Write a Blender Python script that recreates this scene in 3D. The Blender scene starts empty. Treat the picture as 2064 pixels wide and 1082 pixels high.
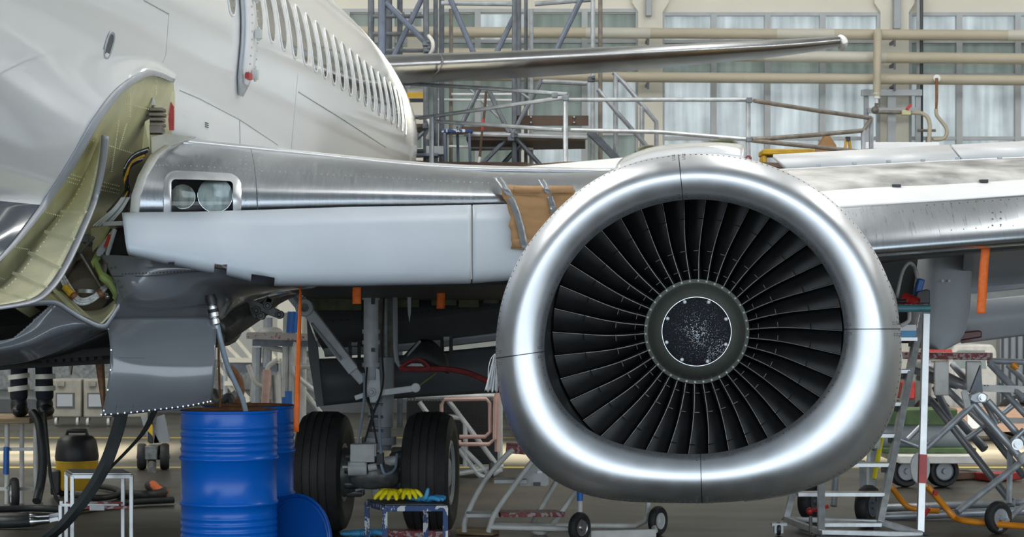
import bpy, bmesh, math, random
import numpy as np
from mathutils import Vector, Matrix
random.seed(7)
V = Vector
PI = math.pi
C = bpy.context.scene.collection
F, CX, VH, CAMH = 4000.0, 1032.0, 640.0, 1.73

def P(u, v, Y):
    """the point at distance Y from the camera that lies on picture column u and row v"""
    return V(((u - CX) / F * Y, Y, CAMH + (VH - v) / F * Y))
def px(n, Y):
    return n * Y / F
def floor_y(v):
    return CAMH * F / (v - VH)

# ---------------------------------------------------------------- materials
def nd(nt, t, **kw):
    n = nt.nodes.new(t)
    for k, v in kw.items():
        setattr(n, k, v)
    return n
def mat(name, col, rough=.5, metal=0., var=.12, scale=6., stretch=(1, 1, 1), bump=0., bscale=40., coat=0., rvar=0., spec=.5, col2=None, thr=None, detail=4.):
    m = bpy.data.materials.new(name); m.use_nodes = True
    nt = m.node_tree; b = nt.nodes['Principled BSDF']; L = nt.links.new
    tc = nd(nt, 'ShaderNodeTexCoord'); mp = nd(nt, 'ShaderNodeMapping'); mp.inputs['Scale'].default_value = stretch
    L(tc.outputs['Object'], mp.inputs['Vector'])
    nz = nd(nt, 'ShaderNodeTexNoise'); nz.inputs['Scale'].default_value = scale; nz.inputs['Detail'].default_value = detail
    L(mp.outputs[0], nz.inputs['Vector'])
    rp = nd(nt, 'ShaderNodeValToRGB')
    c1 = tuple(max(0, c * (1 - var)) for c in col) + (1,)
    c2 = (tuple(min(1, c * (1 + var)) for c in col) if col2 is None else tuple(col2)) + (1,)
    if thr is not None:
        rp.color_ramp.elements[0].position = thr - .015; rp.color_ramp.elements[1].position = thr + .015
    else:
        rp.color_ramp.elements[0].position = .3; rp.color_ramp.elements[1].position = .7
    rp.color_ramp.elements[0].color = c1; rp.color_ramp.elements[1].color = c2
    L(nz.outputs['Fac'], rp.inputs['Fac']); L(rp.outputs['Color'], b.inputs['Base Color'])
    b.inputs['Roughness'].default_value = rough; b.inputs['Metallic'].default_value = metal
    b.inputs['Coat Weight'].default_value = coat; b.inputs['Coat Roughness'].default_value = .08
    b.inputs['Specular IOR Level'].default_value = spec
    if rvar:
        mr = nd(nt, 'ShaderNodeMapRange'); mr.inputs['To Min'].default_value = max(0.02, rough - rvar); mr.inputs['To Max'].default_value = rough + rvar
        mr.inputs['From Min'].default_value = .3; mr.inputs['From Max'].default_value = .7
        L(nz.outputs['Fac'], mr.inputs['Value']); L(mr.outputs[0], b.inputs['Roughness'])
    if bump:
        n2 = nd(nt, 'ShaderNodeTexNoise'); n2.inputs['Scale'].default_value = bscale; n2.inputs['Detail'].default_value = 2
        L(mp.outputs[0], n2.inputs['Vector'])
        bp = nd(nt, 'ShaderNodeBump'); bp.inputs['Strength'].default_value = bump; bp.inputs['Distance'].default_value = .02
        L(n2.outputs['Fac'], bp.inputs['Height']); L(bp.outputs[0], b.inputs['Normal'])
    return m

M = {}
M['white'] = mat('white_gloss_paint', (.86, .87, .87), .16, 0, .02, 2, bump=.10, bscale=1.3, stretch=(.5, .5, 2.2), coat=.5)
M['white_flat'] = mat('white_paint', (.80, .81, .82), .35, 0, .03, 3)
M['alu_lip'] = mat('satin_nacelle_aluminium', (.62, .64, .67), .40, .92, .04, 9, rvar=.04)
M['alu'] = mat('brushed_wing_aluminium', (.44, .475, .515), .32, .97, .06, 7, stretch=(12, 1, .5), rvar=.03, detail=2)
M['slat'] = mat('scuffed_slat_aluminium', (.47, .505, .545), .29, .97, .05, 7, stretch=(12, 1, .5), rvar=.018, detail=2)
M['stab'] = mat('stabilizer_aluminium', (.44, .46, .48), .34, 1, .06, 3, rvar=.04)
M['pgrey'] = mat('pale_panel_paint', (.56, .58, .60), .4, 0, .03, 3)
M['kgrey'] = mat('pale_blue_grey_paint', (.56, .615, .68), .38, 0, .03, 3)
M['bgrey'] = mat('gloss_grey_belly_paint', (.165, .178, .197), .17, 0, .06, 2, coat=.6, bump=.06, bscale=1.6)
M['mgrey'] = mat('mid_grey_paint', (.36, .385, .41), .4, 0, .06, 3)
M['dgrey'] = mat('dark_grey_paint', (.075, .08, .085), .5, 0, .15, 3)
M['skin'] = mat('weathered_wing_skin', (.42, .42, .41), .45, .3, .45, 6, stretch=(.6, 1, 1), rvar=.1, detail=8)
M['chrom'] = mat('zinc_chromate_primer', (.56, .54, .31), .42, 0, .16, 5, rvar=.08)
M['cream'] = mat('pale_primer', (.78, .74, .49), .45, 0, .12, 7)
M['green'] = mat('green_primer', (.28, .36, .10), .5, 0, .2, 6)
M['edge'] = mat('grey_edge_strip', (.42, .44, .47), .4, .2, .08, 8)
M['black'] = mat('black_fittings', (.018, .018, .02), .45, 0, .2, 8)
M['void'] = mat('dark_bay', (.02, .02, .018), .7, 0, .4, 6)  # near-black standing in for shade in bays, hollows and under the belly
M['duct'] = mat('titanium_duct', (.20, .175, .15), .4, .5, .25, 8)
M['rubber'] = mat('tyre_rubber', (.022, .021, .021), .62, 0, .25, 14, bump=.1, bscale=60)
M['hubw'] = mat('wheel_hub_paint', (.50, .52, .53), .4, 0, .08, 8)
M['gear'] = mat('landing_gear_grey', (.72, .75, .77), .38, 0, .1, 12)
M['gearm'] = mat('greasy_gear_metal', (.16, .165, .16), .42, .4, .35, 18)
M['steel'] = mat('bare_steel', (.55, .56, .57), .28, 1, .1, 20)
M['galv'] = mat('galvanised_tube', (.40, .425, .455), .42, .45, .2, 9, rvar=.1)
M['galvd'] = mat('dark_steel_tube', (.13, .145, .165), .45, .4, .25, 9)
M['galvb'] = mat('weathered_brown_tube', (.20, .175, .15), .5, .3, .3, 9)
M['bluepost'] = mat('slate_blue_steel', (.13, .155, .205), .5, .2, .2, 6)
M['drum'] = mat('blue_drum_enamel', (.0, .105, .50), .26, 0, .05, 4, spec=.35)
M['lidblue'] = mat('satin_blue_enamel', (.001, .065, .30), .42, 0, .05, 4)
M['rust'] = mat('rusty_rim', (.22, .10, .04), .55, .2, .3, 25)
M['orange'] = mat('orange_ribbon', (.95, .16, .01), .55, 0, .15, 30)
M['orangep'] = mat('orange_enamel', (.72, .25, .015), .35, 0, .15, 8)
M['red'] = mat('red_paint', (.45, .025, .02), .4, 0, .2, 12)
M['redw'] = mat('worn_red_paint', (.30, .055, .06), .55, 0, .2, 34, col2=(.40, .34, .34), thr=.53)
M['palew'] = mat('worn_pale_paint', (.46, .42, .40), .55, 0, .1, 24, col2=(.30, .07, .07), thr=.62)
M['hosered'] = mat('worn_red_rubber', (.26, .035, .035), .5, 0, .25, 20)
M['dred'] = mat('dark_red_hose', (.24, .02, .02), .45, 0, .3, 10)
M['brownred'] = mat('dark_red_fairing', (.10, .018, .015), .4, 0, .15, 8)
M['chip'] = mat('chipped_blue_paint', (.01, .05, .18), .5, 0, .1, 26, col2=(.60, .61, .61), thr=.53, stretch=(1, 1, .6))
M['yellow'] = mat('yellow_rubber', (.78, .66, .01), .4, 0, .08, 8, bump=.05)
M['yellowp'] = mat('yellow_paint', (.55, .33, .015), .5, 0, .15, 8)
M['blueg'] = mat('light_blue_rubber', (.06, .32, .60), .4, 0, .08, 8)
M['bluep'] = mat('bright_blue_paint', (.02, .14, .48), .4, 0, .1, 8)
M['teal'] = mat('teal_tube', (.10, .28, .32), .4, 0, .15, 9)
M['card'] = mat('cardboard', (.33, .19, .085), .8, 0, .14, 5, stretch=(1, 1, 4))
M['tape'] = mat('silver_duct_tape', (.22, .24, .26), .38, .5, .12, 14, bump=.2, bscale=16)
M['cloth'] = mat('white_rag', (.86, .87, .88), .9, 0, .03, 10, bump=.2, bscale=30)
M['wood'] = mat('timber', (.26, .18, .10), .7, 0, .3, 5, stretch=(1, 1, 9))
M['dboard'] = mat('dark_brown_board', (.085, .05, .032), .6, 0, .2, 5)
M['pinkp'] = mat('salmon_paint', (.55, .36, .31), .45, 0, .12, 9)
M['lgrey'] = mat('light_grey_paint', (.52, .53, .52), .45, 0, .12, 10)
M['wpaint'] = mat('off_white_steel', (.62, .61, .57), .45, 0, .14, 8)
M['aluw'] = mat('ladder_aluminium', (.62, .63, .63), .38, .6, .15, 14, rvar=.08)
M['hoseg'] = mat('grey_blue_hose', (.27, .33, .40), .3, 0, .08, 20)
M['hoseb'] = mat('black_rubber_hose', (.016, .02, .02), .55, 0, .2, 12)
M['pipe'] = mat('cream_pipe_lagging', (.47, .42, .32), .55, 0, .07, 2.2, stretch=(.3, 1, 1))
M['pipe2'] = mat('pale_pipe_lagging', (.54, .52, .45), .55, 0, .1, 2.2, stretch=(.3, 1, 1))
M['dcream'] = mat('shaded_cream_paint', (.30, .285, .24), .6, 0, .15, 6)  # cream paint darkened, the shade under the fuselage put into the colour
M['wall'] = mat('cream_wall_paint', (.70, .67, .58), .7, 0, .06, .8)
M['wallg'] = mat('grey_wall_panel', (.42, .43, .40), .7, 0, .08, .8)
M['frame'] = mat('grey_window_frame', (.42, .44, .45), .5, 0, .08, 3)
M['tan'] = mat('tan_panel', (.50, .32, .23), .6, 0, .06, 4)
M['navy'] = mat('navy_trousers', (.012, .014, .022), .8, 0, .3, 12, bump=.3, bscale=14)
M['reflect'] = mat('reflective_tape', (.80, .76, .66), .4, .1, .1, 20)
M['skin_h'] = mat('skin', (.55, .35, .26), .5, 0, .06, 20)
M['hair'] = mat('dark_hair', (.02, .015, .012), .6, 0, .2, 30)
M['wire'] = mat('wire_insulation', (.55, .56, .55), .4, 0, .5, 40)
M['wirey'] = mat('amber_wire_sleeve', (.62, .36, .03), .4, 0, .25, 40)
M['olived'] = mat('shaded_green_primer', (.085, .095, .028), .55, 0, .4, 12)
M['olive'] = mat('olive_machine_paint', (.06, .11, .035), .55, 0, .3, 7)
M['roof'] = mat('roof_sheet', (.33, .34, .35), .7, 0, .1, .5)
M['spinner'] = mat('dark_olive_spinner_paint', (.13, .14, .12), .5, 0, .08, 30, spec=.4)
M['blade'] = mat('dark_fan_blade', (.018, .018, .019), .42, .2, .35, 9, spec=.4)
M['bladeedge'] = mat('worn_blade_edge', (.34, .32, .30), .4, .5, .3, 12)
M['ductw'] = mat('dark_duct_liner', (.035, .036, .038), .4, 0, .2, 10)
M['mirror'] = mat('lamp_reflector', (.9, .9, .88), .06, 1, .02, 5)

def glass(name, col=(.9, .95, .97), rough=.02):
    m = bpy.data.materials.new(name); m.use_nodes = True
    nt = m.node_tree; out = nt.nodes['Material Output']; nt.nodes.remove(nt.nodes['Principled BSDF'])
    g = nd(nt, 'ShaderNodeBsdfGlossy'); g.inputs['Roughness'].default_value = rough
    t = nd(nt, 'ShaderNodeBsdfTransparent'); t.inputs['Color'].default_value = col + (1,)
    fr = nd(nt, 'ShaderNodeFresnel'); fr.inputs['IOR'].default_value = 1.5
    mx = nd(nt, 'ShaderNodeMixShader'); L = nt.links.new
    L(fr.outputs[0], mx.inputs[0]); L(t.outputs[0], mx.inputs[1]); L(g.outputs[0], mx.inputs[2]); L(mx.outputs[0], out.inputs['Surface'])
    return m
M['glass'] = glass('clear_glass')
M['lens'] = mat('ribbed_lamp_lens', (.62, .66, .62), .12, 0, .3, 26, stretch=(1, 1, .3), coat=.6)
M['lensd'] = mat('amber_grey_lamp_lens', (.30, .29, .24), .10, 0, .5, 22, stretch=(1, 1, .3), coat=.6)
M['cabinglass'] = mat('dark_cabin_glass', (.07, .07, .06), .07, 0, .5, 10, coat=.5)

def pane_mat(name, tint, lo, hi, emit):
    """frosted, dirt-streaked hangar glazing lit by the daylight outside"""
    m = bpy.data.materials.new(name); m.use_nodes = True
    nt = m.node_tree; b = nt.nodes['Principled BSDF']; L = nt.links.new
    tc = nd(nt, 'ShaderNodeTexCoord'); mp = nd(nt, 'ShaderNodeMapping'); mp.inputs['Scale'].default_value = (3.2, 1, .22)
    L(tc.outputs['Object'], mp.inputs['Vector'])
    n1 = nd(nt, 'ShaderNodeTexNoise'); n1.inputs['Scale'].default_value = 2.2; n1.inputs['Detail'].default_value = 6; L(mp.outputs[0], n1.inputs['Vector'])
    n2 = nd(nt, 'ShaderNodeTexNoise'); n2.inputs['Scale'].default_value = 1.1; n2.inputs['Detail'].default_value = 4; L(tc.outputs['Object'], n2.inputs['Vector'])
    mu = nd(nt, 'ShaderNodeMath', operation='ADD'); L(n1.outputs['Fac'], mu.inputs[0]); L(n2.outputs['Fac'], mu.inputs[1])
    rp = nd(nt, 'ShaderNodeValToRGB'); e = rp.color_ramp.elements
    e[0].position = .72; e[1].position = 1.28
    e[0].color = tuple(c * lo for c in tint) + (1,); e[1].color = tuple(c * hi for c in tint) + (1,)
    rp2 = nd(nt, 'ShaderNodeMapRange'); rp2.inputs['From Min'].default_value = 0; rp2.inputs['From Max'].default_value = 2
    L(mu.outputs[0], rp2.inputs['Value'])
    e[0].position = .36; e[1].position = .64
    L(rp2.outputs[0], rp.inputs['Fac'])
    L(rp.outputs['Color'], b.inputs['Emission Color']); b.inputs['Emission Strength'].default_value = emit
    b.inputs['Base Color'].default_value = tuple(c * .25 for c in tint) + (1,); b.inputs['Roughness'].default_value = .25
    return m
M['pane'] = pane_mat('frosted_pane', (.80, .92, .96), .30, 1.0, .50)
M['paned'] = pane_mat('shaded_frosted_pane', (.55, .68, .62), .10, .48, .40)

def speckle_mat():
    m = bpy.data.materials.new('speckled_black_cap'); m.use_nodes = True
    nt = m.node_tree; b = nt.nodes['Principled BSDF']; L = nt.links.new
    tc = nd(nt, 'ShaderNodeTexCoord')
    vo = nd(nt, 'ShaderNodeTexVoronoi'); vo.inputs['Scale'].default_value = 240; L(tc.outputs['Object'], vo.inputs['Vector'])
    nz = nd(nt, 'ShaderNodeTexNoise'); nz.inputs['Scale'].default_value = 9; nz.inputs['Detail'].default_value = 3; L(tc.outputs['Object'], nz.inputs['Vector'])
    wn = nd(nt, 'ShaderNodeSeparateColor'); L(vo.outputs['Color'], wn.inputs[0])
    th = nd(nt, 'ShaderNodeMath', operation='MULTIPLY'); L(nz.outputs['Fac'], th.inputs[0]); th.inputs[1].default_value = .62
    t2 = nd(nt, 'ShaderNodeMath', operation='MULTIPLY'); L(th.outputs[0], t2.inputs[0]); L(wn.outputs[0], t2.inputs[1])
    lt = nd(nt, 'ShaderNodeMath', operation='LESS_THAN'); L(vo.outputs['Distance'], lt.inputs[0]); L(t2.outputs[0], lt.inputs[1])
    gt = nd(nt, 'ShaderNodeMath', operation='GREATER_THAN'); L(wn.outputs[1], gt.inputs[0]); gt.inputs[1].default_value = .12
    mm = nd(nt, 'ShaderNodeMath', operation='MULTIPLY'); L(lt.outputs[0], mm.inputs[0]); L(gt.outputs[0], mm.inputs[1])
    mx = nd(nt, 'ShaderNodeMix', data_type='RGBA'); L(mm.outputs[0], mx.inputs[0])
    mx.inputs[6].default_value = (.006, .007, .010, 1); mx.inputs[7].default_value = (.75, .78, .85, 1)
    L(mx.outputs[2], b.inputs['Base Color']); b.inputs['Roughness'].default_value = .6; b.inputs['Specular IOR Level'].default_value = .15
    return m
M['speck'] = speckle_mat()

def two_tone(name, c_hi, c_lo, z, rough):
    """paint with a colour change along a level line, as airliners have"""
    m = mat(name, c_hi, rough, 0, .02, 2, bump=.10, bscale=1.3, stretch=(.5, .5, 2.2), coat=.5)
    nt = m.node_tree; b = nt.nodes['Principled BSDF']; L = nt.links.new
    g = nd(nt, 'ShaderNodeNewGeometry'); s = nd(nt, 'ShaderNodeSeparateXYZ'); L(g.outputs['Position'], s.inputs[0])
    gt = nd(nt, 'ShaderNodeMath', operation='GREATER_THAN'); L(s.outputs['Z'], gt.inputs[0]); gt.inputs[1].default_value = z
    mx = nd(nt, 'ShaderNodeMix', data_type='RGBA'); L(gt.outputs[0], mx.inputs[0])
    mx.inputs[6].default_value = tuple(c_lo) + (1,); mx.inputs[7].default_value = tuple(c_hi) + (1,)
    L(mx.outputs[2], b.inputs['Base Color'])
    return m
M['livery'] = two_tone('two_tone_fuselage_paint', (.86, .87, .87), (.085, .105, .13), CAMH + (VH - 421) / F * 11.8, .16)

def floor_mat():
    m = mat('worn_concrete_floor', (.042, .037, .026), .42, 0, .28, .9, rvar=.14, bump=.02, bscale=8, stretch=(.35, 1, 1))
    nt = m.node_tree; b = nt.nodes['Principled BSDF']; L = nt.links.new
    src = b.inputs['Base Color'].links[0].from_socket
    g = nd(nt, 'ShaderNodeNewGeometry'); s = nd(nt, 'ShaderNodeSeparateXYZ'); L(g.outputs['Position'], s.inputs[0])
    fac = None
    for y0, w in ((22.95, .09), (28.6, .09)):
        sb = nd(nt, 'ShaderNodeMath', operation='SUBTRACT'); L(s.outputs['Y'], sb.inputs[0]); sb.inputs[1].default_value = y0
        ab = nd(nt, 'ShaderNodeMath', operation='ABSOLUTE'); L(sb.outputs[0], ab.inputs[0])
        lt = nd(nt, 'ShaderNodeMath', operation='LESS_THAN'); L(ab.outputs[0], lt.inputs[0]); lt.inputs[1].default_value = w
        if fac is None: fac = lt
        else:
            ad = nd(nt, 'ShaderNodeMath', operation='MAXIMUM'); L(fac.outputs[0], ad.inputs[0]); L(lt.outputs[0], ad.inputs[1]); fac = ad
    mx = nd(nt, 'ShaderNodeMix', data_type='RGBA'); L(fac.outputs[0], mx.inputs[0]); L(src, mx.inputs[6]); mx.inputs[7].default_value = (.50, .38, .05, 1)
    L(mx.outputs[2], b.inputs['Base Color'])
    return m
M['floor'] = floor_mat()

def hazard_mat():
    m = bpy.data.materials.new('yellow_black_hazard_stripes'); m.use_nodes = True
    nt = m.node_tree; b = nt.nodes['Principled BSDF']; L = nt.links.new
    tc = nd(nt, 'ShaderNodeTexCoord'); w = nd(nt, 'ShaderNodeTexWave'); w.inputs['Scale'].default_value = 2.6; w.bands_direction = 'DIAGONAL'
    L(tc.outputs['Object'], w.inputs['Vector'])
    gt = nd(nt, 'ShaderNodeMath', operation='GREATER_THAN'); L(w.outputs['Fac'], gt.inputs[0]); gt.inputs[1].default_value = .5
    mx = nd(nt, 'ShaderNodeMix', data_type='RGBA'); L(gt.outputs[0], mx.inputs[0]); mx.inputs[6].default_value = (.02, .02, .02, 1); mx.inputs[7].default_value = (.8, .5, .02, 1)
    L(mx.outputs[2], b.inputs['Base Color']); b.inputs['Roughness'].default_value = .5
    return m
M['hazard'] = hazard_mat()

# ---------------------------------------------------------------- mesh building
class MB:
    def __init__(s): s.v = []; s.f = []; s.m = []
    def add(s, vs, fs, m=0):
        b = len(s.v); s.v += [V(x) for x in vs]; s.f += [tuple(b + i for i in f) for f in fs]; s.m += [m] * len(fs); return s
    def box(s, c, size, R=None, m=0):
        x, y, z = (k / 2 for k in size); c = V(c)
        vs = [V((a * x, b_ * y, d * z)) for a in (-1, 1) for b_ in (-1, 1) for d in (-1, 1)]
        if R is not None: vs = [R @ k for k in vs]
        return s.add([c + k for k in vs], [(0, 1, 3, 2), (4, 6, 7, 5), (0, 4, 5, 1), (2, 3, 7, 6), (0, 2, 6, 4), (1, 5, 7, 3)], m)
    def bar(s, p, q, w, h, up=(0, 0, 1), m=0):
        p, q = V(p), V(q); d = (q - p); L = d.length; d.normalize(); up = V(up)
        sd = d.cross(up)
        if sd.length < 1e-4: sd = d.cross(V((0, 1, 0)))
        sd.normalize(); u2 = sd.cross(d)
        R = Matrix((sd, d, u2)).transposed()
        return s.box((p + q) / 2, (w, L, h), R, m)
    def tube(s, pts, r, n=10, m=0, cap=True):
        pts = [V(p) for p in pts]; k = len(pts); rs = r if isinstance(r, (list, tuple)) else [r] * k
        t = [(pts[min(i + 1, k - 1)] - pts[max(i - 1, 0)]).normalized() for i in range(k)]
        a = t[0].orthogonal().normalized(); vs = []; fs = []
        for i in range(k):
            a = (a - t[i] * a.dot(t[i])).normalized(); b = t[i].cross(a)
            vs += [pts[i] + (a * math.cos(2 * PI * j / n) + b * math.sin(2 * PI * j / n)) * rs[i] for j in range(n)]
        for i in range(k - 1):
            fs += [(i * n + j, i * n + (j + 1) % n, (i + 1) * n + (j + 1) % n, (i + 1) * n + j) for j in range(n)]
        if cap: fs += [tuple(range(n))[::-1], tuple((k - 1) * n + j for j in range(n))]
        return s.add(vs, fs, m)
    def lathe(s, o, ax, prof, n=32, m=0, cap=(True, True), ref=None, arc=None):
        o = V(o); ax = V(ax).normalized(); a = (V(ref) if ref is not None else ax.orthogonal()); a = (a - ax * a.dot(ax)).normalized(); b = ax.cross(a)
        vs = []; fs = []; k = len(prof)
        for d, r in prof:
            vs += [o + ax * d + (a * math.cos(2 * PI * j / n) + b * math.sin(2 * PI * j / n)) * r for j in range(n)]
        for i in range(k - 1):
            fs += [(i * n + j, i * n + (j + 1) % n, (i + 1) * n + (j + 1) % n, (i + 1) * n + j) for j in range(n)]
        if cap[0]: fs.append(tuple(range(n))[::-1])
        if cap[1]: fs.append(tuple((k - 1) * n + j for j in range(n)))
        return s.add(vs, fs, m)
    def grid(s, rows, m=0, drop=None, wrap=False):
        nr, nc = len(rows), len(rows[0]); fs = []
        for i in range(nr - 1):
            for j in range(nc if wrap else nc - 1):
                if drop and drop(i, j): continue
                fs.append((i * nc + j, i * nc + (j + 1) % nc, (i + 1) * nc + (j + 1) % nc, (i + 1) * nc + j))
        return s.add([p for r in rows for p in r], fs, m)
    def prism(s, poly, vec, m=0):
        poly = [V(p) for p in poly]; n = len(poly); vec = V(vec)
        return s.add(poly + [p + vec for p in poly], [tuple(range(n)), tuple(n + i for i in range(n))[::-1]] + [(i, n + i, n + (i + 1) % n, (i + 1) % n) for i in range(n)], m)
    def ball(s, c, r, n=10, m=0, sc=(1, 1, 1)):
        c = V(c); vs = []; fs = []
        for i in range(n + 1):
            th = PI * i / n
            vs += [c + V((math.sin(th) * math.cos(2 * PI * j / n) * r * sc[0], math.sin(th) * math.sin(2 * PI * j / n) * r * sc[1], math.cos(th) * r * sc[2])) for j in range(n)]
        for i in range(n):
            fs += [(i * n + j, (i + 1) * n + j, (i + 1) * n + (j + 1) % n, i * n + (j + 1) % n) for j in range(n)]
        return s.add(vs, fs, m)
    def mesh(s, name, mats, off, smooth):
        me = bpy.data.meshes.new(name)
        me.from_pydata([tuple(p - off) for p in s.v], [], s.f)
        for k in mats: me.materials.append(M[k])
        for p, mi in zip(me.polygons, s.m): p.material_index = mi
        bm = bmesh.new(); bm.from_mesh(me)
        bmesh.ops.remove_doubles(bm, verts=bm.verts, dist=1e-6)
        bmesh.ops.recalc_face_normals(bm, faces=bm.faces); bm.to_mesh(me); bm.free()
        if smooth:
            for p in me.polygons: p.use_smooth = True
            me.set_sharp_from_angle(angle=math.radians(smooth))
        return me
    def build(s, name, mats, parent=None, smooth=40, solid=None, bevel=None, soff=0., label=None, sub=0):
        mats = [mats] if isinstance(mats, str) else mats
        if parent is None:
            lo = [min(p[i] for p in s.v) for i in range(3)]; hi = [max(p[i] for p in s.v) for i in range(3)]
            off = V(((lo[0] + hi[0]) / 2, (lo[1] + hi[1]) / 2, lo[2]))
        else:
            r = parent
            while r.parent: r = r.parent
            off = r.location.copy()
        o = bpy.data.objects.new(name, s.mesh(name, mats, off, smooth)); C.objects.link(o)
        if parent is None: o.location = off
        else: o.parent = parent
        if solid:
            md = o.modifiers.new('solid', 'SOLIDIFY'); md.thickness = solid; md.offset = soff
        if bevel:
            md = o.modifiers.new('bevel', 'BEVEL'); md.width = bevel; md.segments = 2; md.limit_method = 'ANGLE'
        if sub:
            md = o.modifiers.new('sub', 'SUBSURF'); md.levels = sub; md.render_levels = sub
        if label: o['label'] = label
        return o

def tag(o, label, cat, group=None, kind=None):
    o['label'] = label; o['category'] = cat
    if group: o['group'] = group
    if kind: o['kind'] = kind
    return o
def thing(name, label, cat, loc, group=None):
    o = bpy.data.objects.new(name, None); C.objects.link(o); o.location = loc; o.empty_display_size = .2
    return tag(o, label, cat, group)
def struct(name, mb, mats, parent=None, **kw):
    o = mb.build(name, mats, parent, **kw)
    if parent is None: o['kind'] = 'structure'
    return o

def cr(p, t):
    """Catmull-Rom through the list p, t in 0..len-1"""
    n = len(p); i = min(int(t), n - 2); f = t - i
    a, b, c, d = p[max(i - 1, 0)], p[i], p[i + 1], p[min(i + 2, n - 1)]
    return .5 * ((2 * b) + (c - a) * f + (2 * a - 5 * b + 4 * c - d) * f * f + (3 * b - a - 3 * c + d) * f ** 3)
def curve(pts, n):
    pts = [np.array(p, float) for p in pts]; m = len(pts) - 1
    return [V(cr(pts, m * i / n)) for i in range(n + 1)]
def patch(rows, nu=16, nv=8):
    """smooth surface through rows of (u, v, Y)"""
    R = [[np.array(P(*c)) for c in r] for r in rows]
    Rr = [[cr(r, (len(r) - 1) * i / nu) for i in range(nu + 1)] for r in R]
    return [[V(cr([q[i] for q in Rr], (len(R) - 1) * j / nv)) for i in range(nu + 1)] for j in range(nv + 1)]
def ext(rows, k=3.2):
    """carry each row on towards the wing tip"""
    return [list(r) + [tuple(b + (b - a) * k for a, b in zip(r[-2], r[-1]))] for r in rows]
def lin(x, xs, ys):
    return float(np.interp(x, xs, ys))
def pt(*a):
    return [P(*k) for k in a]
# ================================================================ the airliner
AV = V(((1370 - CX) / F, 1, 0)).normalized()          # fore-aft axis
OV = V((AV.y, -AV.x, 0))                               # outboard, towards the left wing tip
UP = V((0, 0, 1))
def A(lat, t, z):
    return OV * lat + AV * t + UP * (CAMH + z)
HLAT, HZ, HR = -4.98, 2.14, 1.786
GEARP = P(757, 640, 16.0)
jet = thing('airliner', 'white twin-engined airliner with opened panels and a bare metal engine inlet, parked in the hangar', 'airplane', (GEARP.x, GEARP.y, 0))

def hullray(u, v, off=0.):
    d = V(((u - CX) / F, 1, (VH - v) / F)); o_, z_ = d.dot(OV), d.z; R = HR + off
    a = o_ * o_ + z_ * z_; b = o_ * HLAT + z_ * HZ; c = HLAT ** 2 + HZ ** 2 - R * R
    t = (b - math.sqrt(max(b * b - a * c, 0))) / a
    if z_ * t < HZ:      # the lower lobe is deeper
        q = z_ / 1.1; h = HZ / 1.1
        a = o_ * o_ + q * q; b = o_ * HLAT + q * h; c = HLAT ** 2 + h * h - R * R
        t = (b - math.sqrt(max(b * b - a * c, 0))) / a
    return d * t + V((0, 0, CAMH))
def Yh(u, v, off=0.):
    return hullray(u, min(v, 400), off).y
def sect(t):
    if t < 22.:
        k = min(1, max(0, (t - 1.2) / 4.)); s = math.sqrt(1 - (1 - k) ** 2)
        return max(HR * s, .05), HZ - .5 * (1 - s)
    k = (t - 22.) / 12.
    return HR * (1 - k ** 1.6 * .88), HZ + k ** 1.5 * 1.1
fus = MB(); rows = []
for t in [1.2, 1.5, 2, 2.6, 3.4, 4.4, 5.4] + [5.4 + .4 * i for i in range(1, 42)] + [22.4 + .6 * i for i in range(20)]:
    R, zc = sect(t); r = []
    for j in range(96):
        th = 2 * PI * j / 96; z = math.sin(th) * R
        r.append(A(HLAT + math.cos(th) * R, t, zc + (z if z > 0 else z * 1.10)))
    rows.append(r)
fus.grid(rows, wrap=True); fus.add(rows[0], [tuple(range(96))]); fus.add(rows[-1], [tuple(range(96))])
fuselage = fus.build('fuselage', 'livery', jet, smooth=60)

def onhull(t, z, off=0.):
    R, zc = sect(t); R += off; dz = z - zc
    if dz < 0: dz /= 1.10
    return A(HLAT + math.sqrt(max(R * R - dz * dz, 0)), t, z)
# cabin windows: a metal ring and a dark pane each
WZ0, WZ1 = 2.17, 2.67
def ring_at(t, zc, ht, hz, off, n=20):
    out = []
    for i in range(n):
        th = 2 * PI * i / n; c, s = math.cos(th), math.sin(th)
        e = lambda x: math.copysign(abs(x) ** .75, x)
        out.append(onhull(t + e(c) * ht, zc + e(s) * hz, off))
    return out
for k in range(-2, 19):
    if k == -1: continue
    t = 14.92 + .466 * k; zc = (WZ0 + WZ1) / 2
    mb = MB(); mb.grid([ring_at(t, zc, .142, .268, .001), ring_at(t, zc, .138, .263, .010), ring_at(t, zc, .128, .250, .010), ring_at(t, zc, .124, .244, .001)], wrap=True)
    w = mb.build('cabin_window', 'white_flat', jet)
    pm = MB(); pm.grid([ring_at(t, zc, .126 * q, .248 * q, .006) for q in (1, .8, .6, .4, .2, .02)], wrap=True); pm.build('pane', 'cabinglass', w, smooth=60)
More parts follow.
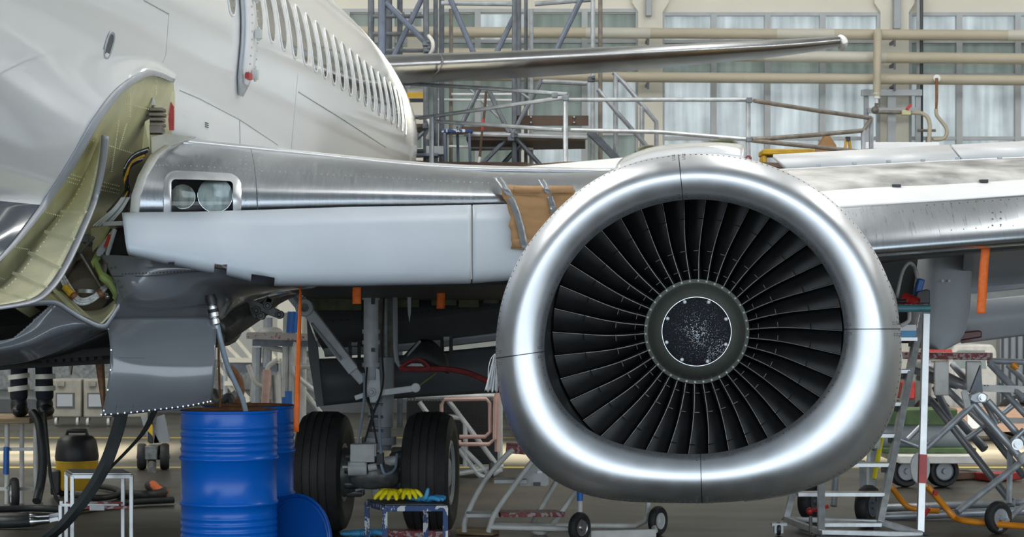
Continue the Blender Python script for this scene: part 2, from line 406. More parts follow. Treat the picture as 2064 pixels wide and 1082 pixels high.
# hinge cover of the over-wing door, with its red latch
def hullstrip(t0, t1, z0, z1, off, nt=4, nz=14, taper=0.):
    rows = []
    for i in range(nz + 1):
        f = i / nz; z = z0 + (z1 - z0) * f; k = 1.
        if taper and f < taper: k = math.sqrt(max(0.05, 1 - (1 - f / taper) ** 2))
        tc, h = (t0 + t1) / 2, (t1 - t0) / 2 * k
        rows.append([onhull(tc + h * (2 * j / nt - 1), z, off) for j in range(nt + 1)])
    return rows
mb = MB(); mb.grid(hullstrip(14.24, 14.64, 1.64, 3.2, .022, taper=.16)); hc = mb.build('hinge_cover', 'edge', jet, solid=.02)
mb = MB(); mb.grid(hullstrip(14.275, 14.60, 1.72, 3.2, .042, taper=.08)); mb.build('cover_face', 'white_flat', hc, solid=.02)
for z in (1.80, 2.10, 2.38):
    mb = MB(); p = onhull(14.50, z, .085); mb.bar(p - UP * .035, p + UP * .035, .05, .045, up=OV); mb.tube([p - UP * .05, p + UP * .05], .012, 8); mb.build('hinge_bracket', 'lgrey', hc, bevel=.004)
mb = MB(); q = onhull(14.38, 1.775, .065); mb.bar(q - AV * .06, q + AV * .06, .03, .045, up=UP); mb.build('latch_tab', 'red', hc)
mb = MB()
for i in range(22):
    for tt in (14.34, 14.54):
        mb.ball(onhull(tt, 1.8 + i * .06, .072), .008, 5)
o = mb.build('rivet_row', 'lgrey', hc); o['kind'] = 'stuff'
# small oval port, static port, vent marks and skin joints
mb = MB(); c = hullray(220, 92, .004)
tt, zz = (c.dot(AV)), c.z - CAMH
mb.grid([ring_at(tt, zz, .072, .085, .002), ring_at(tt, zz, .066, .078, .010), ring_at(tt, zz, .055, .066, .008), ring_at(tt, zz, .05, .06, -.003)], wrap=True); po = mb.build('oval_port', 'edge', jet)
mb = MB(); mb.add(ring_at(tt, zz, .055, .066, .005), [tuple(range(20))]); mb.build('port_cover', 'dgrey', po, smooth=0)
c = hullray(509, 146, .004); tt, zz = c.dot(AV), c.z - CAMH
mb = MB(); mb.grid([ring_at(tt, zz, .05, .035, .002), ring_at(tt, zz, .04, .027, .006)], wrap=True); po = mb.build('static_port', 'edge', jet)
mb = MB(); mb.add(ring_at(tt, zz, .035, .024, .006), [tuple(range(20))]); mb.build('port_cover', 'dgrey', po, smooth=0)
def seam(name, uvs, w=.006, off=.004, parent=None, m='edge'):
    pts = []
    for (u0, v0), (u1, v1) in zip(uvs, uvs[1:]):
        for i in range(12): pts.append(hullray(u0 + (u1 - u0) * i / 12, v0 + (v1 - v0) * i / 12, off))
    pts.append(hullray(*uvs[-1], off)); mb = MB(); mb.tube(pts, w, 5); return mb.build(name, m, parent or jet)
seam('skin_joint', [(601, 185), (690, 240), (778, 297)], .006, 0.)
seam('skin_joint', [(289, 0), (340, 28)], .005, 0.); seam('skin_joint', [(340, 28), (334, 110), (322, 140)], .003, -.001)
seam('skin_joint', [(362, 182), (400, 198), (483, 241), (560, 292)], .004, 0.); seam('skin_joint', [(483, 241), (484, 290)], .004, 0.)
seam('skin_joint', [(600, 150), (592, 240), (587, 300)], .003, -.001)
for k in range(3): seam('vent_slot', [(414, 247 + 4 * k), (420, 249 + 4 * k)], .004, .002, m='dgrey')

# wing-to-body fairing: skin that stands off the hull, ending in a grey edge strip
E = [(352, 160), (300, 143), (240, 176), (192, 236), (148, 312), (102, 386), (62, 442), (20, 496), (-50, 570)]
Lf = [(356, 146), (290, 110), (150, 100), (40, 130), (-60, 200), (-130, 330), (-140, 385), (-140, 440), (-140, 520)]
Ec = curve([(u, v, 0) for u, v in E], 48); Lc = curve([(u, v, 0) for u, v in Lf], 48)
rows = []
ek = lambda i: .35 + .65 * min(1, i / 18)
for j in range(13):
    k = j / 12; rows.append([P(e.x + (l.x - e.x) * k, e.y + (l.y - e.y) * k, Yh(e.x + (l.x - e.x) * k, e.y + (l.y - e.y) * k, .09 * ek(i) * (1 - k) ** 2.2 + .004)) for i, (e, l) in enumerate(zip(Ec, Lc))])
mb = MB(); mb.grid(rows); fair = mb.build('body_fairing', 'livery', jet, smooth=60)
rows = [[], [], []]
for i, e in enumerate(Ec):
    a = Ec[max(i - 1, 0)]; b = Ec[min(i + 1, 48)]; d = (b - a).normalized(); n = V((d.y, -d.x, 0)) * (1 if (d.y * 1 - d.x * 0) > 0 else 1)
    if n.x * .6 + n.y < 0: n = -n
    w = 5 + 8 * math.sin(PI * min(1, i / 44)); 
    for k, (ww, off) in enumerate(((-1, .008 + .09 * ek(i)), (w, .008 + .09 * ek(i)), (w, .02 + .03 * ek(i)))):
        q = e + n * ww; rows[k].append(P(q.x, q.y, Yh(q.x, q.y, off)))
mb = MB(); mb.grid(rows); mb.build('edge_strip', 'edge', fair, solid=.012)
# green primed hull left bare where the fairing is off
G0 = [(350, 160), (300, 146), (243, 178), (196, 240), (152, 316), (106, 392), (66, 448), (24, 502), (-40, 575)]
G1 = [(352, 200), (349, 262), (318, 300), (285, 345), (272, 400), (262, 440), (235, 500), (190, 560), (60, 640)]
g0 = curve([(u, v, 0) for u, v in G0], 32); g1 = curve([(u, v, 0) for u, v in G1], 32); rows = []
for j in range(11):
    k = j / 10; rows.append([P(a.x + (b.x - a.x) * k, a.y + (b.y - a.y) * k, Yh(a.x + (b.x - a.x) * k, a.y + (b.y - a.y) * k, .015) + (.6 * max(0, (a.y + (b.y - a.y) * k - 430) / 200))) for a, b in zip(g0, g1)])
mb = MB(); mb.grid(rows); hullg = mb.build('primed_hull_skin', 'chrom', jet, smooth=60)
mb = MB()
for (u0, v0, u1, v1) in ((173, 279, 268, 309), (248, 207, 334, 229), (128, 347, 171, 360), (126, 354, 168, 366), (124, 362, 164, 374), (198, 365, 240, 375), (198, 373, 240, 383), (196, 381, 238, 390), (255, 250, 240, 300), (240, 240, 225, 345), (20, 440, 55, 452), (30, 498, 70, 505), (0, 560, 30, 570), (262, 190, 262, 235), (316, 150, 314, 190), (80, 425, 128, 437)):
    n = int(math.hypot(u1 - u0, v1 - v0) / 4)
    for i in range(n + 1):
        u, v = u0 + (u1 - u0) * i / n, v0 + (v1 - v0) * i / n; p = P(u, v, Yh(u, v, .02) + .6 * max(0, (v - 430) / 200) - (.02 if v < 430 else .15)); mb.ball(p, .0042, 4)
o = mb.build('rivet_row', 'cream', hullg); o['kind'] = 'stuff'
# curved cream rib with its grey flange
FO = [(206, 272), (200, 330), (184, 402), (160, 462), (128, 530), (96, 578), (55, 606), (-40, 622)]
FI = [(202, 280), (172, 350), (140, 405), (104, 452), (66, 500), (30, 548), (-10, 585), (-60, 610)]
fo = curve([(u, v, 0) for u, v in FO], 40); fi = curve([(u, v, 0) for u, v in FI], 40)
def ribY(u, v, k): return min(Yh(u, v, .02) - .05, 12.45) - .22 * k + .0 * v
rows = [[P(a.x + (b.x - a.x) * j / 5, a.y + (b.y - a.y) * j / 5, ribY(a.x, a.y, j / 5)) for a, b in zip(fi, fo)] for j in range(6)]
mb = MB(); mb.grid(rows); rib = mb.build('curved_rib', 'cream', jet, smooth=60, solid=.01)
rows = [[P(b.x + k * 12, b.y + k * 4, ribY(a.x, a.y, 1.05 + .1 * k)) for a, b in zip(fi, fo)] for k in (0, 1)]
mb = MB(); mb.grid(rows); mb.build('rib_flange', 'edge', rib, solid=.012)
for i in (14, 19, 24, 29, 34):
    a, b = fi[i], fo[i]; mb = MB()
    mb.bar(P(a.x, a.y, ribY(a.x, a.y, 0) - .012), P(b.x, b.y, ribY(a.x, a.y, 1) - .012), .022, .02, up=(0, 1, 0)); mb.build('rib_stiffener', 'cream', rib)
mb = MB()
for i in range(6, 39):
    a, b = fi[i], fo[i]
    for k in (.15, .85): mb.ball(P(a.x + (b.x - a.x) * k, a.y + (b.y - a.y) * k, ribY(a.x, a.y, k) - .012), .006, 5)
o = mb.build('rivet_row', 'cream', rib); o['kind'] = 'stuff'
# fittings between the hull and the wing root
mb = MB()
for i in range(5): mb.box(P(318 - i * .5, 222 + i * 10, 12.55), (.085 + .01 * (i % 2), .12, .022), m=0)
mb.bar(P(303, 200, 12.62), P(300, 262, 12.55), .05, .05, m=0); mb.box(P(312, 262, 12.5), (.1, .1, .05))
wf = mb.build('wing_root_fitting', 'duct', jet, bevel=.004)
mb = MB(); mb.prism(pt((344, 205, 12.6), (350, 215, 12.6), (350, 262, 12.6), (341, 262, 12.6), (339, 240, 12.6)), (0, .02, 0)); mb.build('red_seal', 'red', wf, label='red-orange seal strip')
mb = MB(); mb.prism(pt((346, 184, 12.62), (352, 184, 12.62), (352, 222, 12.62), (337, 232, 12.62)), (0, .03, 0)); mb.build('corner_gusset', 'cream', jet)
mb = MB(); mb.prism(pt((268, 180, 12.40), (272, 208, 12.40), (262, 208, 12.45)), (.0, .03, 0)); mb.prism(pt((308, 196, 12.5), (313, 212, 12.5), (305, 212, 12.5)), (0, .03, 0)); mb.build('hull_bracket', 'lgrey', jet)
mb = MB(); mb.prism(pt((292, 245, 12.45), (300, 240, 12.45), (301, 300, 12.4), (286, 300, 12.45)), (0, .03, 0)); mb.build('white_bracket', 'cream', jet)
mb = MB(); mb.prism(pt((304, 275, 12.35), (335, 270, 12.3), (395, 275, 12.3), (360, 288, 12.25), (330, 300, 12.2), (305, 310, 12.3)), (0, .04, 0)); mb.build('root_plate', 'wpaint', jet, bevel=.004)
for i in range(9):
    mb = MB(); j = i * 3.2; rnd = random.uniform
    mb.tube(curve(pt((300 - j * .6, 298 + j * .9, 12.35), (268 - j * .3, 312 + j, 12.3), (250 + j * .2, 345 + j, 12.28), (262 - j * .4, 390, 12.32), (240 - j * .9, 430, 12.3)), 18), .007 + .003 * (i % 3), 6)
    mb.build('wire_bundle', ['black', 'wire', 'black', 'duct', 'black', 'wirey', 'black', 'wire', 'black'][i], jet)
for i in range(6):
    mb = MB(); mb.tube(curve(pt((246 + i * 3, 398, 12.3), (225 + i * 4, 424, 12.25), (188 + i * 6, 455, 12.3)), 8), .005, 6); mb.build('control_cable', 'white_flat' if i != 3 else 'hoseg', jet)
mb = MB(); mb.tube(curve(pt((262, 395, 12.4), (246, 425, 12.35), (238, 452, 12.4)), 8), .035, 12); mb.build('brown_pipe', 'duct', jet)
# dark bay under the hull with its duct, looms and tray
mb = MB(); mb.grid(patch([[(110, 420, 13.3), (200, 400, 13.3), (285, 420, 13.3)], [(60, 540, 13.5), (170, 540, 13.6), (285, 540, 13.5)], [(40, 660, 13.5), (150, 660, 13.6), (280, 660, 13.5)]], 8, 8)); mb.build('bay_dark_backing', 'void', jet)  # near-black sheet added for the unlit depth of the bay
mb = MB(); mb.tube(curve(pt((190, 490, 13.0), (182, 530, 12.7), (174, 566, 12.45), (176, 596, 12.3)), 14), [.10 + .002 * i for i in range(15)], 24); du = mb.build('air_duct', 'duct', jet)
mb = MB(); mb.lathe(P(176, 597, 12.3), V((0, -.25, -1)), [(-.012, .118), (-.012, .131), (.012, .131), (.012, .118)], 28, cap=(False, False)); mb.build('duct_rim', 'steel', du)
for i, (m, w) in enumerate((('wire', .011), ('hoseg', .010), ('wire', .010), ('pinkp', .007), ('wire', .009))):
    mb = MB(); j = i * 2.2; mb.tube(curve(pt((120 + j, 556, 12.2), (137 + j, 588 - j * .5, 12.14), (158 + j * .5, 611 - j, 12.1), (186, 606 - j, 12.12), (212 - j * .5, 582 - j * .3, 12.18), (224, 566, 12.3)), 24), w, 7); mb.build('wire_loom', m, jet)
mb = MB(); mb.tube(pt((131, 578, 12.13), (146, 594, 12.11)), .024, 10); mb.build('loom_sleeve', 'wirey', jet, label='amber loom sleeve')
for a, b in (((147, 594, 12.1), (152, 599, 12.1)), ((199, 594, 12.13), (206, 590, 12.14))):
    mb = MB(); mb.tube(pt(a, b), .027, 10); mb.build('loom_clamp', 'rust', jet)
mb = MB(); mb.tube(curve(pt((165, 520, 12.5), (148, 520, 12.4), (136, 545, 12.4), (138, 570, 12.5)), 10), .03, 10); mb.build('bent_pipe', 'duct', jet)
mb = MB(); mb.tube(pt((163, 512, 12.25), (216, 598, 12.2)), .008, 8); mb.ball(P(216, 598, 12.2), .016, 8); mb.build('control_rod', 'steel', jet)
mb = MB(); mb.tube(pt((158, 512, 12.3), (188, 478, 12.4)), .012, 8); mb.tube(pt((150, 470, 12.5), (182, 492, 12.4)), .02, 8); mb.box(P(168, 480, 12.4), (.07, .07, .05)); mb.build('hydraulic_fitting', 'gearm', jet)
mb = MB()
mb.prism(pt((182, 460, 12.5), (215, 455, 12.5), (214, 480, 12.45), (186, 508, 12.45)), (0, .08, 0)); mb.build('green_box_rib', 'chrom', jet, bevel=.006)
mb = MB(); mb.prism(pt((219, 456, 12.3), (222, 459, 12.3), (198, 512, 12.2), (203, 520, 12.2), (188, 540, 12.2), (183, 528, 12.2)), (0, .03, 0)); mb.build('green_edge_plate', 'green', jet)
mb = MB(); mb.prism(pt((229, 458, 12.18), (232, 461, 12.18), (216, 500, 12.12), (203, 517, 12.1), (194, 515, 12.1), (195, 505, 12.1)), (0, .03, 0)); lp = mb.build('seal_plate', 'mgrey', jet, bevel=.003)
mb = MB(); mb.prism(pt((218, 473, 12.10), (225, 472, 12.10), (216, 497, 12.06), (208, 498, 12.06)), (0, .015, 0)); mb.build('red_mark', 'red', lp, label='red painted mark')
mb = MB(); mb.bar(P(213, 452, 12.1), P(250, 450, 12.0), .05, .028, m=0); mb.bar(P(216, 514, 12.05), P(232, 462, 12.0), .02, .02); mb.build('flap_hinge_arm', 'lgrey', jet, bevel=.004)
mb = MB(); mb.prism(pt((222, 462, 12.5), (262, 455, 12.5), (262, 512, 12.5), (212, 514, 12.5)), (0, .05, 0)); mb.build('hinge_bay', 'void', jet)
mb = MB(); mb.tube(curve(pt((195, 532, 12.15), (206, 555, 12.1), (222, 568, 12.1), (236, 590, 12.1), (236, 600, 12.12)), 14), [.02] * 4 + [.03] * 11, 8); mb.build('foam_seal', 'green', jet)
mb = MB()
rows = patch([[(84, 602, 12.3), (110, 590, 12.3), (150, 622, 12.4), (205, 622, 12.4), (236, 600, 12.25)], [(92, 612, 12.0), (130, 622, 12.0), (168, 640, 12.0), (205, 640, 12.0), (234, 612, 12.05)], [(100, 616, 11.85), (140, 634, 11.8), (175, 648, 11.8), (200, 655, 11.8), (228, 626, 11.9)]], 16, 8)
mb.grid(rows); tr = mb.build('primed_tray', 'cream', jet, smooth=60, solid=.01)
mb = MB()
for a, b in (((104, 578, 12.25), (165, 640, 11.8)), ((122, 590, 12.25), (186, 648, 11.8)), ((98, 590, 12.3), (150, 638, 11.82))): mb.bar(P(*a), P(*b), .02, .03, up=(0, 1, 0))
mb.build('tray_stiffener', 'cream', tr)
# belly skin with the open air inlet
mb = MB()
mb.grid(patch([[(-60, 616, 11.55), (30, 612, 11.6), (95, 608, 11.7), (120, 612, 11.75), (160, 634, 11.75), (206, 655, 11.8)],
               [(-60, 680, 11.7), (0, 686, 11.68), (60, 668, 11.7), (110, 640, 11.72), (165, 645, 11.73), (208, 660, 11.8)],
               [(-60, 712, 11.75), (0, 708, 11.7), (60, 694, 11.7), (112, 672, 11.72), (165, 660, 11.75), (209, 664, 11.82)],
               [(-60, 742, 12.1), (0, 736, 12.0), (60, 726, 12.0), (115, 708, 12.0), (170, 684, 12.0), (212, 664, 12.0)]], 72, 54), drop=lambda i, j: i < 18 and j < 36 - i * .9)
bs = mb.build('belly_skin', 'bgrey', jet, smooth=60, solid=.012)
mb = MB(); rows = [[P(u, v + k * 9, 11.55 + .0004 * u + k * .03) for u, v in [(q.x, q.y) for q in curve([(-60, 612, 0), (20, 611, 0), (75, 606, 0), (112, 606, 0), (140, 622, 0), (170, 640, 0), (206, 654, 0), (222, 640, 0), (240, 612, 0)], 32)]] for k in (0, 1)]
mb.grid(rows); mb.build('belly_edge_strip', 'edge', bs, solid=.012)
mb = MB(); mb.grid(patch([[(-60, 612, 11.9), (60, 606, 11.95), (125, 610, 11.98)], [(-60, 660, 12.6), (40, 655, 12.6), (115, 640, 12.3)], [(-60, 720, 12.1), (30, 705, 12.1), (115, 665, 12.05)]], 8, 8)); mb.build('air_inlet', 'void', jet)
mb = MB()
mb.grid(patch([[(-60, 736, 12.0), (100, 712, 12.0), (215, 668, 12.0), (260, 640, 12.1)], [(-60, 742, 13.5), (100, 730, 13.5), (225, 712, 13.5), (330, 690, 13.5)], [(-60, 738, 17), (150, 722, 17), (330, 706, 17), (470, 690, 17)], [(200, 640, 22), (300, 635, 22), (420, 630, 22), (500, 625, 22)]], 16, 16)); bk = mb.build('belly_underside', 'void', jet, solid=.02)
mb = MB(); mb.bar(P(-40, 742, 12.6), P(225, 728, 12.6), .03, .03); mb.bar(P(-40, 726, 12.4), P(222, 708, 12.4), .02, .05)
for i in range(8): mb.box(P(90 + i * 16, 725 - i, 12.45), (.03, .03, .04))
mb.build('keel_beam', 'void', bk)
mb = MB(); mb.prism(pt((190, 722, 13.6), (207, 722, 13.6), (212, 830, 13.6), (206, 832, 13.6)), (0, .06, 0)); mb.build('blade_antenna', 'rust', jet, bevel=.01)
mb = MB(); mb.prism(pt((138, 736, 13.2), (145, 736, 13.2), (142, 755, 13.2)), (0, .04, 0)); mb.build('drain_mast', 'duct', jet)

# ---------------------------------------------------------------- wing
Y0 = lambda u: 11.7 + lin(u, [262, 1000, 1406, 2064, 2400], [0, 1.1, 1.5, 2.3, 2.9])
def le(u, s):
    """inboard leading edge: s = 0 at the krueger line, 1 at the crest, to 2 on the upper skin"""
    vb = lin(u, [240, 262, 400, 520, 700, 930, 1100, 1300], [431, 430, 428, 424, 418, 414, 410, 405])
    vt = lin(u, [240, 355, 400, 500, 600, 700, 800, 900, 1000, 1100, 1230, 1320], [284, 284, 287, 300, 311, 321, 330, 340, 348, 350, 346, 340])
    prof_v = [0, .24, .52, .80, 1.0, 1.0, .985]; prof_y = [0, -.004, .11, .34, .80, 1.7, 3.2]
    k = s * 4 if s <= 1 else 4 + (s - 1) * 2
    f = lambda pr: float(cr([np.array([x]) for x in pr], k)[0])
    y = Y0(u) + f(prof_y) * (1. if u < 1000 else .9)
    v = vb + (vt - vb) * f(prof_v)
    if s > 1:
        zc = (VH - vt) / F * (Y0(u) + .80); v = VH - zc * (1 + .03 * (s - 1)) * F / y
    return u, v, y
def rootu(s):  # the curved inboard end
    return lin(s, [0, .25, .5, .75, 1, 2], [262, 265, 279, 303, 352, 352])
us = [0, 8, 20, 36, 54, 70, 345 - 262, 110, 140, 170, 470 - 262, 225, 240, 258, 300] + list(range(360, 1060, 45))
ss = [0, .12, .24, .36, .455, .56, .68, .8, .9, 1, 1.25, 1.6, 2]
def lep(u, s, off=0.):
    du = rootu(s) - 262; k = max(0, 1 - (u - 262) / 75.)
    uu, v, y = le(u, s); return P(u + du * k, v, y - off)
def lep_end(u):
    return u
u_abs = [262 + k for k in us]
iu0, iu1 = u_abs.index(345), u_abs.index(470)
def sv(u, v):  # s that shows at row v
    return min((abs(le(u, i / 200)[1] - v), i / 200) for i in range(201))[1]
mb = MB(); mb.grid([[lep(u, s) for u in u_abs] for s in ss], drop=lambda i, j: i < 4 and iu0 <= j < iu1 and i >= 0)
lead = mb.build('leading_edge', 'alu', jet, smooth=60, solid=.006)
mb = MB(); rows = []
for s in [i / 16 for i in range(17)]:
    p = lep(262, s); q = lep(290, s) ; d = (q - p); rows.append([p - V((.0, .006, 0)), p + V((.045, -.008, .0)), p + V((.05, .10, 0))])
mb.grid(rows); mb.build('end_flange', 'wpaint', lead, solid=.006)
# seams, rivets and the lamp window frame
for u0 in (505, ):
    mb = MB(); mb.tube([lep(u0 + 14 * (1 - s ** 2) , s, .003) for s in [i / 14 for i in range(15)]], .0035, 5); mb.build('panel_seam', 'dgrey', lead)
mb = MB()
for s in (.05, .2, .62, .9):
    for u in range(300, 1020, 12):
        if s < .55 and 335 < u < 480: continue
        mb.ball(lep(u, s, .0), .0042, 4)
for u in (332, 484, 495, 522):
    for i in range(14): mb.ball(lep(u, .05 + i * .065, 0), .0042, 4)
for u in range(330, 486, 9): mb.ball(lep(u, .56, 0), .0042, 4)
o = mb.build('rivet_row', 'edge', lead); o['kind'] = 'stuff'
stt = .455
fr = [(u, s) for u, s in [(345, 0.0), (345, stt - .03), (350, stt), (462, stt), (470, stt - .04), (470, 0.0)]]
mb = MB()
def frame_pts(g):  # window frame, g px outward, round corners
    x0, x1, yt, r = 345 - g, 470 + g, 70 + g, 9 + g; out = [(x0, y) for y in np.linspace(0, yt - r, 12)]
    out += [(x0 + r - r * math.cos(a), yt - r + r * math.sin(a)) for a in np.linspace(0, PI / 2, 8)[1:]]
    out += [(x, yt) for x in np.linspace(x0 + r, x1 - r, 16)[1:]]
    out += [(x1 - r + r * math.sin(a), yt - r + r * math.cos(a)) for a in np.linspace(0, PI / 2, 8)[1:]]
    out += [(x1, y) for y in np.linspace(yt - r, 0, 12)[1:]]
    return [(x, y / 70. * stt) for x, y in out]
mb.grid([[lep(u, s, -.03) for u, s in frame_pts(-1)], [lep(u, s, .008) for u, s in frame_pts(0)], [lep(u, s, .010) for u, s in frame_pts(3)], [lep(u, s, .009) for u, s in frame_pts(15)], [lep(u, s, .001) for u, s in frame_pts(17)]]); mb.build('lamp_window_frame', 'alu_lip', lead, smooth=60)
# landing lights
yb = Y0(400)
mb = MB()
hb = [P(343, 356, Y0(343) + .17), P(474, 356, Y0(474) + .17), P(474, 431, Y0(474) + .02), P(343, 431, Y0(343) + .02)]; bb = [p + V((0, .26, 0)) for p in hb]
mb.add(hb + bb, [(4, 5, 6, 7), (0, 4, 7, 3), (1, 2, 6, 5), (0, 1, 5, 4), (3, 7, 6, 2)]); lb = mb.build('landing_light_box', 'black', jet, smooth=0)
for u, v, r in ((369, 396, 25), (434, 393, 36)):
    c = P(u, v, Y0(u) + .15); R = px(r, yb)
    mb = MB(); mb.lathe(c, V((.05, -1, -.05)), [(-.10, R * .15), (-.085, R * .5), (-.05, R * .85), (0, R * .97), (.008, R), (.008, R * .93), (-.03, R * .8)], 28, cap=(True, False)); lm = mb.build('landing_lamp', 'mirror', lb)
    mb = MB(); mb.lathe(c, V((.05, -1, -.05)), [(.008, R * .99), (.016, R * .75), (.022, R * .4), (.024, .001)], 28, cap=(True, False)); mb.build('lamp_lens', 'lens' if r > 30 else 'lensd', lm)
    mb = MB(); mb.ball(c + V((0, .03, 0)), .014, 8); mb.build('filament', 'steel', lm)
mb = MB(); mb.grid([[lep(u, s, -.004) for u in (346, 380, 410, 440, 469)] for s in (0, .12, .24, .36, .45)]); mb.build('lamp_cover', 'glass', lb)
# krueger flap: the pale blue-grey panel below the leading edge
def kbot(u):
    b = lin(u, [240, 257, 300, 334, 355, 425, 461, 495, 506, 540, 560, 700, 800, 945, 1030, 1120], [510, 512, 520, 528, 532, 547, 553, 561, 563, 570, 573, 573, 571, 568, 561, 553])
    return b
def knotch(u):
    return 524.5 if 338 < u < 354 else (531 if 429 < u < 459 else 999)
def kr(u, t, off=0.):
    vt = le(u, 0)[1] + 1; vb = kbot(u); y = Y0(u) - .03
    pv = [0, .35, .70, .88, .975, 1.0, .985, .955]; py = [0, -.10, -.19, -.20, -.16, -.08, .0, .06]
    k = t * 7; f = lambda q: float(cr([np.array([x]) for x in q], k)[0])
    return P(u + lin(t, [0, .55, .6, 1], [0, 13, 16, 12]) * max(0, 1 - (u - 246) / 60.), min(knotch(u), vt + (vb - vt) * f(pv)), y + f(py) - off)
ku = [246, 254, 270, 300, 325, 337, 339, 346, 353, 355, 390, 420, 428.5, 430, 445, 458, 459.5, 485, 498, 506, 530, 553, 562, 580] + list(range(610, 921, 31)) + [940, 948]
ts = [0, .1, .2, .3, .40, .46, .52, .58, .64, .7, .76, .82, .88, .94, 1]
j0, j1 = ku.index(506), ku.index(553)
mb = MB(); mb.grid([[kr(u, t) for u in ku] for t in ts], drop=lambda i, j: j0 <= j < j1 and i >= 5)
krug = mb.build('krueger_flap', 'kgrey', jet, smooth=50, solid=.012, soff=1)
mb = MB(); mb.grid([[kr(u, t) for u in [952, 960, 985, 1010, 1040, 1070, 1100, 1130]] for t in ts]); mb.build('krueger_flap', 'kgrey', jet, smooth=50, solid=.012, soff=1)
mb = MB(); mb.tube([kr(u, .47, .001) for u in range(560, 948, 20)], .0025, 5); mb.tube([kr(u, .47, .001) for u in range(300, 506, 20)], .0025, 5); mb.build('flap_seam', 'edge', krug)
mb = MB(); mb.tube([kr(950 - 22 * (1 - t) ** 2 + (0 if t < .8 else -(t - .8) * 20), t, .0) for t in [i / 20 for i in range(21)]], .005, 6); mb.build('flap_gap_seal', 'dgrey', krug)
mb = MB()
for u in range(300, 1020, 19): mb.ball(kr(u, .06, .0), .0045, 5)
o = mb.build('screw_row', 'dgrey', krug); o['kind'] = 'stuff'
# grey underside fairing between krueger and belly, glossy
mb = MB()
mb.grid(patch([[(204, 514, 12.1), (260, 516, 11.95), (340, 528, 11.9), (440, 540, 11.95), (560, 560, 12.1), (640, 572, 12.3)],
               [(222, 548, 12.0), (270, 548, 11.9), (350, 550, 11.9), (450, 562, 12.0), (560, 578, 12.3), (640, 578, 13.)],
               [(236, 585, 12.0), (280, 588, 11.9), (360, 590, 12.0), (440, 590, 12.2), (530, 590, 12.6), (600, 582, 13.2)],
               [(232, 612, 12.05), (290, 615, 12.0), (360, 615, 12.1), (440, 610, 12.3), (500, 600, 13.0), (560, 588, 13.8)],
               [(214, 644, 12.1), (290, 645, 12.1), (360, 645, 12.2), (438, 645, 12.4), (470, 622, 13.2), (530, 595, 14.2)]], 28, 20))
uf = mb.build('underside_fairing', 'bgrey', jet, smooth=60, solid=.012)
mb = MB(); mb.tube(curve(pt((226, 556, 11.96), (300, 556, 11.86), (380, 548, 11.84), (430, 545, 11.9)), 16), .003, 5); mb.tube(curve(pt((236, 570, 11.95), (246, 600, 11.95), (270, 618, 11.97), (330, 622, 12.0), (430, 612, 12.2)), 16), .003, 5); mb.build('fairing_seam', 'dgrey', uf)
mb = MB()
for i in range(26): mb.ball(P(246 + i * 7, 552 - i * .25, 11.885), .005, 5)
for q in ((238, 566), (244, 578), (256, 574), (278, 574), (216, 532), (224, 540), (232, 538), (262, 562)): mb.ball(P(*q, 11.93), .007, 5)
o = mb.build('screw_row', 'dgrey', uf); o['kind'] = 'stuff'
# open access door hanging below it
dr = [[(212, 642, 12.0), (270, 640, 12.0), (330, 640, 12.02), (390, 640, 12.05), (437, 640, 12.1)],
      [(221, 690, 11.86), (280, 690, 11.9), (335, 690, 11.93), (390, 690, 11.96), (435, 692, 12.0)],
      [(221, 740, 11.82), (280, 742, 11.84), (335, 742, 11.87), (390, 742, 11.9), (433, 742, 11.95)],
      [(214, 790, 11.84), (275, 790, 11.86), (332, 788, 11.88), (388, 785, 11.91), (429, 782, 11.96)],
      [(205, 838, 11.92), (265, 833, 11.93), (325, 826, 11.95), (380, 819, 11.97), (425, 810, 12.02)]]
mb = MB(); mb.grid(patch(dr, 20, 20)); door = mb.build('access_door', 'bgrey', jet, smooth=60, solid=.012)
dp = patch(dr, 40, 40); mb = MB()
for i in range(0, 41, 2): q = dp[39][i] - V((0, .010, 0)); mb.tube([q + V((0, .01, 0)), q - V((0, .010, .0))], .0055, 6)
for i in range(5, 39, 8): q = dp[i][1] - V((0, .010, 0)); mb.tube([q + V((0, .01, 0)), q - V((0, .010, .0))], .0055, 6)
o = mb.build('quarter_turn_screw', 'steel', door); o['kind'] = 'stuff'
mb = MB(); T = lambda i, j: dp[i][j] - V((0, .007, 0))
mb.tube([T(16, 4), T(16, 12), T(36, 13), T(36, 4), T(16, 4)], .0018, 4); mb.tube([T(35, 5), T(35, 10), T(38, 10), T(38, 5), T(35, 5)], .0018, 4); mb.build('door_panel_seam', 'dgrey', door)
mb = MB(); 
for a, b in (((222, 640, 12.1), (216, 650, 12.0)), ((430, 640, 12.2), (428, 650, 12.1))): mb.bar(P(*a), P(*b), .04, .03)
mb.build('door_hinge', 'lgrey', door)
# wing upper skin behind the leading edge and the raised white spoiler
mb = MB()
mb.grid(patch([[(352, 286, 12.5), (600, 311, 13.0), (900, 340, 13.5), (1230, 346, 14.0)], [(430, 290, 15.), (640, 312, 15.3), (920, 335, 15.6), (1240, 342, 15.9)], [(560, 330, 18), (700, 340, 18), (960, 350, 18), (1260, 352, 18)]], 16, 8)); mb.build('upper_skin', 'alu_lip', jet, solid=.03)
mb = MB(); mb.grid(patch([[(1020, 344, 15.0), (1130, 346, 14.8), (1290, 340, 14.6), (1420, 334, 14.5)], [(1034, 341, 15.3), (1130, 333, 15.2), (1290, 318, 15.1), (1420, 306, 15.0)]], 8, 3)); mb.build('spoiler', 'white_flat', jet, solid=.03)
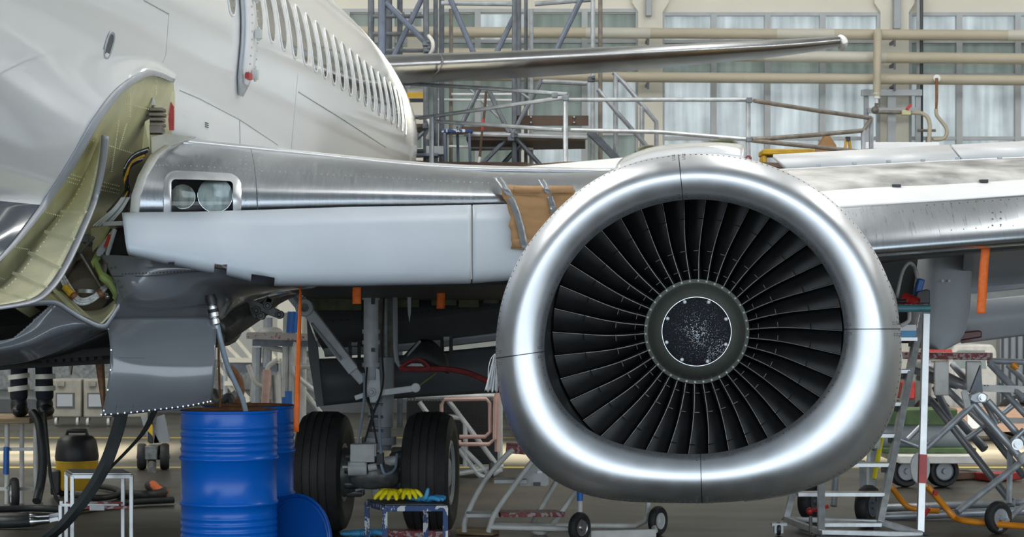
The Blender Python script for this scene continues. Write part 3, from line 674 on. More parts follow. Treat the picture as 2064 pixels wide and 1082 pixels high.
# outboard wing: slat, fixed leading edge, spoilers
def wr(*c): return list(c)
mb = MB()
sl = [[(1380, 552, Y0(1400) + .13), (1700, 522, Y0(1700) + .13), (1900, 505, Y0(1900) + .13), (2100, 490, Y0(2100) + .13), (2300, 478, Y0(2300) + .13)],
      [(1380, 540, Y0(1400) + .02), (1700, 512, Y0(1700)), (1900, 496, Y0(1900)), (2100, 481, Y0(2100)), (2300, 470, Y0(2300))],
      [(1380, 512, Y0(1400) + .03), (1700, 484, Y0(1700) + .03), (1900, 469, Y0(1900) + .03), (2100, 454, Y0(2100) + .03), (2300, 440, Y0(2300) + .03)],
      [(1380, 480, Y0(1400) + .15), (1700, 452, Y0(1700) + .15), (1900, 437, Y0(1900) + .15), (2100, 423, Y0(2100) + .15), (2300, 410, Y0(2300) + .15)],
      [(1380, 447, Y0(1400) + .34), (1700, 419, Y0(1700) + .34), (1900, 406, Y0(1900) + .34), (2100, 392, Y0(2100) + .34), (2300, 378, Y0(2300) + .34)]]
mb.grid(patch(ext(sl), 60, 20)); slat = mb.build('slat', 'slat', jet, smooth=60, solid=.012)
sp = patch(ext(sl), 120, 40); mb = MB()
def on_slat(i, j, r):
    p = sp[i][j]; n = (sp[i][j + 1] - p).cross(sp[i + 1][j] - p).normalized()
    if n.y > 0: n = -n
    mb.lathe(p + n * .0055, n, [(0, r), (.003, r)], 8)
for j0_, k0 in ((60, 30), (62, 30), (72, 30), (74, 30), (84, 27), (86, 27)):
    for i in range(3): on_slat(22 + 4 * i, j0_, .0075)
for j in range(44, 96, 2): on_slat(37, j, .006)
for j in range(50, 96, 3): on_slat(21, j, .0045)
o = mb.build('screw_row', 'dgrey', slat); o['kind'] = 'stuff'
mb = MB()
w2 = [[(1380, 446, Y0(1400) + .345), (1700, 418, Y0(1700) + .345), (1900, 405, Y0(1900) + .345), (2100, 391, Y0(2100) + .345), (2300, 377, Y0(2300) + .345)],
      [(1380, 428, Y0(1400) + .49), (1700, 400, Y0(1700) + .49), (1900, 389, Y0(1900) + .49), (2100, 375, Y0(2100) + .49), (2300, 362, Y0(2300) + .49)],
      [(1380, 412, Y0(1400) + .70), (1700, 383, Y0(1700) + .70), (1900, 373, Y0(1900) + .70), (2100, 361, Y0(2100) + .70), (2300, 350, Y0(2300) + .7)]]
mb.grid(patch(ext(w2), 50, 8)); mb.build('slat_upper_skin', 'white_flat', jet, smooth=60, solid=.01)
mb = MB()
w3 = [[(1380, 425, Y0(1400) + .66), (1700, 396, Y0(1700) + .66), (1900, 384, Y0(1900) + .66), (2100, 372, Y0(2100) + .66), (2300, 362, Y0(2300) + .66)],
      [(1380, 390, Y0(1400) + .8), (1700, 366, Y0(1700) + .8), (1900, 355, Y0(1900) + .8), (2100, 345, Y0(2100) + .8), (2300, 336, Y0(2300) + .8)],
      [(1380, 352, Y0(1400) + 1.2), (1600, 342, Y0(1600) + 1.2), (1850, 329, Y0(1850) + 1.2), (2100, 318, Y0(2100) + 1.2), (2300, 310, Y0(2300) + 1.2)]]
mb.grid(patch(ext(w3), 50, 10)); fle = mb.build('fixed_leading_edge', 'skin', jet, smooth=60, solid=.01)
mb = MB(); mb.tube(curve(pt((1560, 344, 14.72), (1700, 337, 14.95), (1900, 326, 15.2), (2100, 317, 15.5)), 20), .012, 6); mb.build('skin_butt_strap', 'white_flat', fle)
for u, v in ((1806, 375), (1982, 365)):
    mb = MB(); mb.box(P(u, v, Y0(u) + .70), (.06, .06, .022)); mb.build('slat_track_slot', 'black', fle)
def spoiler(a, b, c, d, n=1):
    mb = MB(); mb.grid([[P(*a), P(*b)], [P(*d), P(*c)]]); return mb.build('spoiler', 'pgrey', jet, solid=.03)
spoiler((1586, 340, 14.85), (1934, 323, 15.3), (1912, 295, 15.7), (1558, 315, 15.2))
spoiler((1940, 322, 15.3), (2240, 308, 15.8), (2220, 280, 16.2), (1918, 295, 15.7)); spoiler((2246, 308, 15.8), (2700, 286, 16.6), (2680, 258, 17.0), (2226, 280, 16.2))
for u, v in ((1650, 334), (1722, 329), (1791, 325), (1860, 323), (1930, 319), (2015, 318)):
    mb = MB(); mb.box(P(u, v, 14.8 + (u - 1650) * .0012), (.03, .04, .016)); mb.build('spoiler_hinge', 'edge', jet)
mb = MB(); mb.grid(patch([[(1560, 346, 14.9), (1800, 334, 15.2), (2300, 310, 16)], [(1560, 372, 17), (1800, 362, 17.5), (2300, 340, 18)]], 8, 3)); mb.build('upper_skin', 'skin', jet, solid=.03)
# underside, flaps and flap-track fairing
mb = MB()
mb.grid(patch([[(560, 572, 12.6), (760, 572, 12.9), (1000, 566, 13.3), (1400, 560, 13.7), (1800, 515, 14.3), (2300, 480, 15)],
               [(600, 588, 14.5), (780, 590, 14.6), (1000, 588, 14.8), (1400, 580, 15), (1800, 519, 15.3), (2300, 485, 16)],
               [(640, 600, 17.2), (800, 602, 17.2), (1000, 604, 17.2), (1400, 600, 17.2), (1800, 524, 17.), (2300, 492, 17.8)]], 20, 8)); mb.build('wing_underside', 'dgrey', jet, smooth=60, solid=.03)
mb = MB()
for a in ((640, 606, 100, 38), (785, 602, 70, 34), (880, 600, 50, 30), (935, 603, 40, 32), (985, 596, 30, 30)):
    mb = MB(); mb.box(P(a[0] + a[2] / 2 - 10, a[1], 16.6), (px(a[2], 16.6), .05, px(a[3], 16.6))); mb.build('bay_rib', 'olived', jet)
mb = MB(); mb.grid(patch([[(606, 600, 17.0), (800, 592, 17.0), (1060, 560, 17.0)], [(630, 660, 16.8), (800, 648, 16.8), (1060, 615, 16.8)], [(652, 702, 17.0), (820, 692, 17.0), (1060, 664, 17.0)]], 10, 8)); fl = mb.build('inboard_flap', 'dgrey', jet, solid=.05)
mb = MB(); mb.grid(patch([[(652, 702, 16.95), (820, 692, 16.95), (1060, 664, 16.95)], [(655, 718, 17.0), (820, 706, 17.0), (1060, 678, 17.0)]], 10, 3)); mb.build('flap_trailing_edge', 'mgrey', fl, solid=.02)
for u in (900, 715):
    mb = MB(); dv = (900 - u) * .06
    for k in (-9, 9): mb.bar(P(u + k, 680 + dv, 16.85), P(u + k, 708 + dv, 16.75), .03, .05)
    mb.box(P(u, 682 + dv, 16.8), (.05, .06, .03)); mb.build('flap_hinge', 'gearm', fl)
mb = MB()
for i in range(24): mb.ball(P(640 + i * 15, 650 - i * 1.5, 16.77), .007, 5); mb.ball(P(660 + i * 15, 690 - i * 1.6, 16.9), .007, 5)
o = mb.build('rivet_row', 'black', fl); o['kind'] = 'stuff'
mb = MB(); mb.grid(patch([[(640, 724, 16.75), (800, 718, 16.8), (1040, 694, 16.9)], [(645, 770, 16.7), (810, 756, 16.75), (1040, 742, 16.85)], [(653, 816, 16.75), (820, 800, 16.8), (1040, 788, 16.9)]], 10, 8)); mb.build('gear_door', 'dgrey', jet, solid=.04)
# outboard right: flap-track fairing, flap, aileron skin
rows = []
for i in range(15):
    f = i / 14; zt = lin(f, [0, .4, 1], [505, 515, 560]); v1 = 506 + (704 - 506) * f
    wl = lin(f, [0, .5, .8, .93, 1], [50, 51, 49, 40, 12]); uc = lin(f, [0, .6, 1], [1906, 1904, 1893]); yy = 17.4
    r = []
    for j in range(25):
        th = 2 * PI * j / 24; cx, sx = math.cos(th), math.sin(th); e = lambda x: math.copysign(abs(x) ** .6, x)
        r.append(P(uc + e(cx) * wl, v1, yy) + V((0, -e(sx) * .22 + lin(f, [0, 1], [0, .5]) * (1 if sx < 0 else .2), 0)))
    rows.append(r)
mb = MB(); mb.grid(rows); mb.add(rows[-1], [tuple(range(25))]); ft = mb.build('flap_track_fairing', 'mgrey', jet, smooth=60)
mb = MB()
for u in (1900, 1913): mb.lathe(P(u, 566, 17.18), V((0, -1, 0)), [(0, .012), (.012, .012)], 10)
mb.build('fairing_fastener', 'edge', ft)
mb = MB(); mb.grid(patch(ext([[(1944, 500, 15.4), (2080, 488, 15.6), (2250, 470, 15.8)], [(1940, 556, 17.7), (2080, 546, 17.8), (2250, 530, 18.0)], [(1936, 600, 17.9), (2080, 584, 18.1), (2250, 566, 18.3)]], 3.), 12, 8)); mb.build('wing_underside', 'mgrey', jet, solid=.03)
mb = MB(); mb.grid(patch(ext([[(1926, 604, 18.0), (2080, 590, 18.2), (2250, 572, 18.4)], [(1926, 650, 17.9), (2080, 635, 18.1), (2250, 615, 18.3)], [(1936, 690, 18.0), (2080, 672, 18.2), (2250, 650, 18.4)]], 3.), 12, 8)); fo_ = mb.build('outboard_flap', 'mgrey', jet, solid=.04)
mb = MB(); mb.bar(P(1930, 602, 17.85), P(2200, 574, 18.1), .05, .06); mb.build('flap_gap_strip', 'wpaint', fo_)
mb = MB(); mb.prism(pt((1915, 672, 17.8), (1975, 665, 17.8), (1980, 668, 17.8), (1980, 680, 17.8), (1915, 690, 17.8)), (0, .1, 0)); mb.build('fairing_tail', 'brownred', jet, bevel=.02)
mb = MB(); mb.grid(patch([[(1640, 512, 17.6), (1870, 505, 17.7)], [(1640, 600, 17.8), (1870, 600, 17.8)], [(1640, 690, 18.0), (1870, 690, 18.0)]], 4, 6)); mb.build('flap_cove', 'dgrey', jet, solid=.03)
# tailplane
st0 = [(700, 114, 26.0), (1000, 104, 26.7), (1300, 92, 27.4), (1560, 81, 28.0), (1694, 73, 28.3)]
def strow(dv, dy):
    return [(u, v + a, y + b) for (u, v, y), a, b in zip(st0, dv, dy)]
mb = MB()
mb.grid(patch([strow([0] * 5, [1.6, 1.3, 1.0, .8, .6]), strow([0, 0, 0, 0, 0], [.35, .30, .25, .2, .15]), strow([12, 10, 8, 7, 5], [.04, .03, .02, .02, .01]), strow([26, 22, 18, 14, 10], [0] * 5), strow([46, 38, 30, 22, 16], [.22, .18, .14, .1, .08]),
               strow([56, 50, 42, 30, 21], [.9, .8, .6, .45, .3]), strow([60, 56, 48, 34, 22], [2.4, 2.1, 1.7, 1.3, 1.0])], 24, 36)); stab = mb.build('tailplane', 'stab', jet, smooth=60)
mb = MB(); mb.tube(curve(pt((1694, 76, 28.45), (1700, 80, 28.35), (1702, 88, 28.4), (1696, 97, 28.7)), 8), .05, 8); mb.build('tailplane_tip', 'white_flat', stab)
mb = MB(); mb.tube(curve(pt((890, 110, 26.5), (892, 125, 26.4), (886, 140, 26.4), (872, 155, 26.6)), 10), .012, 5); mb.build('tailplane_seam', 'dgrey', stab)
# ---------------------------------------------------------------- engine
OUT = [(1232,344),(1174,379),(1120,429.5),(1073,478),(1038,536),(1013,610),(999.4,668),(999.5,730),(1007,789),(1025,855),(1056,914),(1103,960),(1165,992),(1232,1006),(1306,1010),(1419,1009),(1485,1007),(1530,1003),(1576,994),(1654,970),(1707,943),(1750,907),(1781,859),(1798,811),(1808,743),(1810,680.5),(1804,647),(1793,589),(1781,561),(1760.6,520),(1740,480),(1712,443),(1683,416.6),(1643,384),(1602,357.6),(1561,341),(1512.5,324),(1440,313),(1368,312),(1310,322)]
INN = [(1399,402),(1349,407),(1306,417),(1261,434),(1222.6,457),(1186,488),(1155,522),(1131,560),(1112,610),(1098,668),(1098,715),(1103,757),(1118,797),(1150,836),(1189,868),(1240,892),(1290,905),(1333,911),(1411,913),(1466,909),(1528,888),(1576,864),(1624.6,828),(1663,782),(1687,729),(1698,676),(1695,623),(1689,610),(1675,569),(1655,532.5),(1622,492),(1582,458),(1541,434),(1500,418)]
EC = (1403., 665.)
def polar(pts, harm=7):
    a = np.array([math.atan2(-(v - EC[1]), u - EC[0]) for u, v in pts]); r = np.array([math.hypot(u - EC[0], v - EC[1]) for u, v in pts])
    o = np.argsort(a); a, r = a[o], r[o]; th = np.linspace(-PI, PI, 720, endpoint=False)
    rr = np.interp(th, np.concatenate([a - 2 * PI, a, a + 2 * PI]), np.tile(r, 3)); f = np.fft.rfft(rr); f[harm + 1:] = 0; rr = np.fft.irfft(f, 720)
    return lambda t: float(np.interp((t + PI) % (2 * PI) - PI, np.append(th, PI), np.append(rr, rr[0])))
ro_, ri_ = polar(OUT, 9), polar(INN, 7)
EY = 10.0
EA = (P(EC[0], EC[1], 12) - P(EC[0], EC[1], 11)).normalized()
EO = P(EC[0], EC[1], EY)                               # centre of the lip plane
EX = V((1, 0, 0)); EX = (EX - EA * EX.dot(EA)).normalized(); EU = EX.cross(EA).normalized()
if EU.z < 0: EU = -EU
def EP(d, r, th):
    return EO + EA * d + (EX * math.cos(th) + EU * math.sin(th)) * r
NT = 144
DOUT, DIN = .42, .115
def lipr(th):
    return ri_(th) * (EY + DIN) / F, ro_(th) * (EY + DOUT) / F
def lip(th, k, off=0.):
    """k: -1 throat, 0 highlight, 1 outer cowl edge"""
    a, b = lipr(th); h = a + (b - a) * .45
    ph = abs(k) * PI / 2
    if k < 0: d, r = DIN * (1 - math.cos(ph)), h - (h - a) * math.sin(ph)
    else: d, r = DOUT * (1 - math.cos(ph)), h + (b - h) * math.sin(ph)
    if off:
        e = .004; k1, k2 = max(-1, k - e), min(1, k + e)
        p1, p2 = lip(th, k1), lip(th, k2); tg = (p2 - p1).normalized(); rad = EX * math.cos(th) + EU * math.sin(th)
        n = tg - rad * 0; nn = (rad - tg * rad.dot(tg)) if abs(rad.dot(tg)) < .999 else -EA
        nn = V(tg.cross((EX * -math.sin(th) + EU * math.cos(th)))).normalized()
        if nn.dot(EA) > 0 and abs(k) < .9: nn = -nn
        if k >= .9 and nn.dot(rad) < 0: nn = -nn
        if k <= -.9 and nn.dot(rad) > 0: nn = -nn
        return EP(d, r, th) + nn * off
    return EP(d, r, th)
ths = [2 * PI * i / NT for i in range(NT)]
mb = MB(); mb.grid([[lip(t, k) for t in ths] for k in [-1 + i / 12 for i in range(25)]], wrap=True)
nac = mb.build('inlet_lip', 'alu_lip', jet, smooth=60)
# rivet rings and the four joints of the lip
mb = MB()
for t in np.linspace(0, 2 * PI, 200, endpoint=False):
    mb.lathe(lip(t, .66, -.002), lip(t, .66, .01) - lip(t, .66, 0), [(0, .0052), (.0035, .0052)], 6)
for t in np.linspace(0, 2 * PI, 130, endpoint=False):
    mb.lathe(lip(t, -.72, -.002), lip(t, -.72, .01) - lip(t, -.72, 0), [(0, .0044), (.0035, .0044)], 6)
o = mb.build('rivet_ring', 'dgrey', nac); o['kind'] = 'stuff'
JT = [math.atan2(-(312 - EC[1]), 1368 - EC[0]), math.atan2(-(715 - EC[1]), 1050 - EC[0]), math.atan2(-(960 - EC[1]), 1413 - EC[0]), math.atan2(-(663 - EC[1]), 1750 - EC[0])]
for t in JT:
    mb = MB(); mb.grid([[lip(t - .0026, k / 20, .0012), lip(t + .0026, k / 20, .0012)] for k in range(-19, 20)]); mb.build('lip_joint', 'black', nac, smooth=0)
mb = MB()
for t in JT:
    for k in [.45 + .06 * i for i in range(8)] + [-.75 + .06 * i for i in range(4)]:
        for dt in (-.034, -.024, .024, .034): mb.lathe(lip(t + dt, k, -.002), lip(t + dt, k, .01) - lip(t + dt, k, 0), [(0, .0032), (.003, .0032)], 5)
o = mb.build('joint_rivets', 'dgrey', nac); o['kind'] = 'stuff'; o.name = 'joint_rivet_row'
# duct behind the throat, cowl outside
FC = P(1404, 668, 10.86)
FAX = (P(1404, 668, 12) - P(1404, 668, 11)).normalized()
FXv = V((1, 0, 0)); FXv = (FXv - FAX * FXv.dot(FAX)).normalized(); FU = FXv.cross(FAX)
if FU.z < 0: FU = -FU
PXF = 10.86 / F
def FP(d, r, th):
    return FC + FAX * d + (FXv * math.cos(th) + FU * math.sin(th)) * r
RT = 291 * PXF; RH = 106 * PXF
mb = MB(); rows = []
for i in range(9):
    f = i / 8; s = f * f * (3 - 2 * f); rows.append([lip(t, -1).lerp(FP(-.02, RT + .012, t), s) if i < 8 else FP(-.02, RT + .012, t) for t in ths])
rows += [[FP(.5, RT + .012, t) for t in ths]]
mb.grid(rows, wrap=True); mb.build('inlet_duct', 'ductw', jet, smooth=60)
mb = MB(); rows = []
for d, k in ((DOUT, 1.0), (1.2, 1.005), (1.8, .985), (2.6, .96), (3.2, .90), (3.6, .82)):
    rows.append([EP(d, lipr(t)[1] * k - .002, t) for t in ths])
mb.grid(rows, wrap=True); cowl = mb.build('fan_cowl', 'white', jet, smooth=60, solid=.01, soff=-1)
mb = MB(); mb.lathe(FP(.55, 0, 0), FAX, [(0, RT + .01), (.02, RT + .01)], 48); mb.build('fan_dark_closure', 'void', jet)  # black disc added to stand for the dark depth behind the blades
# fan: 38 blades with worn edges and mid-span snubbers
def blade(th0):
    mb = MB(); le_, te_ = [], []; n = 12
    for i in range(n + 1):
        f = i / n; r = RH * .97 + (RT - RH * .97) * f
        ang = th0 + .020 * math.sin(f * PI * 1.5) * (1 - f) - .035 * f * f
        ct = (.030 + .110 * f) / r; ca = .13 - .07 * f
        le_.append(FP(.0 + .015 * math.sin(f * PI), r, ang)); te_.append(FP(ca, r, ang + ct + .0))
    mids = [[a.lerp(b, .5) - FAX * .012 * (1 - abs(0)) for a, b in zip(le_, te_)]]
    nrm = [(b - a).normalized() for a, b in zip(le_, te_)]
    rows = [[a.lerp(b, q) - FAX * (.02 * math.sin(PI * q)) for a, b in zip(le_, te_)] for q in (0.03, .25, .5, .75, 1)]
    back = [[p + FAX * .005 for p in r] for r in rows]
    mb.grid(rows + back[::-1], m=0)
    mb.tube([p + FAX * .002 for p in le_], [.0030 - .0010 * i / n for i in range(n + 1)], 6, m=1)
    for rp, wd, hh in ((124, .022, .0016), (163, .024, .0018), (228, .026, .0012)):
        f = (rp * PXF - RH * .97) / (RT - RH * .97); ang = th0 + .020 * math.sin(f * PI * 1.5) * (1 - f) - .035 * f * f; r = rp * PXF
        a = FP(-.004, r, ang); b = FP(.012, r, ang + wd / r); mb.bar(a, b, .02, hh * 2, up=(a - FC).normalized(), m=1 if rp < 200 else 0)
    return mb
b0 = blade(0.04).build('fan_blade', ['blade', 'bladeedge'], None, smooth=50)
# one blade, turned about the shaft for the others
me = b0.data; off = b0.location.copy()
for v in me.vertices: v.co = v.co + off - jet.location
b0.location = (0, 0, 0); b0.parent = jet
cen = FC - jet.location
for k in range(1, 38):
    c = b0.copy(); C.objects.link(c); c.parent = jet
    Rm = Matrix.Translation(cen) @ Matrix.Rotation(2 * PI * k / 38, 4, FAX) @ Matrix.Translation(-cen)
    c.matrix_local = Rm
# dust gathers at the middle and the lower right of the cap
_nt = M['speck'].node_tree
_tc = [n for n in _nt.nodes if n.type == 'TEX_COORD'][0]; _th = [n for n in _nt.nodes if n.type == 'MATH' and n.operation == 'MULTIPLY'][0]
_prev = None
for _c, _r in ((FC, .16), (FP(0, 55 * PXF, -.75), .10)):
    _d = nd(_nt, 'ShaderNodeVectorMath', operation='DISTANCE'); _nt.links.new(_tc.outputs['Object'], _d.inputs[0]); _d.inputs[1].default_value = tuple(_c - FAX * .24 - jet.location)
    _m = nd(_nt, 'ShaderNodeMapRange'); _m.inputs['From Min'].default_value = 0; _m.inputs['From Max'].default_value = _r; _m.inputs['To Min'].default_value = 1.15; _m.inputs['To Max'].default_value = .30
    _nt.links.new(_d.outputs['Value'], _m.inputs['Value'])
    if _prev is None: _prev = _m
    else:
        _a = nd(_nt, 'ShaderNodeMath', operation='MAXIMUM'); _nt.links.new(_prev.outputs[0], _a.inputs[0]); _nt.links.new(_m.outputs[0], _a.inputs[1]); _nt.links.new(_a.outputs[0], _th.inputs[1])
# spinner: hub cone, dark speckled cap, bolts
mb = MB(); mb.lathe(FC, -FAX, [(-.3, RH * .97), (-.02, RH), (.0, RH), (.010, RH * .995), (.018, RH * .925), (.10, RH * .86), (.17, RH * .78), (.225, 74 * .97 * PXF), (.235, 71 * .97 * PXF)], 72, cap=(True, True)); hub = mb.build('spinner', 'spinner', jet, smooth=50)
sc = (10.86 - .236) / 10.86
mb = MB(); Rc = 69 * PXF * sc; mb.lathe(FC, -FAX, [(.230, Rc), (.238, Rc), (.243, Rc * .9), (.250, Rc * .5), (.252, .001)], 48, cap=(True, False)); cap = mb.build('spinner_cap', 'speck', hub)
mb = MB(); mb.lathe(FC, -FAX, [(.232, Rc), (.240, Rc), (.240, Rc * 1.014), (.232, Rc * 1.014)], 60, cap=(False, False)); mb.build('cap_rim', 'steel', hub)
for i in range(38):
    mb = MB(); mb.lathe(FP(-.010, 102 * PXF, .05 + 2 * PI * i / 38), -FAX, [(0, .0075), (.012, .0065), (.017, .002)], 8); mb.build('hub_bolt', 'white_flat', hub)
for i, th in enumerate((1.18, 1.95, .40, 2.72, 3.49, -.42, -2.05, -1.22)):
    mb = MB(); mb.lathe(FP(-.238, 64 * PXF * sc, th), -FAX, [(0, .011), (.012, .010), (.018, .004)], 9); mb.build('cap_bolt', 'white_flat', hub)
# pylon top: white fairing over the nacelle crown
mb = MB()
mb.grid(patch([[(1240, 344, 10.8), (1300, 324, 10.8), (1370, 314, 10.8), (1440, 312, 10.8), (1500, 318, 10.8)], [(1246, 330, 10.95), (1300, 309, 10.95), (1370, 298, 10.95), (1440, 295, 10.95), (1500, 300, 10.95)], [(1262, 318, 11.5), (1310, 300, 11.5), (1370, 291, 11.5), (1440, 289, 11.5), (1496, 293, 11.5)], [(1290, 330, 13), (1320, 318, 13), (1370, 306, 13), (1440, 305, 13), (1480, 312, 13)]], 16, 14)); pf = mb.build('pylon_fairing', 'white', jet, smooth=60, solid=.012)
mb = MB(); mb.tube(curve(pt((1282, 308, 11.4), (1294, 298, 11.5), (1315, 296, 11.6)), 6), .012, 6); mb.build('fairing_seal', 'olived', pf); mb = MB(); mb.tube(curve(pt((1412, 291, 11.5), (1450, 285, 11.6), (1478, 287, 11.6), (1492, 298, 11.5)), 8), .012, 6); mb.build('fairing_seal', 'olived', pf)
mb = MB(); mb.prism(pt((1497, 300, 11.0), (1501, 299, 11.0), (1501, 320, 11.0), (1497, 320, 11.0)), (0, .4, 0)); mb.lathe(P(1508, 320, 11.0), V((0, -1, 0)), [(0, .018), (.02, .018), (.02, .008), (.0, .008)], 14, cap=(False, False)); mb.build('fairing_end', 'dred', pf)
# unlatched cowl edge at lower right, with its green lining and holding rod
mb = MB(); mb.prism(pt((1688, 938, 10.98), (1740, 895, 10.98), (1772, 868, 10.98), (1776, 885, 10.98), (1752, 915, 10.98), (1700, 944, 10.98)), (0, .9, .0)); lw = mb.build('cowl_lining', 'green', jet)
mb = MB(); mb.tube(curve(pt((1500, 1009, 10.9), (1590, 995, 10.9), (1655, 972, 10.9), (1712, 940, 10.9)), 10), .006, 6); mb.build('hold_open_rod', 'gearm', jet)
mb = MB(); mb.box(P(1768, 895, 10.95), (.03, .04, .05)); mb.tube(pt((1775, 860, 10.9), (1786, 830, 10.9)), .012, 7); mb.ball(P(1762, 902, 10.9), .018, 8); mb.build('cowl_latch', 'gearm', jet)
mb = MB(); mb.grid(patch([[(1787, 566, 10.9), (1800, 600, 10.9), (1808, 640, 10.95)], [(1792, 566, 11.4), (1806, 600, 11.4), (1812, 640, 11.4)]], 6, 3)); mb.tube(curve(pt((1783, 562, 10.86), (1790, 568, 10.86), (1786, 576, 10.86)), 6), .006, 6); mb.build('cowl_handle', 'steel', jet)

# ---------------------------------------------------------------- main landing gear
def wheel(uc, vc, Y, hubside):
    c = P(uc, vc, Y); R = .490; W = .185
    prof = [(-W * .80, .26), (-W * .98, .33), (-W * 1.02, .40), (-W * .90, .452), (-W * .62, .480)]
    for g in (-.5, -.17, .17, .5): prof += [(W * (g - .045), R - .004 * abs(g)), (W * (g - .03), R - .012), (W * (g + .03), R - .012), (W * (g + .045), R - .004 * abs(g))]
    prof += [(W * .62, .480), (W * .90, .452), (W * 1.02, .40), (W * .98, .33), (W * .80, .26)]
    mb = MB(); mb.lathe(c, OV, prof, 64, cap=(True, True)); w = mb.build('main_wheel_tyre', 'rubber', jet, smooth=35)
    mb = MB()
    mb.lathe(c, OV * hubside, [(W * .78, .262), (W * .90, .258), (W * .93, .235), (W * .80, .215), (W * .78, .12), (W * .86, .10), (W * .86, .05), (W * .80, .04), (W * .80, .001)], 40, cap=(True, False)); h = mb.build('wheel_hub', 'hubw', w)
    OVs = OV * hubside
    mb = MB(); mb.lathe(c, -OVs, [(W * .70, .24), (W * .86, .235), (W * .86, .2), (W * 1.1, .19), (W * 1.5, .17), (W * 1.55, .10)], 32, cap=(True, True))
    for i in range(9):
        th = 2 * PI * i / 9; q = c - OVs * W * 1.3 + (UP * math.cos(th) + AV * math.sin(th)) * .17; mb.lathe(q, -OVs, [(-.05, .035), (.06, .035), (.075, .025)], 10)
    mb.build('brake_unit', 'gearm', w)
    return c
cl = wheel(655, 951, 16.0, -1); c2 = wheel(868, 952, 15.93, 1)
mb = MB(); mb.tube([cl, c2], .065, 16); ax = mb.build('axle', 'gearm', jet)
mb = MB(); mb.tube(pt((748, 560, 15.9), (748, 735, 15.9)), .060, 20); mb.tube(pt((748, 735, 15.9), (748, 752, 15.9), (748, 768, 15.9)), [.060, .045, .034], 16)
for v in (600, 668, 690, 735): mb.lathe(P(748, v, 15.9), UP, [(-.016, .061), (-.016, .072), (.016, .072), (.016, .061)], 20, cap=(False, False))
actu = mb.build('gear_actuator', 'gear', jet)
mb = MB(); mb.box(P(752, 599, 15.82), (.03, .03, .11)); mb.box(P(752, 705, 15.83), (.03, .03, .03)); mb.build('actuator_clip', 'black', actu)
mb = MB(); mb.tube(pt((778, 560, 16.15), (778, 725, 16.15)), .065, 18); mb.build('strut_upper_tube', 'gearm', jet)
mb = MB(); mb.tube(pt((774, 720, 16.05), (772, 860, 16.05)), .085, 20); mb.tube(pt((766, 860, 16.0), (762, 905, 16.0)), [.09, .11], 20); mb.lathe(P(764, 888, 16.0), UP, [(-.03, .1), (-.03, .14), (.03, .14), (.03, .1)], 20); mb.build('shock_strut', 'mgrey', jet, smooth=40)
mb = MB(); mb.prism(pt((736, 745, 15.84), (742, 740, 15.84), (742, 765, 15.84), (757, 765, 15.84), (757, 740, 15.84), (765, 745, 15.84), (768, 800, 15.84), (755, 812, 15.84), (740, 812, 15.84), (733, 800, 15.84)), (0, .1, 0)); mb.lathe(P(749, 790, 15.84), V((0, -1, 0)), [(-.02, .035), (.03, .035), (.03, .018), (.04, .018)], 16); mb.build('strut_clevis', 'gear', jet, bevel=.006)
mb = MB(); mb.bar(P(556, 552, 15.6), P(614, 622, 15.6), .10, .13, up=(0, 1, 0)); mb.bar(P(606, 606, 15.62), P(712, 745, 15.75), .09, .14, up=(0, 1, 0)); mb.bar(P(708, 742, 15.74), P(731, 768, 15.78), .07, .07, up=(0, 1, 0)); mb.lathe(P(614, 620, 15.55), V((0, -1, 0)), [(-.08, .07), (.05, .07)], 18)
sb = mb.build('side_brace', 'gear', jet, bevel=.008)
mb = MB(); mb.bar(P(628, 652, 15.53), P(688, 724, 15.62), .02, .06, up=(0, 1, 0)); mb.build('brace_recess', 'mgrey', sb, bevel=.006)
mb = MB(); mb.bar(P(590, 594, 15.5), P(604, 612, 15.5), .02, .07, up=(0, 1, 0)); mb.build('brace_recess', 'mgrey', sb, bevel=.006)
mb = MB(); mb.lathe(P(614, 620, 15.5), V((0, -1, 0)), [(-.01, .035), (.02, .035)], 8); mb.build('brace_bolt', 'gearm', sb)
mb = MB(); mb.bar(P(769, 791, 15.75), P(832, 783, 15.7), .05, .06, up=(0, 1, 0)); mb.lathe(P(838, 781, 15.7), V((0, -1, 0)), [(-.03, .038), (.03, .038)], 16); mb.build('torque_arm', 'gear', jet, bevel=.005)
mb = MB(); mb.bar(P(736, 795, 15.8), P(716, 802, 15.8), .04, .05, up=(0, 1, 0)); mb.build('lock_lever', 'gear', jet, bevel=.005)
mb = MB(); mb.tube(pt((840, 780, 15.7), (878, 752, 16.0)), .008, 6); mb.build('door_link_rod', 'green', jet)
mb = MB()
mb.box(P(732, 912, 15.6), (.19, .16, .14)); mb.box(P(722, 932, 15.62), (.12, .14, .14)); mb.tube(pt((702, 944, 15.6), (740, 944, 15.6)), .058, 18); mb.box(P(748, 906, 15.6), (.09, .12, .10)); mb.tube(pt((690, 941, 15.6), (705, 941, 15.6)), .012, 8); mb.tube(pt((742, 943, 15.58), (760, 940, 15.58)), .03, 12)
sv_ = mb.build('brake_valve', 'lgrey', jet, bevel=.008)
mb = MB(); mb.box(P(766, 925, 15.6), (.06, .08, .10)); mb.tube(pt((740, 955, 15.6), (745, 935, 15.6)), .02, 8); mb.build('valve_solenoid', 'black', sv_, bevel=.006)
mb = MB(); mb.tube(pt((776, 930, 15.7), (798, 928, 15.7)), .04, 12); mb.build('axle_sleeve', 'lgrey', jet)
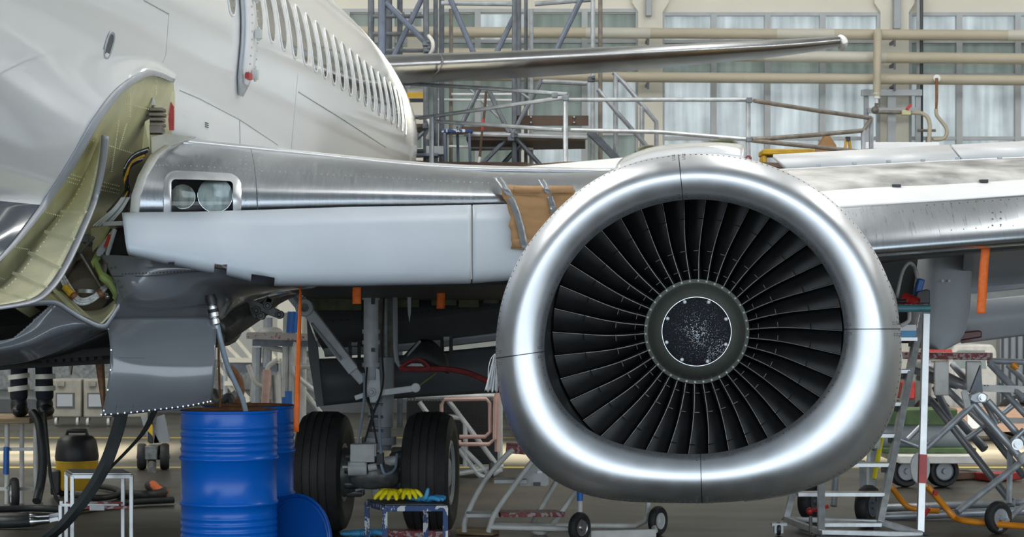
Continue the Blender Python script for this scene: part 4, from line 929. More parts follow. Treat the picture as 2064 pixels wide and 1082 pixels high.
mb = MB(); mb.tube(curve(pt((716, 965, 15.75), (750, 955, 15.7), (800, 962, 15.75)), 10), [.08, .09, .1, .115, .12, .125, .12, .11, .1, .09, .07], 16); mb.prism(pt((748, 985, 15.7), (766, 985, 15.7), (762, 1000, 15.7), (755, 1003, 15.7), (749, 998, 15.7)), (0, .06, 0)); mb.bar(P(716, 988, 15.7), P(735, 984, 15.7), .02, .02); mb.build('axle_beam', 'gearm', jet, bevel=.006)
for pts, r, m in (([(733, 752, 15.7), (735, 790, 15.68), (728, 850, 15.65), (716, 915, 15.6)], .011, 'hoseg'), ([(765, 815, 15.7), (765, 860, 15.65), (768, 915, 15.55)], .012, 'hoseg'), ([(776, 560, 15.8), (770, 700, 15.75), (772, 775, 15.7), (750, 840, 15.65), (735, 890, 15.6)], .008, 'black'), ([(742, 800, 15.68), (752, 850, 15.65), (760, 895, 15.65)], .008, 'black'), ([(768, 935, 15.5), (776, 955, 15.5), (796, 945, 15.6), (800, 915, 15.7)], .011, 'hoseg'), ([(740, 740, 15.7), (738, 800, 15.66), (752, 830, 15.64), (746, 870, 15.62)], .007, 'black')):
    mb = MB(); mb.tube(curve(pt(*pts), 16), r, 8); mb.build('hydraulic_line', m, jet)
for v in (815, 840, 868):
    mb = MB(); mb.box(P(756, v, 15.72), (.10, .04, .035)); mb.tube(pt((742, v, 15.7), (772, v, 15.7)), .012, 6); mb.build('line_clamp', 'gearm', jet)
mb = MB(); mb.tube(pt((796, 560, 15.6), (797, 700, 15.6), (800, 727, 15.6), (812, 745, 15.6)), .02, 8); mb.build('door_strut', 'mgrey', jet)
mb = MB(); mb.prism(pt((820, 565, 15.5), (829, 565, 15.5), (828, 630, 15.5), (825, 650, 15.5), (822, 628, 15.5)), (0, .02, 0)); mb.build('hanging_fitting', 'lgrey', jet)
mb = MB(); mb.prism(pt((618, 640, 15.9), (640, 700, 15.9), (652, 818, 15.9), (638, 820, 15.9), (622, 720, 15.9)), (0, .05, 0)); mb.build('gear_door_edge', 'dgrey', jet)
# folded door shell with the red-edged lower lip
mb = MB(); mb.grid(patch([[(845, 686, 15.9), (870, 688, 15.9), (895, 712, 15.9)], [(805, 730, 15.6), (850, 715, 15.5), (905, 742, 15.7)], [(808, 738, 15.7), (850, 732, 15.6), (905, 752, 15.8)]], 10, 8)); fd = mb.build('folded_door', 'dgrey', jet, smooth=60, solid=.02)
mb = MB(); mb.tube(curve(pt((806, 742, 15.55), (822, 730, 15.52), (842, 724, 15.5), (858, 732, 15.5), (868, 743, 15.5)), 12), .014, 8); mb.tube(pt((808, 744, 15.55), (868, 744, 15.5)), .022, 8); mb.tube(curve(pt((868, 743, 15.5), (905, 744, 15.5), (945, 752, 15.5), (982, 768, 15.5), (1010, 785, 15.5)), 14), .022, 8); mb.build('red_edge', 'hosered', fd, label='worn red edge of the folded door')
mb = MB(); mb.prism(pt((815, 741, 15.58), (830, 731, 15.58), (846, 730, 15.58), (858, 741, 15.58)), (0, .02, 0)); mb.tube(pt((846, 688, 15.75), (826, 712, 15.6), (820, 726, 15.55)), .012, 6); mb.build('door_placard', 'lgrey', fd)
# wheel-well structure seen under the belly
mb = MB()
for a, b, w in (((500, 604, 14), (520, 640, 14), .05), ((520, 640, 14), (545, 600, 14), .05), ((545, 600, 14), (540, 620, 14), .05), ((505, 612, 14), (560, 632, 14), .06), ((455, 650, 14.2), (540, 610, 14), .05)): mb.bar(P(*a), P(*b), w, w)
for q in ((518, 626), (541, 616), (564, 634), (527, 636)): mb.lathe(P(*q, 13.95), V((0, -1, 0)), [(-.03, .03), (.04, .03), (.04, .015), (.05, .015)], 12)
mb.build('wheel_well_bracket', 'gearm', jet, bevel=.004)
mb = MB(); mb.grid(patch([[(438, 640, 13.6), (500, 610, 14), (600, 590, 15)], [(452, 672, 13.6), (500, 640, 14), (560, 610, 15)], [(450, 690, 13.9), (490, 664, 14.3), (540, 630, 15)]], 8, 6)); mb.build('wheel_well_skin', 'gearm', jet, solid=.03)
# ================================================================ things round the aircraft
def G(u, Y, z=0.): return V(((u - CX) / F * Y, Y, z))
def zat(v, Y): return CAMH + (VH - v) / F * Y
def tubes(parent, mats, name, segs, r, n=8):
    for s in segs:
        mb = MB(); mb.tube(pt(*s) if len(s[0]) == 3 and not isinstance(s[0], V) else s, r, n); mb.build(name, mats, parent)
def wheel_small(parent, c, r, w, ax, tyre='rubber', hubm='lgrey'):
    mb = MB(); mb.lathe(c, ax, [(-w / 2 * .7, r * .6), (-w / 2, r * .7), (-w / 2, r * .9), (-w / 4, r), (w / 4, r), (w / 2, r * .9), (w / 2, r * .7), (w / 2 * .7, r * .6)], 28); t = mb.build('wheel', tyre, parent)
    mb = MB(); mb.lathe(c, ax, [(-w * .48, r * .56), (-w * .40, r * .5), (-w * .36, r * .2), (-w * .6, r * .16), (-w * .6, .001)], 20, cap=(False, False)); mb.lathe(c, -V(ax), [(-w * .48, r * .56), (-w * .40, r * .5), (-w * .36, r * .2), (-w * .6, r * .16), (-w * .6, .001)], 20, cap=(False, False)); mb.lathe(c, ax, [(-w * .40, r * .56), (w * .40, r * .56)], 20); mb.build('wheel_hub', hubm, t)
    return t

# --- blue drums on a low pallet (below the frame)
def drum(loc, label, rot=0):
    t = thing('steel_drum', label, 'drum', loc, 'blue steel drums'); R = .2925; H = .883; prof = [(0, R * .96), (.0, R), (.02, R + .006), (.035, R)]
    def bead(z, h=.008, w=.012): return [(z - w, R), (z - w * .4, R + h * .8), (z, R + h), (z + w * .4, R + h * .8), (z + w, R)]
    for z in (.07, .11, .15, .19, .23): prof += bead(z, .005, .014)
    prof += bead(.315, .013, .018)
    prof += bead(.590, .013, .018)
    for z in (.615 + .03, .69, .735, .78): prof += bead(z, .005, .014)
    prof += [(.865, R), (.868, R + .006), (.880, R + .007), (.883, R + .003), (.883, R - .004), (.868, R - .006)]
    mb = MB(); mb.lathe(V(loc), UP, prof, 72, cap=(True, False)); mb.build('drum_body', 'drum', t, smooth=50)
    mb = MB(); mb.lathe(V(loc), UP, [(.8655, .001), (.8655, R - .03), (.874, R - .02), (.8835, R - .008), (.8845, R + .002)], 72, cap=(False, False)); h = mb.build('drum_head', 'rust', t, label='rusty brown drum head')
    mb = MB(); mb.lathe(V(loc) + V((.04, -.14, .866)), UP, [(0, .034), (.008, .034), (.008, .028), (.012, .026)], 16); mb.build('bung_ring', 'rust', h)
    return t
DY = 12.2; dz = zat(825, DY) - .883
d1 = drum(G(462, DY, dz), 'blue steel drum in front, with a grey hose running into its top')
d2 = d1.copy(); C.objects.link(d2); d2.location = G(500, 12.81, dz)
for ch in list(d1.children):
    c = ch.copy(); C.objects.link(c); c.parent = d2
    for g in ch.children: q = g.copy(); C.objects.link(q); q.parent = c
d2['label'] = 'second blue steel drum, half hidden behind the one with the hose'
pl = thing('pallet', 'low timber pallet under the two blue drums', 'pallet', G(478, 12.5, 0))
for k in range(6):
    mb = MB(); c = V((-1.75, 12.5, dz - .012)); mb.box(c + V((0, -.5 + k * .2, 0)), (.56, .14, .022)); mb.build('deck_board', 'wood', pl, bevel=.003)
for k in (-1, 0, 1):
    mb = MB(); c = V((-1.75, 12.5, (dz - .023) / 2)); mb.box(c + V((k * .22, 0, 0)), (.1, 1.14, dz - .024)); mb.build('bearer', 'wood', pl, bevel=.003)
# lid leaning on the rear drum
lc = P(596, 1096, 12.35); lc.z = .318; ln = V((-.60, -.77, .14)).normalized()
lid = thing('drum_lid', 'round blue drum lid standing on edge against the rear drum', 'lid', (lc.x, lc.y, 0))
R = .312; mb = MB(); mb.lathe(lc, ln, [(0, R - .002), (.004, R), (.014, R), (.018, R - .006), (.018, R - .016), (.008, R - .022), (.006, R - .03), (.010, R - .038), (.006, R - .05), (.005, .001)], 72, cap=(True, False)); mb.build('lid_disc', 'lidblue', lid)
mb = MB(); mb.lathe(lc + ln * .016 - UP * 0, ln, [(0, R + .002), (.008, R + .003), (.012, R - .004), (.006, R - .012)], 72, cap=(False, False)); mb.build('rolled_rim', 'lidblue', lid)
# drain hose with its coupling
hs = thing('drain_hose', 'grey-blue drain hose hanging from the belly coupling into the front drum', 'hose', P(492, 835, 12.2))
mb = MB(); mb.tube(curve(pt((437, 650, 12.06), (446, 692, 12.07), (458, 735, 12.1), (478, 780, 12.14), (489, 805, 12.17), (496, 832, 12.2)), 20), .0165, 12); mb.build('hose_pipe', 'hoseg', hs)
mb = MB(); mb.lathe(P(437, 662, 12.06), P(425, 600, 12.05) - P(437, 662, 12.06), [(0, .016), (.02, .018), (.03, .030), (.06, .030), (.065, .024), (.075, .034), (.10, .034), (.105, .028), (.14, .032), (.15, .026), (.155, .035), (.18, .035), (.19, .03)], 20); mb.build('metal_coupling', 'steel', hs)
mb = MB(); mb.lathe(P(431, 632, 12.055), P(425, 600, 12.05) - P(431, 632, 12.055), [(0, .033), (.03, .034)], 20); mb.lathe(P(427, 610, 12.05), P(425, 600, 12.05) - P(427, 610, 12.05), [(-.01, .034), (.03, .036), (.05, .03)], 20); mb.build('black_collar', 'black', hs)
# thin brown tube beside the hose
mb = MB(); mb.tube(curve(pt((441, 650, 12.5), (441, 730, 12.5), (444, 822, 12.55), (446, 860, 12.6)), 10), .008, 6); tag(mb.build('drip_tube', 'rust'), 'thin brown tube hanging behind the grey drain hose', 'tube')
# --- orange streamers
def streamer(pts, w, label, turn=0., m='orange'):
    c = curve(pt(*pts), 16); mb = MB(); rows = []
    for i, p in enumerate(c):
        k = i / 16; a = turn * (1 - k); d = V((math.cos(a), math.sin(a), 0)) * w / 2
        rows.append([p - d, p - d * .3 + V((0, .004 * math.sin(i), 0)), p + d * .3 - V((0, .004 * math.sin(i * 1.3), 0)), p + d])
    mb.grid(rows); return tag(mb.build('warning_streamer', m, solid=.0015), label, 'streamer', 'orange warning streamers')
streamer([(606, 578, 12.55), (604, 640, 12.5), (601, 720, 12.5), (599, 800, 12.5), (597, 870, 12.5)], .034, 'longest orange streamer, hanging beside the blue drums in front of the left tyre', 1.3)
streamer([(720, 566, 13.0), (719, 590, 13.0), (719, 612, 13.0)], .056, 'short orange streamer under the pale flap, left of the landing gear strut', .2)
streamer([(888, 566, 14.4), (889, 596, 14.4), (888, 622, 14.4)], .060, 'dim orange streamer in the shade between the gear strut and the engine', .2)
streamer([(1987, 497, 14.2), (1983, 540, 14.2), (1980, 590, 14.2), (1977, 632, 14.2)], .066, 'wide orange streamer hanging from the outboard slat at the right', .15)
# --- cardboard on the leading edge, held with tape
cb = thing('cardboard_sheet', 'brown cardboard sheet taped over the wing leading edge beside the engine', 'cardboard', P(1080, 500, 12.7))
def cbp(u, v, off=0.):
    uu = min(u, 1120); vb = le(uu, 0)[1]
    ys = []
    for dv in (-14, 0, 14):
        w = v + dv
        if w < vb: ys.append(min((abs(le(uu, i / 60)[1] - w), le(uu, i / 60)[2]) for i in range(61))[1])
        else: ys.append(min((abs((lambda q: VH - (q.z - CAMH) * F / q.y)(kr(uu, i / 40 * .7)) - w), kr(uu, i / 40 * .7).y) for i in range(41))[1])
    return P(u, v, min(ys) - .03 - off)
eL = [(1006, 372), (1014, 395), (1024, 415), (1028, 440), (1026, 455), (1031, 475), (1030, 500)]
rows = []
for i in range(15):
    f = i / 14; u0 = lin(f, [0, .2, .35, .5, .65, .8, 1], [q[0] for q in eL]); v0 = 372 + f * 128
    if i % 3 == 1: u0 += 2.5
    rows.append([cbp(u0 + (lin(f, [0, .3, 1], [1160, 1150, 1062]) - u0) * j / 8, v0 + j * (1.4 - f * 1.0), .004) for j in range(9)])
mb = MB(); mb.grid(rows); mb.build('cardboard_flap', 'card', cb, solid=.012)
mb = MB(); mb.grid([[cbp(u, v, .014) for u in (1033, 1045, 1058, 1068)] for v in (482, 490, 498)]); mb.build('torn_layer', 'card', cb, solid=.008)
mb = MB(); mb.grid([[cbp(u, v, .014) for u in (1036, 1060, 1100, 1156)] for v in (375, 382, 389)]); mb.build('folded_edge', 'card', cb, solid=.006)
def tape(pts, w):
    c = curve([(u, v, 0) for u, v in pts], 18); mb = MB(); rows = []
    for p in c:
        rows.append([cbp(p.x - w + 2 * w * j / 3, p.y - (j - 1.5) * w * .12, .022 + .004 * math.sin(p.y * .3 + j)) for j in range(4)])
    mb.grid(rows); mb.build('tape_strip', 'tape', cb, solid=.001, label='silver tape strip')
tape([(1002, 356), (1018, 378), (1034, 410), (1048, 450), (1058, 500)], 7); tape([(1090, 360), (1104, 385), (1113, 410), (1116, 430)], 6)
# --- rags on the nacelle
def rag(uc, v0, v1, w0, w1, Y, lean, label):
    mb = MB(); rows = []
    for i in range(15):
        f = i / 14; r = []
        for j in range(15):
            g = j / 14 - .5; u = uc + lean * f + g * 2 * (w0 + (w1 - w0) * f); r.append(P(u, v0 + (v1 - v0) * f + 3 * math.sin(g * 19) * f, Y + .02 * math.sin(g * 26 + 2 * f) * (.3 + f)))
        rows.append(r)
    mb.grid(rows); return tag(mb.build('rag', 'cloth', smooth=80, solid=.003), label, 'rag', 'white rags caught on the engine cowl')
rag(999, 714, 788, 3, 13, 10.62, -9, 'white rag hanging at the left side of the engine inlet')
rag(1808, 656, 728, 4, 8, 10.66, 3, 'white rag hanging at the right side of the engine inlet')
mb = MB(); mb.tube(curve(pt((998, 713, 10.62), (990, 722, 10.6), (985, 740, 10.6), (984, 760, 10.6)), 8), .0025, 5); tag(mb.build('string', 'cloth'), 'white string loop hanging from the left rag', 'string')
# --- blue chipped stool and the gloves
sY = 12.9; st = thing('work_stool', 'chipped blue and white steel stool in front of the right tyre', 'stool', G(820, sY))
zt = zat(1016, sY); x0, x1 = G(776, sY).x, G(898, sY).x; bx = -.05; dpt = .36
fl_, fr_ = V((x0, sY, 0)), V((x1, sY, 0)); bl_, br_ = V((G(740, sY + dpt).x, sY + dpt, 0)), V((G(858, sY + dpt).x, sY + dpt, 0))
mb = MB(); mb.prism([p + UP * zt for p in (fl_, fr_, br_, bl_)], V((0, 0, -.008))); mb.build('seat_plate', 'dgrey', st, bevel=.003)
for a, b in ((fl_, fr_), (fr_, br_), (br_, bl_), (bl_, fl_)):
    mb = MB(); mb.bar(a + UP * (zt - .027), b + UP * (zt - .027), .03, .036); mb.build('top_rail', 'chip', st, bevel=.002)
    mb = MB(); mb.bar(a + UP * .14, b + UP * .14, .024, .024); mb.build('lower_rail', 'chip', st, bevel=.002)
for a in (fl_, fr_, br_, bl_):
    mb = MB(); mb.box(a + UP * (zt / 2 - .01), (.034, .034, zt - .02)); mb.build('leg', 'chip', st, bevel=.002)
def glove(c, sc, ang, m, label, group, fingers, thumb, ph=.018):
    mb = MB(); ca, sa = math.cos(ang), math.sin(ang); T = lambda x, y, z: V(c) + V(((x * ca - y * sa) * sc, (x * sa + y * ca) * sc, z * sc))
    mb.ball(T(0, 0, ph), .048 * sc, 12, sc=(1.05, 1.0, .48)); mb.ball(T(-.05, 0, ph * .8 + .002), .043 * sc, 12, sc=(1.2, .9, .48))
    for (y, L, z1, z2, dy) in fingers:
        mb.tube(curve([T(.01, y * .8, ph), T(.045, y, ph + .006), T(.05 + L * .5, y + dy * .6, (ph + .012) * .62 + z1 * .3), T(.05 + L, y + dy, .012 + z2)], 8), [.0155 * sc] * 5 + [.0148 * sc, .014 * sc, .012 * sc, .006 * sc], 9)
    mb.tube(curve([T(-.02, -.03, ph), T(.01, -.055, ph + .008), T(*thumb)], 6), [.017 * sc, .017 * sc, .016 * sc, .015 * sc, .0145 * sc, .0125 * sc, .007 * sc], 9)
    mb.ball(T(-.095, 0, .016), .04 * sc, 12, sc=(1.1, 1.0, .38))
    o = mb.build('rubber_glove', m, smooth=60)
    md = o.modifiers.new('r', 'REMESH'); md.mode = 'VOXEL'; md.voxel_size = .004; md.use_smooth_shade = True
    return tag(o, label, 'glove', group)
gz = zt
glove(P(803, 640, sY + .10) * V((1, 1, 0)) if False else V((G(790, sY + .12).x, sY + .12, gz + .012)), 1.15, -1.95, 'yellow', 'yellow rubber glove lying palm down on the blue stool', None, [(-.036, .04, .0, 0, -.034), (-.012, .055, .0, 0, -.012), (.012, .055, .0, 0, .012), (.036, .04, .0, 0, .036)], (.03, -.085, .012), .046)
glove(V((G(822, sY + .16).x, sY + .16, gz + .012)), 1.05, -1.15, 'yellow', 'second yellow rubber glove, bunched against the first on the blue stool', None, [(-.036, .03, .0, 0, -.03), (-.012, .045, .0, 0, -.01), (.012, .045, .0, 0, .01), (.036, .03, .0, 0, .034)], (.02, -.08, .02), .052)
glove(V((G(862, sY + .14).x, sY + .14, gz + .006)), 1.1, -.35, 'blueg', 'light blue rubber glove with its thumb up, on the right of the stool', None, [(-.032, .05, .004, .0, -.012), (-.011, .062, .004, .0, -.004), (.011, .06, .008, .004, .006), (.032, .05, .012, .01, .016)], (.025, -.05, .085))
glove(V((G(738, 15.6).x, 15.6, .012)), 1.5, .1, 'blueg', 'light blue rubber glove on the floor left of the stool', None, [(-.032, .05, .004, .0, -.012), (-.011, .062, .004, .0, -.004), (.011, .06, .008, .004, .006), (.032, .05, .012, .01, .016)], (.025, -.07, .02))
for (u0, u1, Y, h, m, lb) in ((735, 905, 15.75, .05, 'redw', 'flat red-brown board on the floor behind the blue stool'), (925, 1000, 15.9, .05, 'wood', 'timber block on the floor to the right of the right tyre')):
    mb = MB(); mb.bar(G(u0, Y, h / 2 + .002), G(u1, Y - .1, h / 2 + .002), .16, h); tag(mb.build('timber_board', m, bevel=.005), lb, 'board')
for u, lb in ((655, 'dark wheel chock behind the left tyre'), (868, 'dark wheel chock behind the right tyre')):
    pass
# --- grey step stool at the left
tY = 13.4; ts_ = thing('step_stool', 'bare grey two-level metal step stool at the left', 'stool', G(200, tY))
zt = zat(953, tY); a, b = G(144, tY), G(264, tY); c_, d_ = G(262, tY + .35), G(135, tY + .35)
a, b, c_, d_ = [V((p.x, p.y, 0)) for p in (G(146, tY), G(265, tY), G(248, tY + .35), G(134, tY + .35))]
mb = MB(); mb.prism([p + UP * zt for p in (a, b, c_, d_)], V((0, 0, -.012))); mb.build('top_plate', 'aluw', ts_, bevel=.003)
for p, q in ((a, b), (b, c_), (c_, d_), (d_, a)):
    mb = MB(); mb.bar(p + UP * (zt - .025), q + UP * (zt - .025), .022, .026); mb.build('top_rail', 'aluw', ts_, bevel=.002)
for p in (a, b, c_, d_):
    mb = MB(); mb.box(p + UP * (zt / 2 - .01), (.026, .026, zt - .02)); mb.build('leg', 'aluw', ts_, bevel=.002)
z2 = zat(1023, tY); a2, b2 = V((G(160, tY).x, tY + .06, 0)), V((G(240, tY).x, tY + .06, 0))
mb = MB(); mb.bar(d_ + UP * z2, c_ + UP * z2, .03, .02); mb.bar(a + V((0, .02, z2)), b + V((0, .02, z2)), .03, .02); mb.build('lower_step', 'redw', ts_, bevel=.002)
mb = MB(); mb.box(V((G(196, tY).x, tY - .005, z2)), (.10, .012, .035)); mb.build('step_label', 'lgrey', ts_)
for p in (G(122, tY + .2), G(124, tY + .5)):
    mb = MB(); mb.box(p + UP * (z2 / 2), (.024, .024, z2)); mb.build('step_leg', 'aluw', ts_, bevel=.002)
mb = MB(); mb.bar(G(122, tY + .2, z2), G(240, tY + .2, z2 - .003), .02, .02); mb.build('step_rail', 'aluw', ts_)
# --- black hoses and straps hanging from the belly to the floor
def hose(name, pts, r, m, label, cat='hose', group=None, n=24):
    mb = MB(); mb.tube(curve(pt(*pts) if not isinstance(pts[0], V) else pts, n), r, 10); return tag(mb.build(name, m), label, cat, group)
mb = MB(); c = curve(pt((247, 826, 13.0), (236, 870, 12.98), (215, 930, 12.95), (188, 980, 12.95), (150, 1032, 12.95), (112, 1072, 13.0), (70, 1100, 13.1)), 24); rows = [[p + V((-w, -.012, 0)), p + V((0, -.03, 0)), p + V((w, -.012, 0)), p + V((w, .012, 0)), p + V((-w, .012, 0))] for p, w in [(p, .04 + .012 * i / 24) for i, p in enumerate(c)]]
mb.grid(rows, wrap=True); tag(mb.build('flat_hose', 'hoseb'), 'broad flat black hose slanting down in front of the grey step stool', 'hose', 'black flat hoses')
mb = MB(); c = curve(pt((312, 826, 13.3), (290, 870, 13.25), (250, 915, 13.2), (214, 952, 13.15), (190, 990, 13.1)), 20); rows = [[p + V((-.025, -.01, -.012)), p + V((.025, -.01, .012)), p + V((.025, .01, .012)), p + V((-.025, .01, -.012))] for p in c]
mb.grid(rows, wrap=True); tag(mb.build('flat_hose', 'hoseb'), 'narrower flat black hose crossing behind the broad one under the access door', 'hose', 'black flat hoses')
for i, (dv, ll) in enumerate(((0, 'upper thick black floor hose with a metal fitting at the lower left'), (10, 'lower thick black floor hose with a metal fitting at the lower left'))):
    Y = 16.6 - i * .35; h = thing('floor_hose', ll, 'hose', G(60, Y), 'black floor hoses with metal fittings')
    mb = MB(); mb.tube(curve([G(-60, Y + .2, .05), G(0, Y, .052), G(30, Y - .02, .055), G(60, Y, .06)], 14), .045, 12); mb.build('hose_pipe', 'hoseb', h)
    mb = MB(); mb.tube([G(58, Y, .06), G(66, Y, .06), G(78, Y, .065), G(100, Y, .07)], [.038, .045, .03, .026], 14); mb.bar(G(100, Y, .07), G(118, Y, .085), .02, .03); mb.build('hose_fitting', 'steel', h)
hose('floor_hose', [G(-40, 17.4, .04), G(60, 17.6, .04), G(140, 17.5, .04), G(200, 17.9, .04), G(270, 18.2, .04), G(350, 18.4, .04)], .03, 'hoseb', 'long black hose lying across the floor behind the step stool', group='black floor hoses')
hose('floor_hose', [G(190, 20, .04), G(230, 19.6, .04), G(240, 19.0, .04), G(200, 18.6, .04), G(150, 18.9, .04)], .03, 'hoseb', 'curled black hose on the floor beside the yellow vacuum cleaner', group='black floor hoses')
hose('floor_hose', [G(300, 20, .04), G(330, 19.3, .04), G(300, 18.8, .05), G(250, 19, .04)], .045, 'hoseb', 'looped black hose on the floor under the tow jack', group='black floor hoses')
hose('floor_hose', [G(308, 19.9, .06), G(318, 19.5, .05), G(332, 19.2, .04)], .04, 'orange', 'short orange hose end on the floor beside the tow jack', group='orange hose')
hose('hanging_hose', [P(66, 832, 17.6), P(78, 850, 17.5), P(84, 890, 17.4), P(86, 940, 17.4), P(80, 985, 17.4), P(74, 1010, 17.3)], .04, 'hoseb', 'thick black hose hanging off the right end of the timber-topped stand', group='hanging hoses')
hose('hanging_hose', [P(90, 832, 17.9), P(96, 900, 17.8), P(102, 960, 17.8), P(112, 1000, 17.8), P(120, 1012, 17.7)], .016, 'hoseb', 'thin black hose hanging off the timber-topped stand, beside the thick one', group='hanging hoses')
# --- timber-topped stand at the far left and the person standing on it
bY = 18.0; sd = thing('wheeled_stand', 'wheeled work stand with a timber top at the left edge, under the person', 'stand', G(25, bY))
zt = zat(840, bY); mb = MB(); mb.bar(G(-90, bY + .2, zt - .025), G(84, bY + .2, zt - .025), .9, .05); mb.build('timber_top', 'wood', sd, bevel=.006)
for u, y in ((14, bY), (72, bY), (44, bY + .5), (82, bY + .6), (-70, bY), (-60, bY + .6)):
    mb = MB(); mb.tube([G(u, y, .0 if u > 30 else .04), G(u, y, zt - .05)], .022, 10); mb.build('leg', 'wpaint', sd)
mb = MB(); mb.tube([G(12, bY - .04, zat(955, bY)), G(13, bY - .04, zat(900, bY))], .026, 10); mb.build('blue_sleeve', 'bluep', sd, label='bright blue sleeve on a leg')
for v in (985, 905): 
    mb = MB(); mb.bar(G(-80, bY, zat(v, bY)), G(72, bY, zat(v, bY)), .03, .03); mb.build('cross_rail', 'wpaint', sd)
wheel_small(sd, G(29, bY - .12, .145), .145, .07, V((1, .35, 0)).normalized())
mb = MB(); mb.bar(G(29, bY - .02, .145), G(14, bY - .02, .2), .03, .03); mb.build('wheel_bracket', 'gearm', sd)

pz = zt + .004; pY = 18.15
def wpt(u, z, dy=0): return G(u, pY + dy, z)
pr = thing('person', 'person standing on the timber-topped stand, only dark trouser legs with reflective bands showing', 'person', wpt(62, pz))
def skinmesh(name, nodes, edges, m, parent, sub=2):
    me = bpy.data.meshes.new(name); off = parent.location if parent.parent is None else pr.location
    me.from_pydata([tuple(V(n[0]) - off) for n in nodes], edges, []); o = bpy.data.objects.new(name, me); C.objects.link(o); o.parent = parent
    md = o.modifiers.new('skin', 'SKIN'); md.use_smooth_shade = True
    for i, n in enumerate(nodes): o.data.skin_vertices[0].data[i].radius = (n[1], n[1]); o.data.skin_vertices[0].data[i].use_root = (i == 0)
    s = o.modifiers.new('sub', 'SUBSURF'); s.levels = sub; s.render_levels = sub
    me.materials.append(M[m]); return o
hz = pz + .92
nodes = [(wpt(62, hz), .13), (wpt(62, hz + .25), .13), (wpt(62, hz + .48, .02), .15), (wpt(62, hz + .58, .0), .06), (wpt(62, hz + .68, -.02), .085), (wpt(62, hz + .80, -.02), .08),
         (wpt(42, hz - .08), .085), (wpt(39, pz + .48, -.03), .06), (wpt(38, pz + .08), .045), (wpt(42, pz + .04, -.12), .035),
         (wpt(84, hz - .08), .085), (wpt(88, pz + .48, -.03), .06), (wpt(90, pz + .08), .045), (wpt(92, pz + .04, -.12), .035),
         (wpt(38, hz + .48, .02), .06), (wpt(28, hz + .22, -.05), .042), (wpt(34, hz + .02, -.2), .032), (wpt(36, hz - .06, -.26), .03),
         (wpt(86, hz + .48, .02), .06), (wpt(96, hz + .22, -.05), .042), (wpt(90, hz + .02, -.2), .032), (wpt(88, hz - .06, -.26), .03)]
edges = [(0, 1), (1, 2), (2, 3), (3, 4), (4, 5), (0, 6), (6, 7), (7, 8), (8, 9), (0, 10), (10, 11), (11, 12), (12, 13), (2, 14), (14, 15), (15, 16), (16, 17), (2, 18), (18, 19), (19, 20), (20, 21)]
body = skinmesh('body', nodes, edges, 'skin_h', pr)
tr_ = [(wpt(62, hz - .02), .15), (wpt(62, hz + .08), .14), (wpt(42, hz - .10), .105), (wpt(39, pz + .48, -.03), .082), (wpt(38, pz + .20), .088), (wpt(38, pz + .12), .088), (wpt(84, hz - .10), .105), (wpt(88, pz + .48, -.03), .082), (wpt(90, pz + .20), .088), (wpt(90, pz + .12), .088)]
skinmesh('trousers', tr_, [(0, 1), (0, 2), (2, 3), (3, 4), (4, 5), (0, 6), (6, 7), (7, 8), (8, 9)], 'navy', pr)
jk = [(wpt(62, hz + .02), .16), (wpt(62, hz + .28), .155), (wpt(62, hz + .47, .02), .165), (wpt(62, hz + .55), .07), (wpt(38, hz + .48, .02), .078), (wpt(28, hz + .22, -.05), .06), (wpt(34, hz + .03, -.19), .05), (wpt(86, hz + .48, .02), .078), (wpt(96, hz + .22, -.05), .06), (wpt(90, hz + .03, -.19), .05)]
skinmesh('jacket', jk, [(0, 1), (1, 2), (2, 3), (2, 4), (4, 5), (5, 6), (2, 7), (7, 8), (8, 9)], 'navy', pr)
mb = MB(); mb.ball(wpt(62, hz + .79, .0), .1, 12, sc=(.95, 1.0, .9)); mb.build('hair', 'hair', pr)
for u, t in ((38, 0.), (90, .12)):
    for z in (.36, .25):
        mb = MB(); mb.lathe(wpt(u, pz + z, -.02 * (z > .3)), V((t * .8 - .12, 0, 1)), [(-.022, .086), (-.022, .097), (.022, .097), (.022, .086)], 24, cap=(False, False)); mb.build('reflective_band', 'reflect', pr)
    mb = MB(); mb.ball(wpt(u + 3, pz + .05, -.08), .075, 14, sc=(.9, 2.0, .8)); mb.ball(wpt(u, pz + .10, .0), .078, 12, sc=(1, 1.1, 1.3)); mb.build('boot', 'black', pr)
# --- vacuum cleaner
vY = 19.3; vc = G(155, vY); vac = thing('vacuum_cleaner', 'yellow and black industrial vacuum cleaner on the floor at the left', 'vacuum cleaner', vc)
mb = MB(); mb.lathe(vc, UP, [(.06, .19), (.09, .205), (.32, .20), (.335, .205), (.345, .20)], 32); mb.build('tank', 'yellowp', vac)
mb = MB(); mb.lathe(vc, UP, [(.345, .205), (.38, .21), (.46, .20), (.54, .185), (.58, .15), (.59, .10)], 32); mb.build('motor_head', 'black', vac)
mb = MB(); mb.tube([vc + V((-.10, 0, .57)), vc + V((-.09, 0, .63)), vc + V((.09, 0, .63)), vc + V((.10, 0, .57))], .022, 10); mb.build('carry_handle', 'black', vac)
mb = MB(); mb.box(vc + V((-.17, -.1, .14)), (.1, .16, .24)); mb.build('side_pocket', 'black', vac, bevel=.02)
for a in (45, 135, 225, 315):
    mb = MB(); mb.ball(vc + V((.17 * math.cos(math.radians(a)), .17 * math.sin(math.radians(a)), .03)), .03, 8); mb.build('castor', 'black', vac)
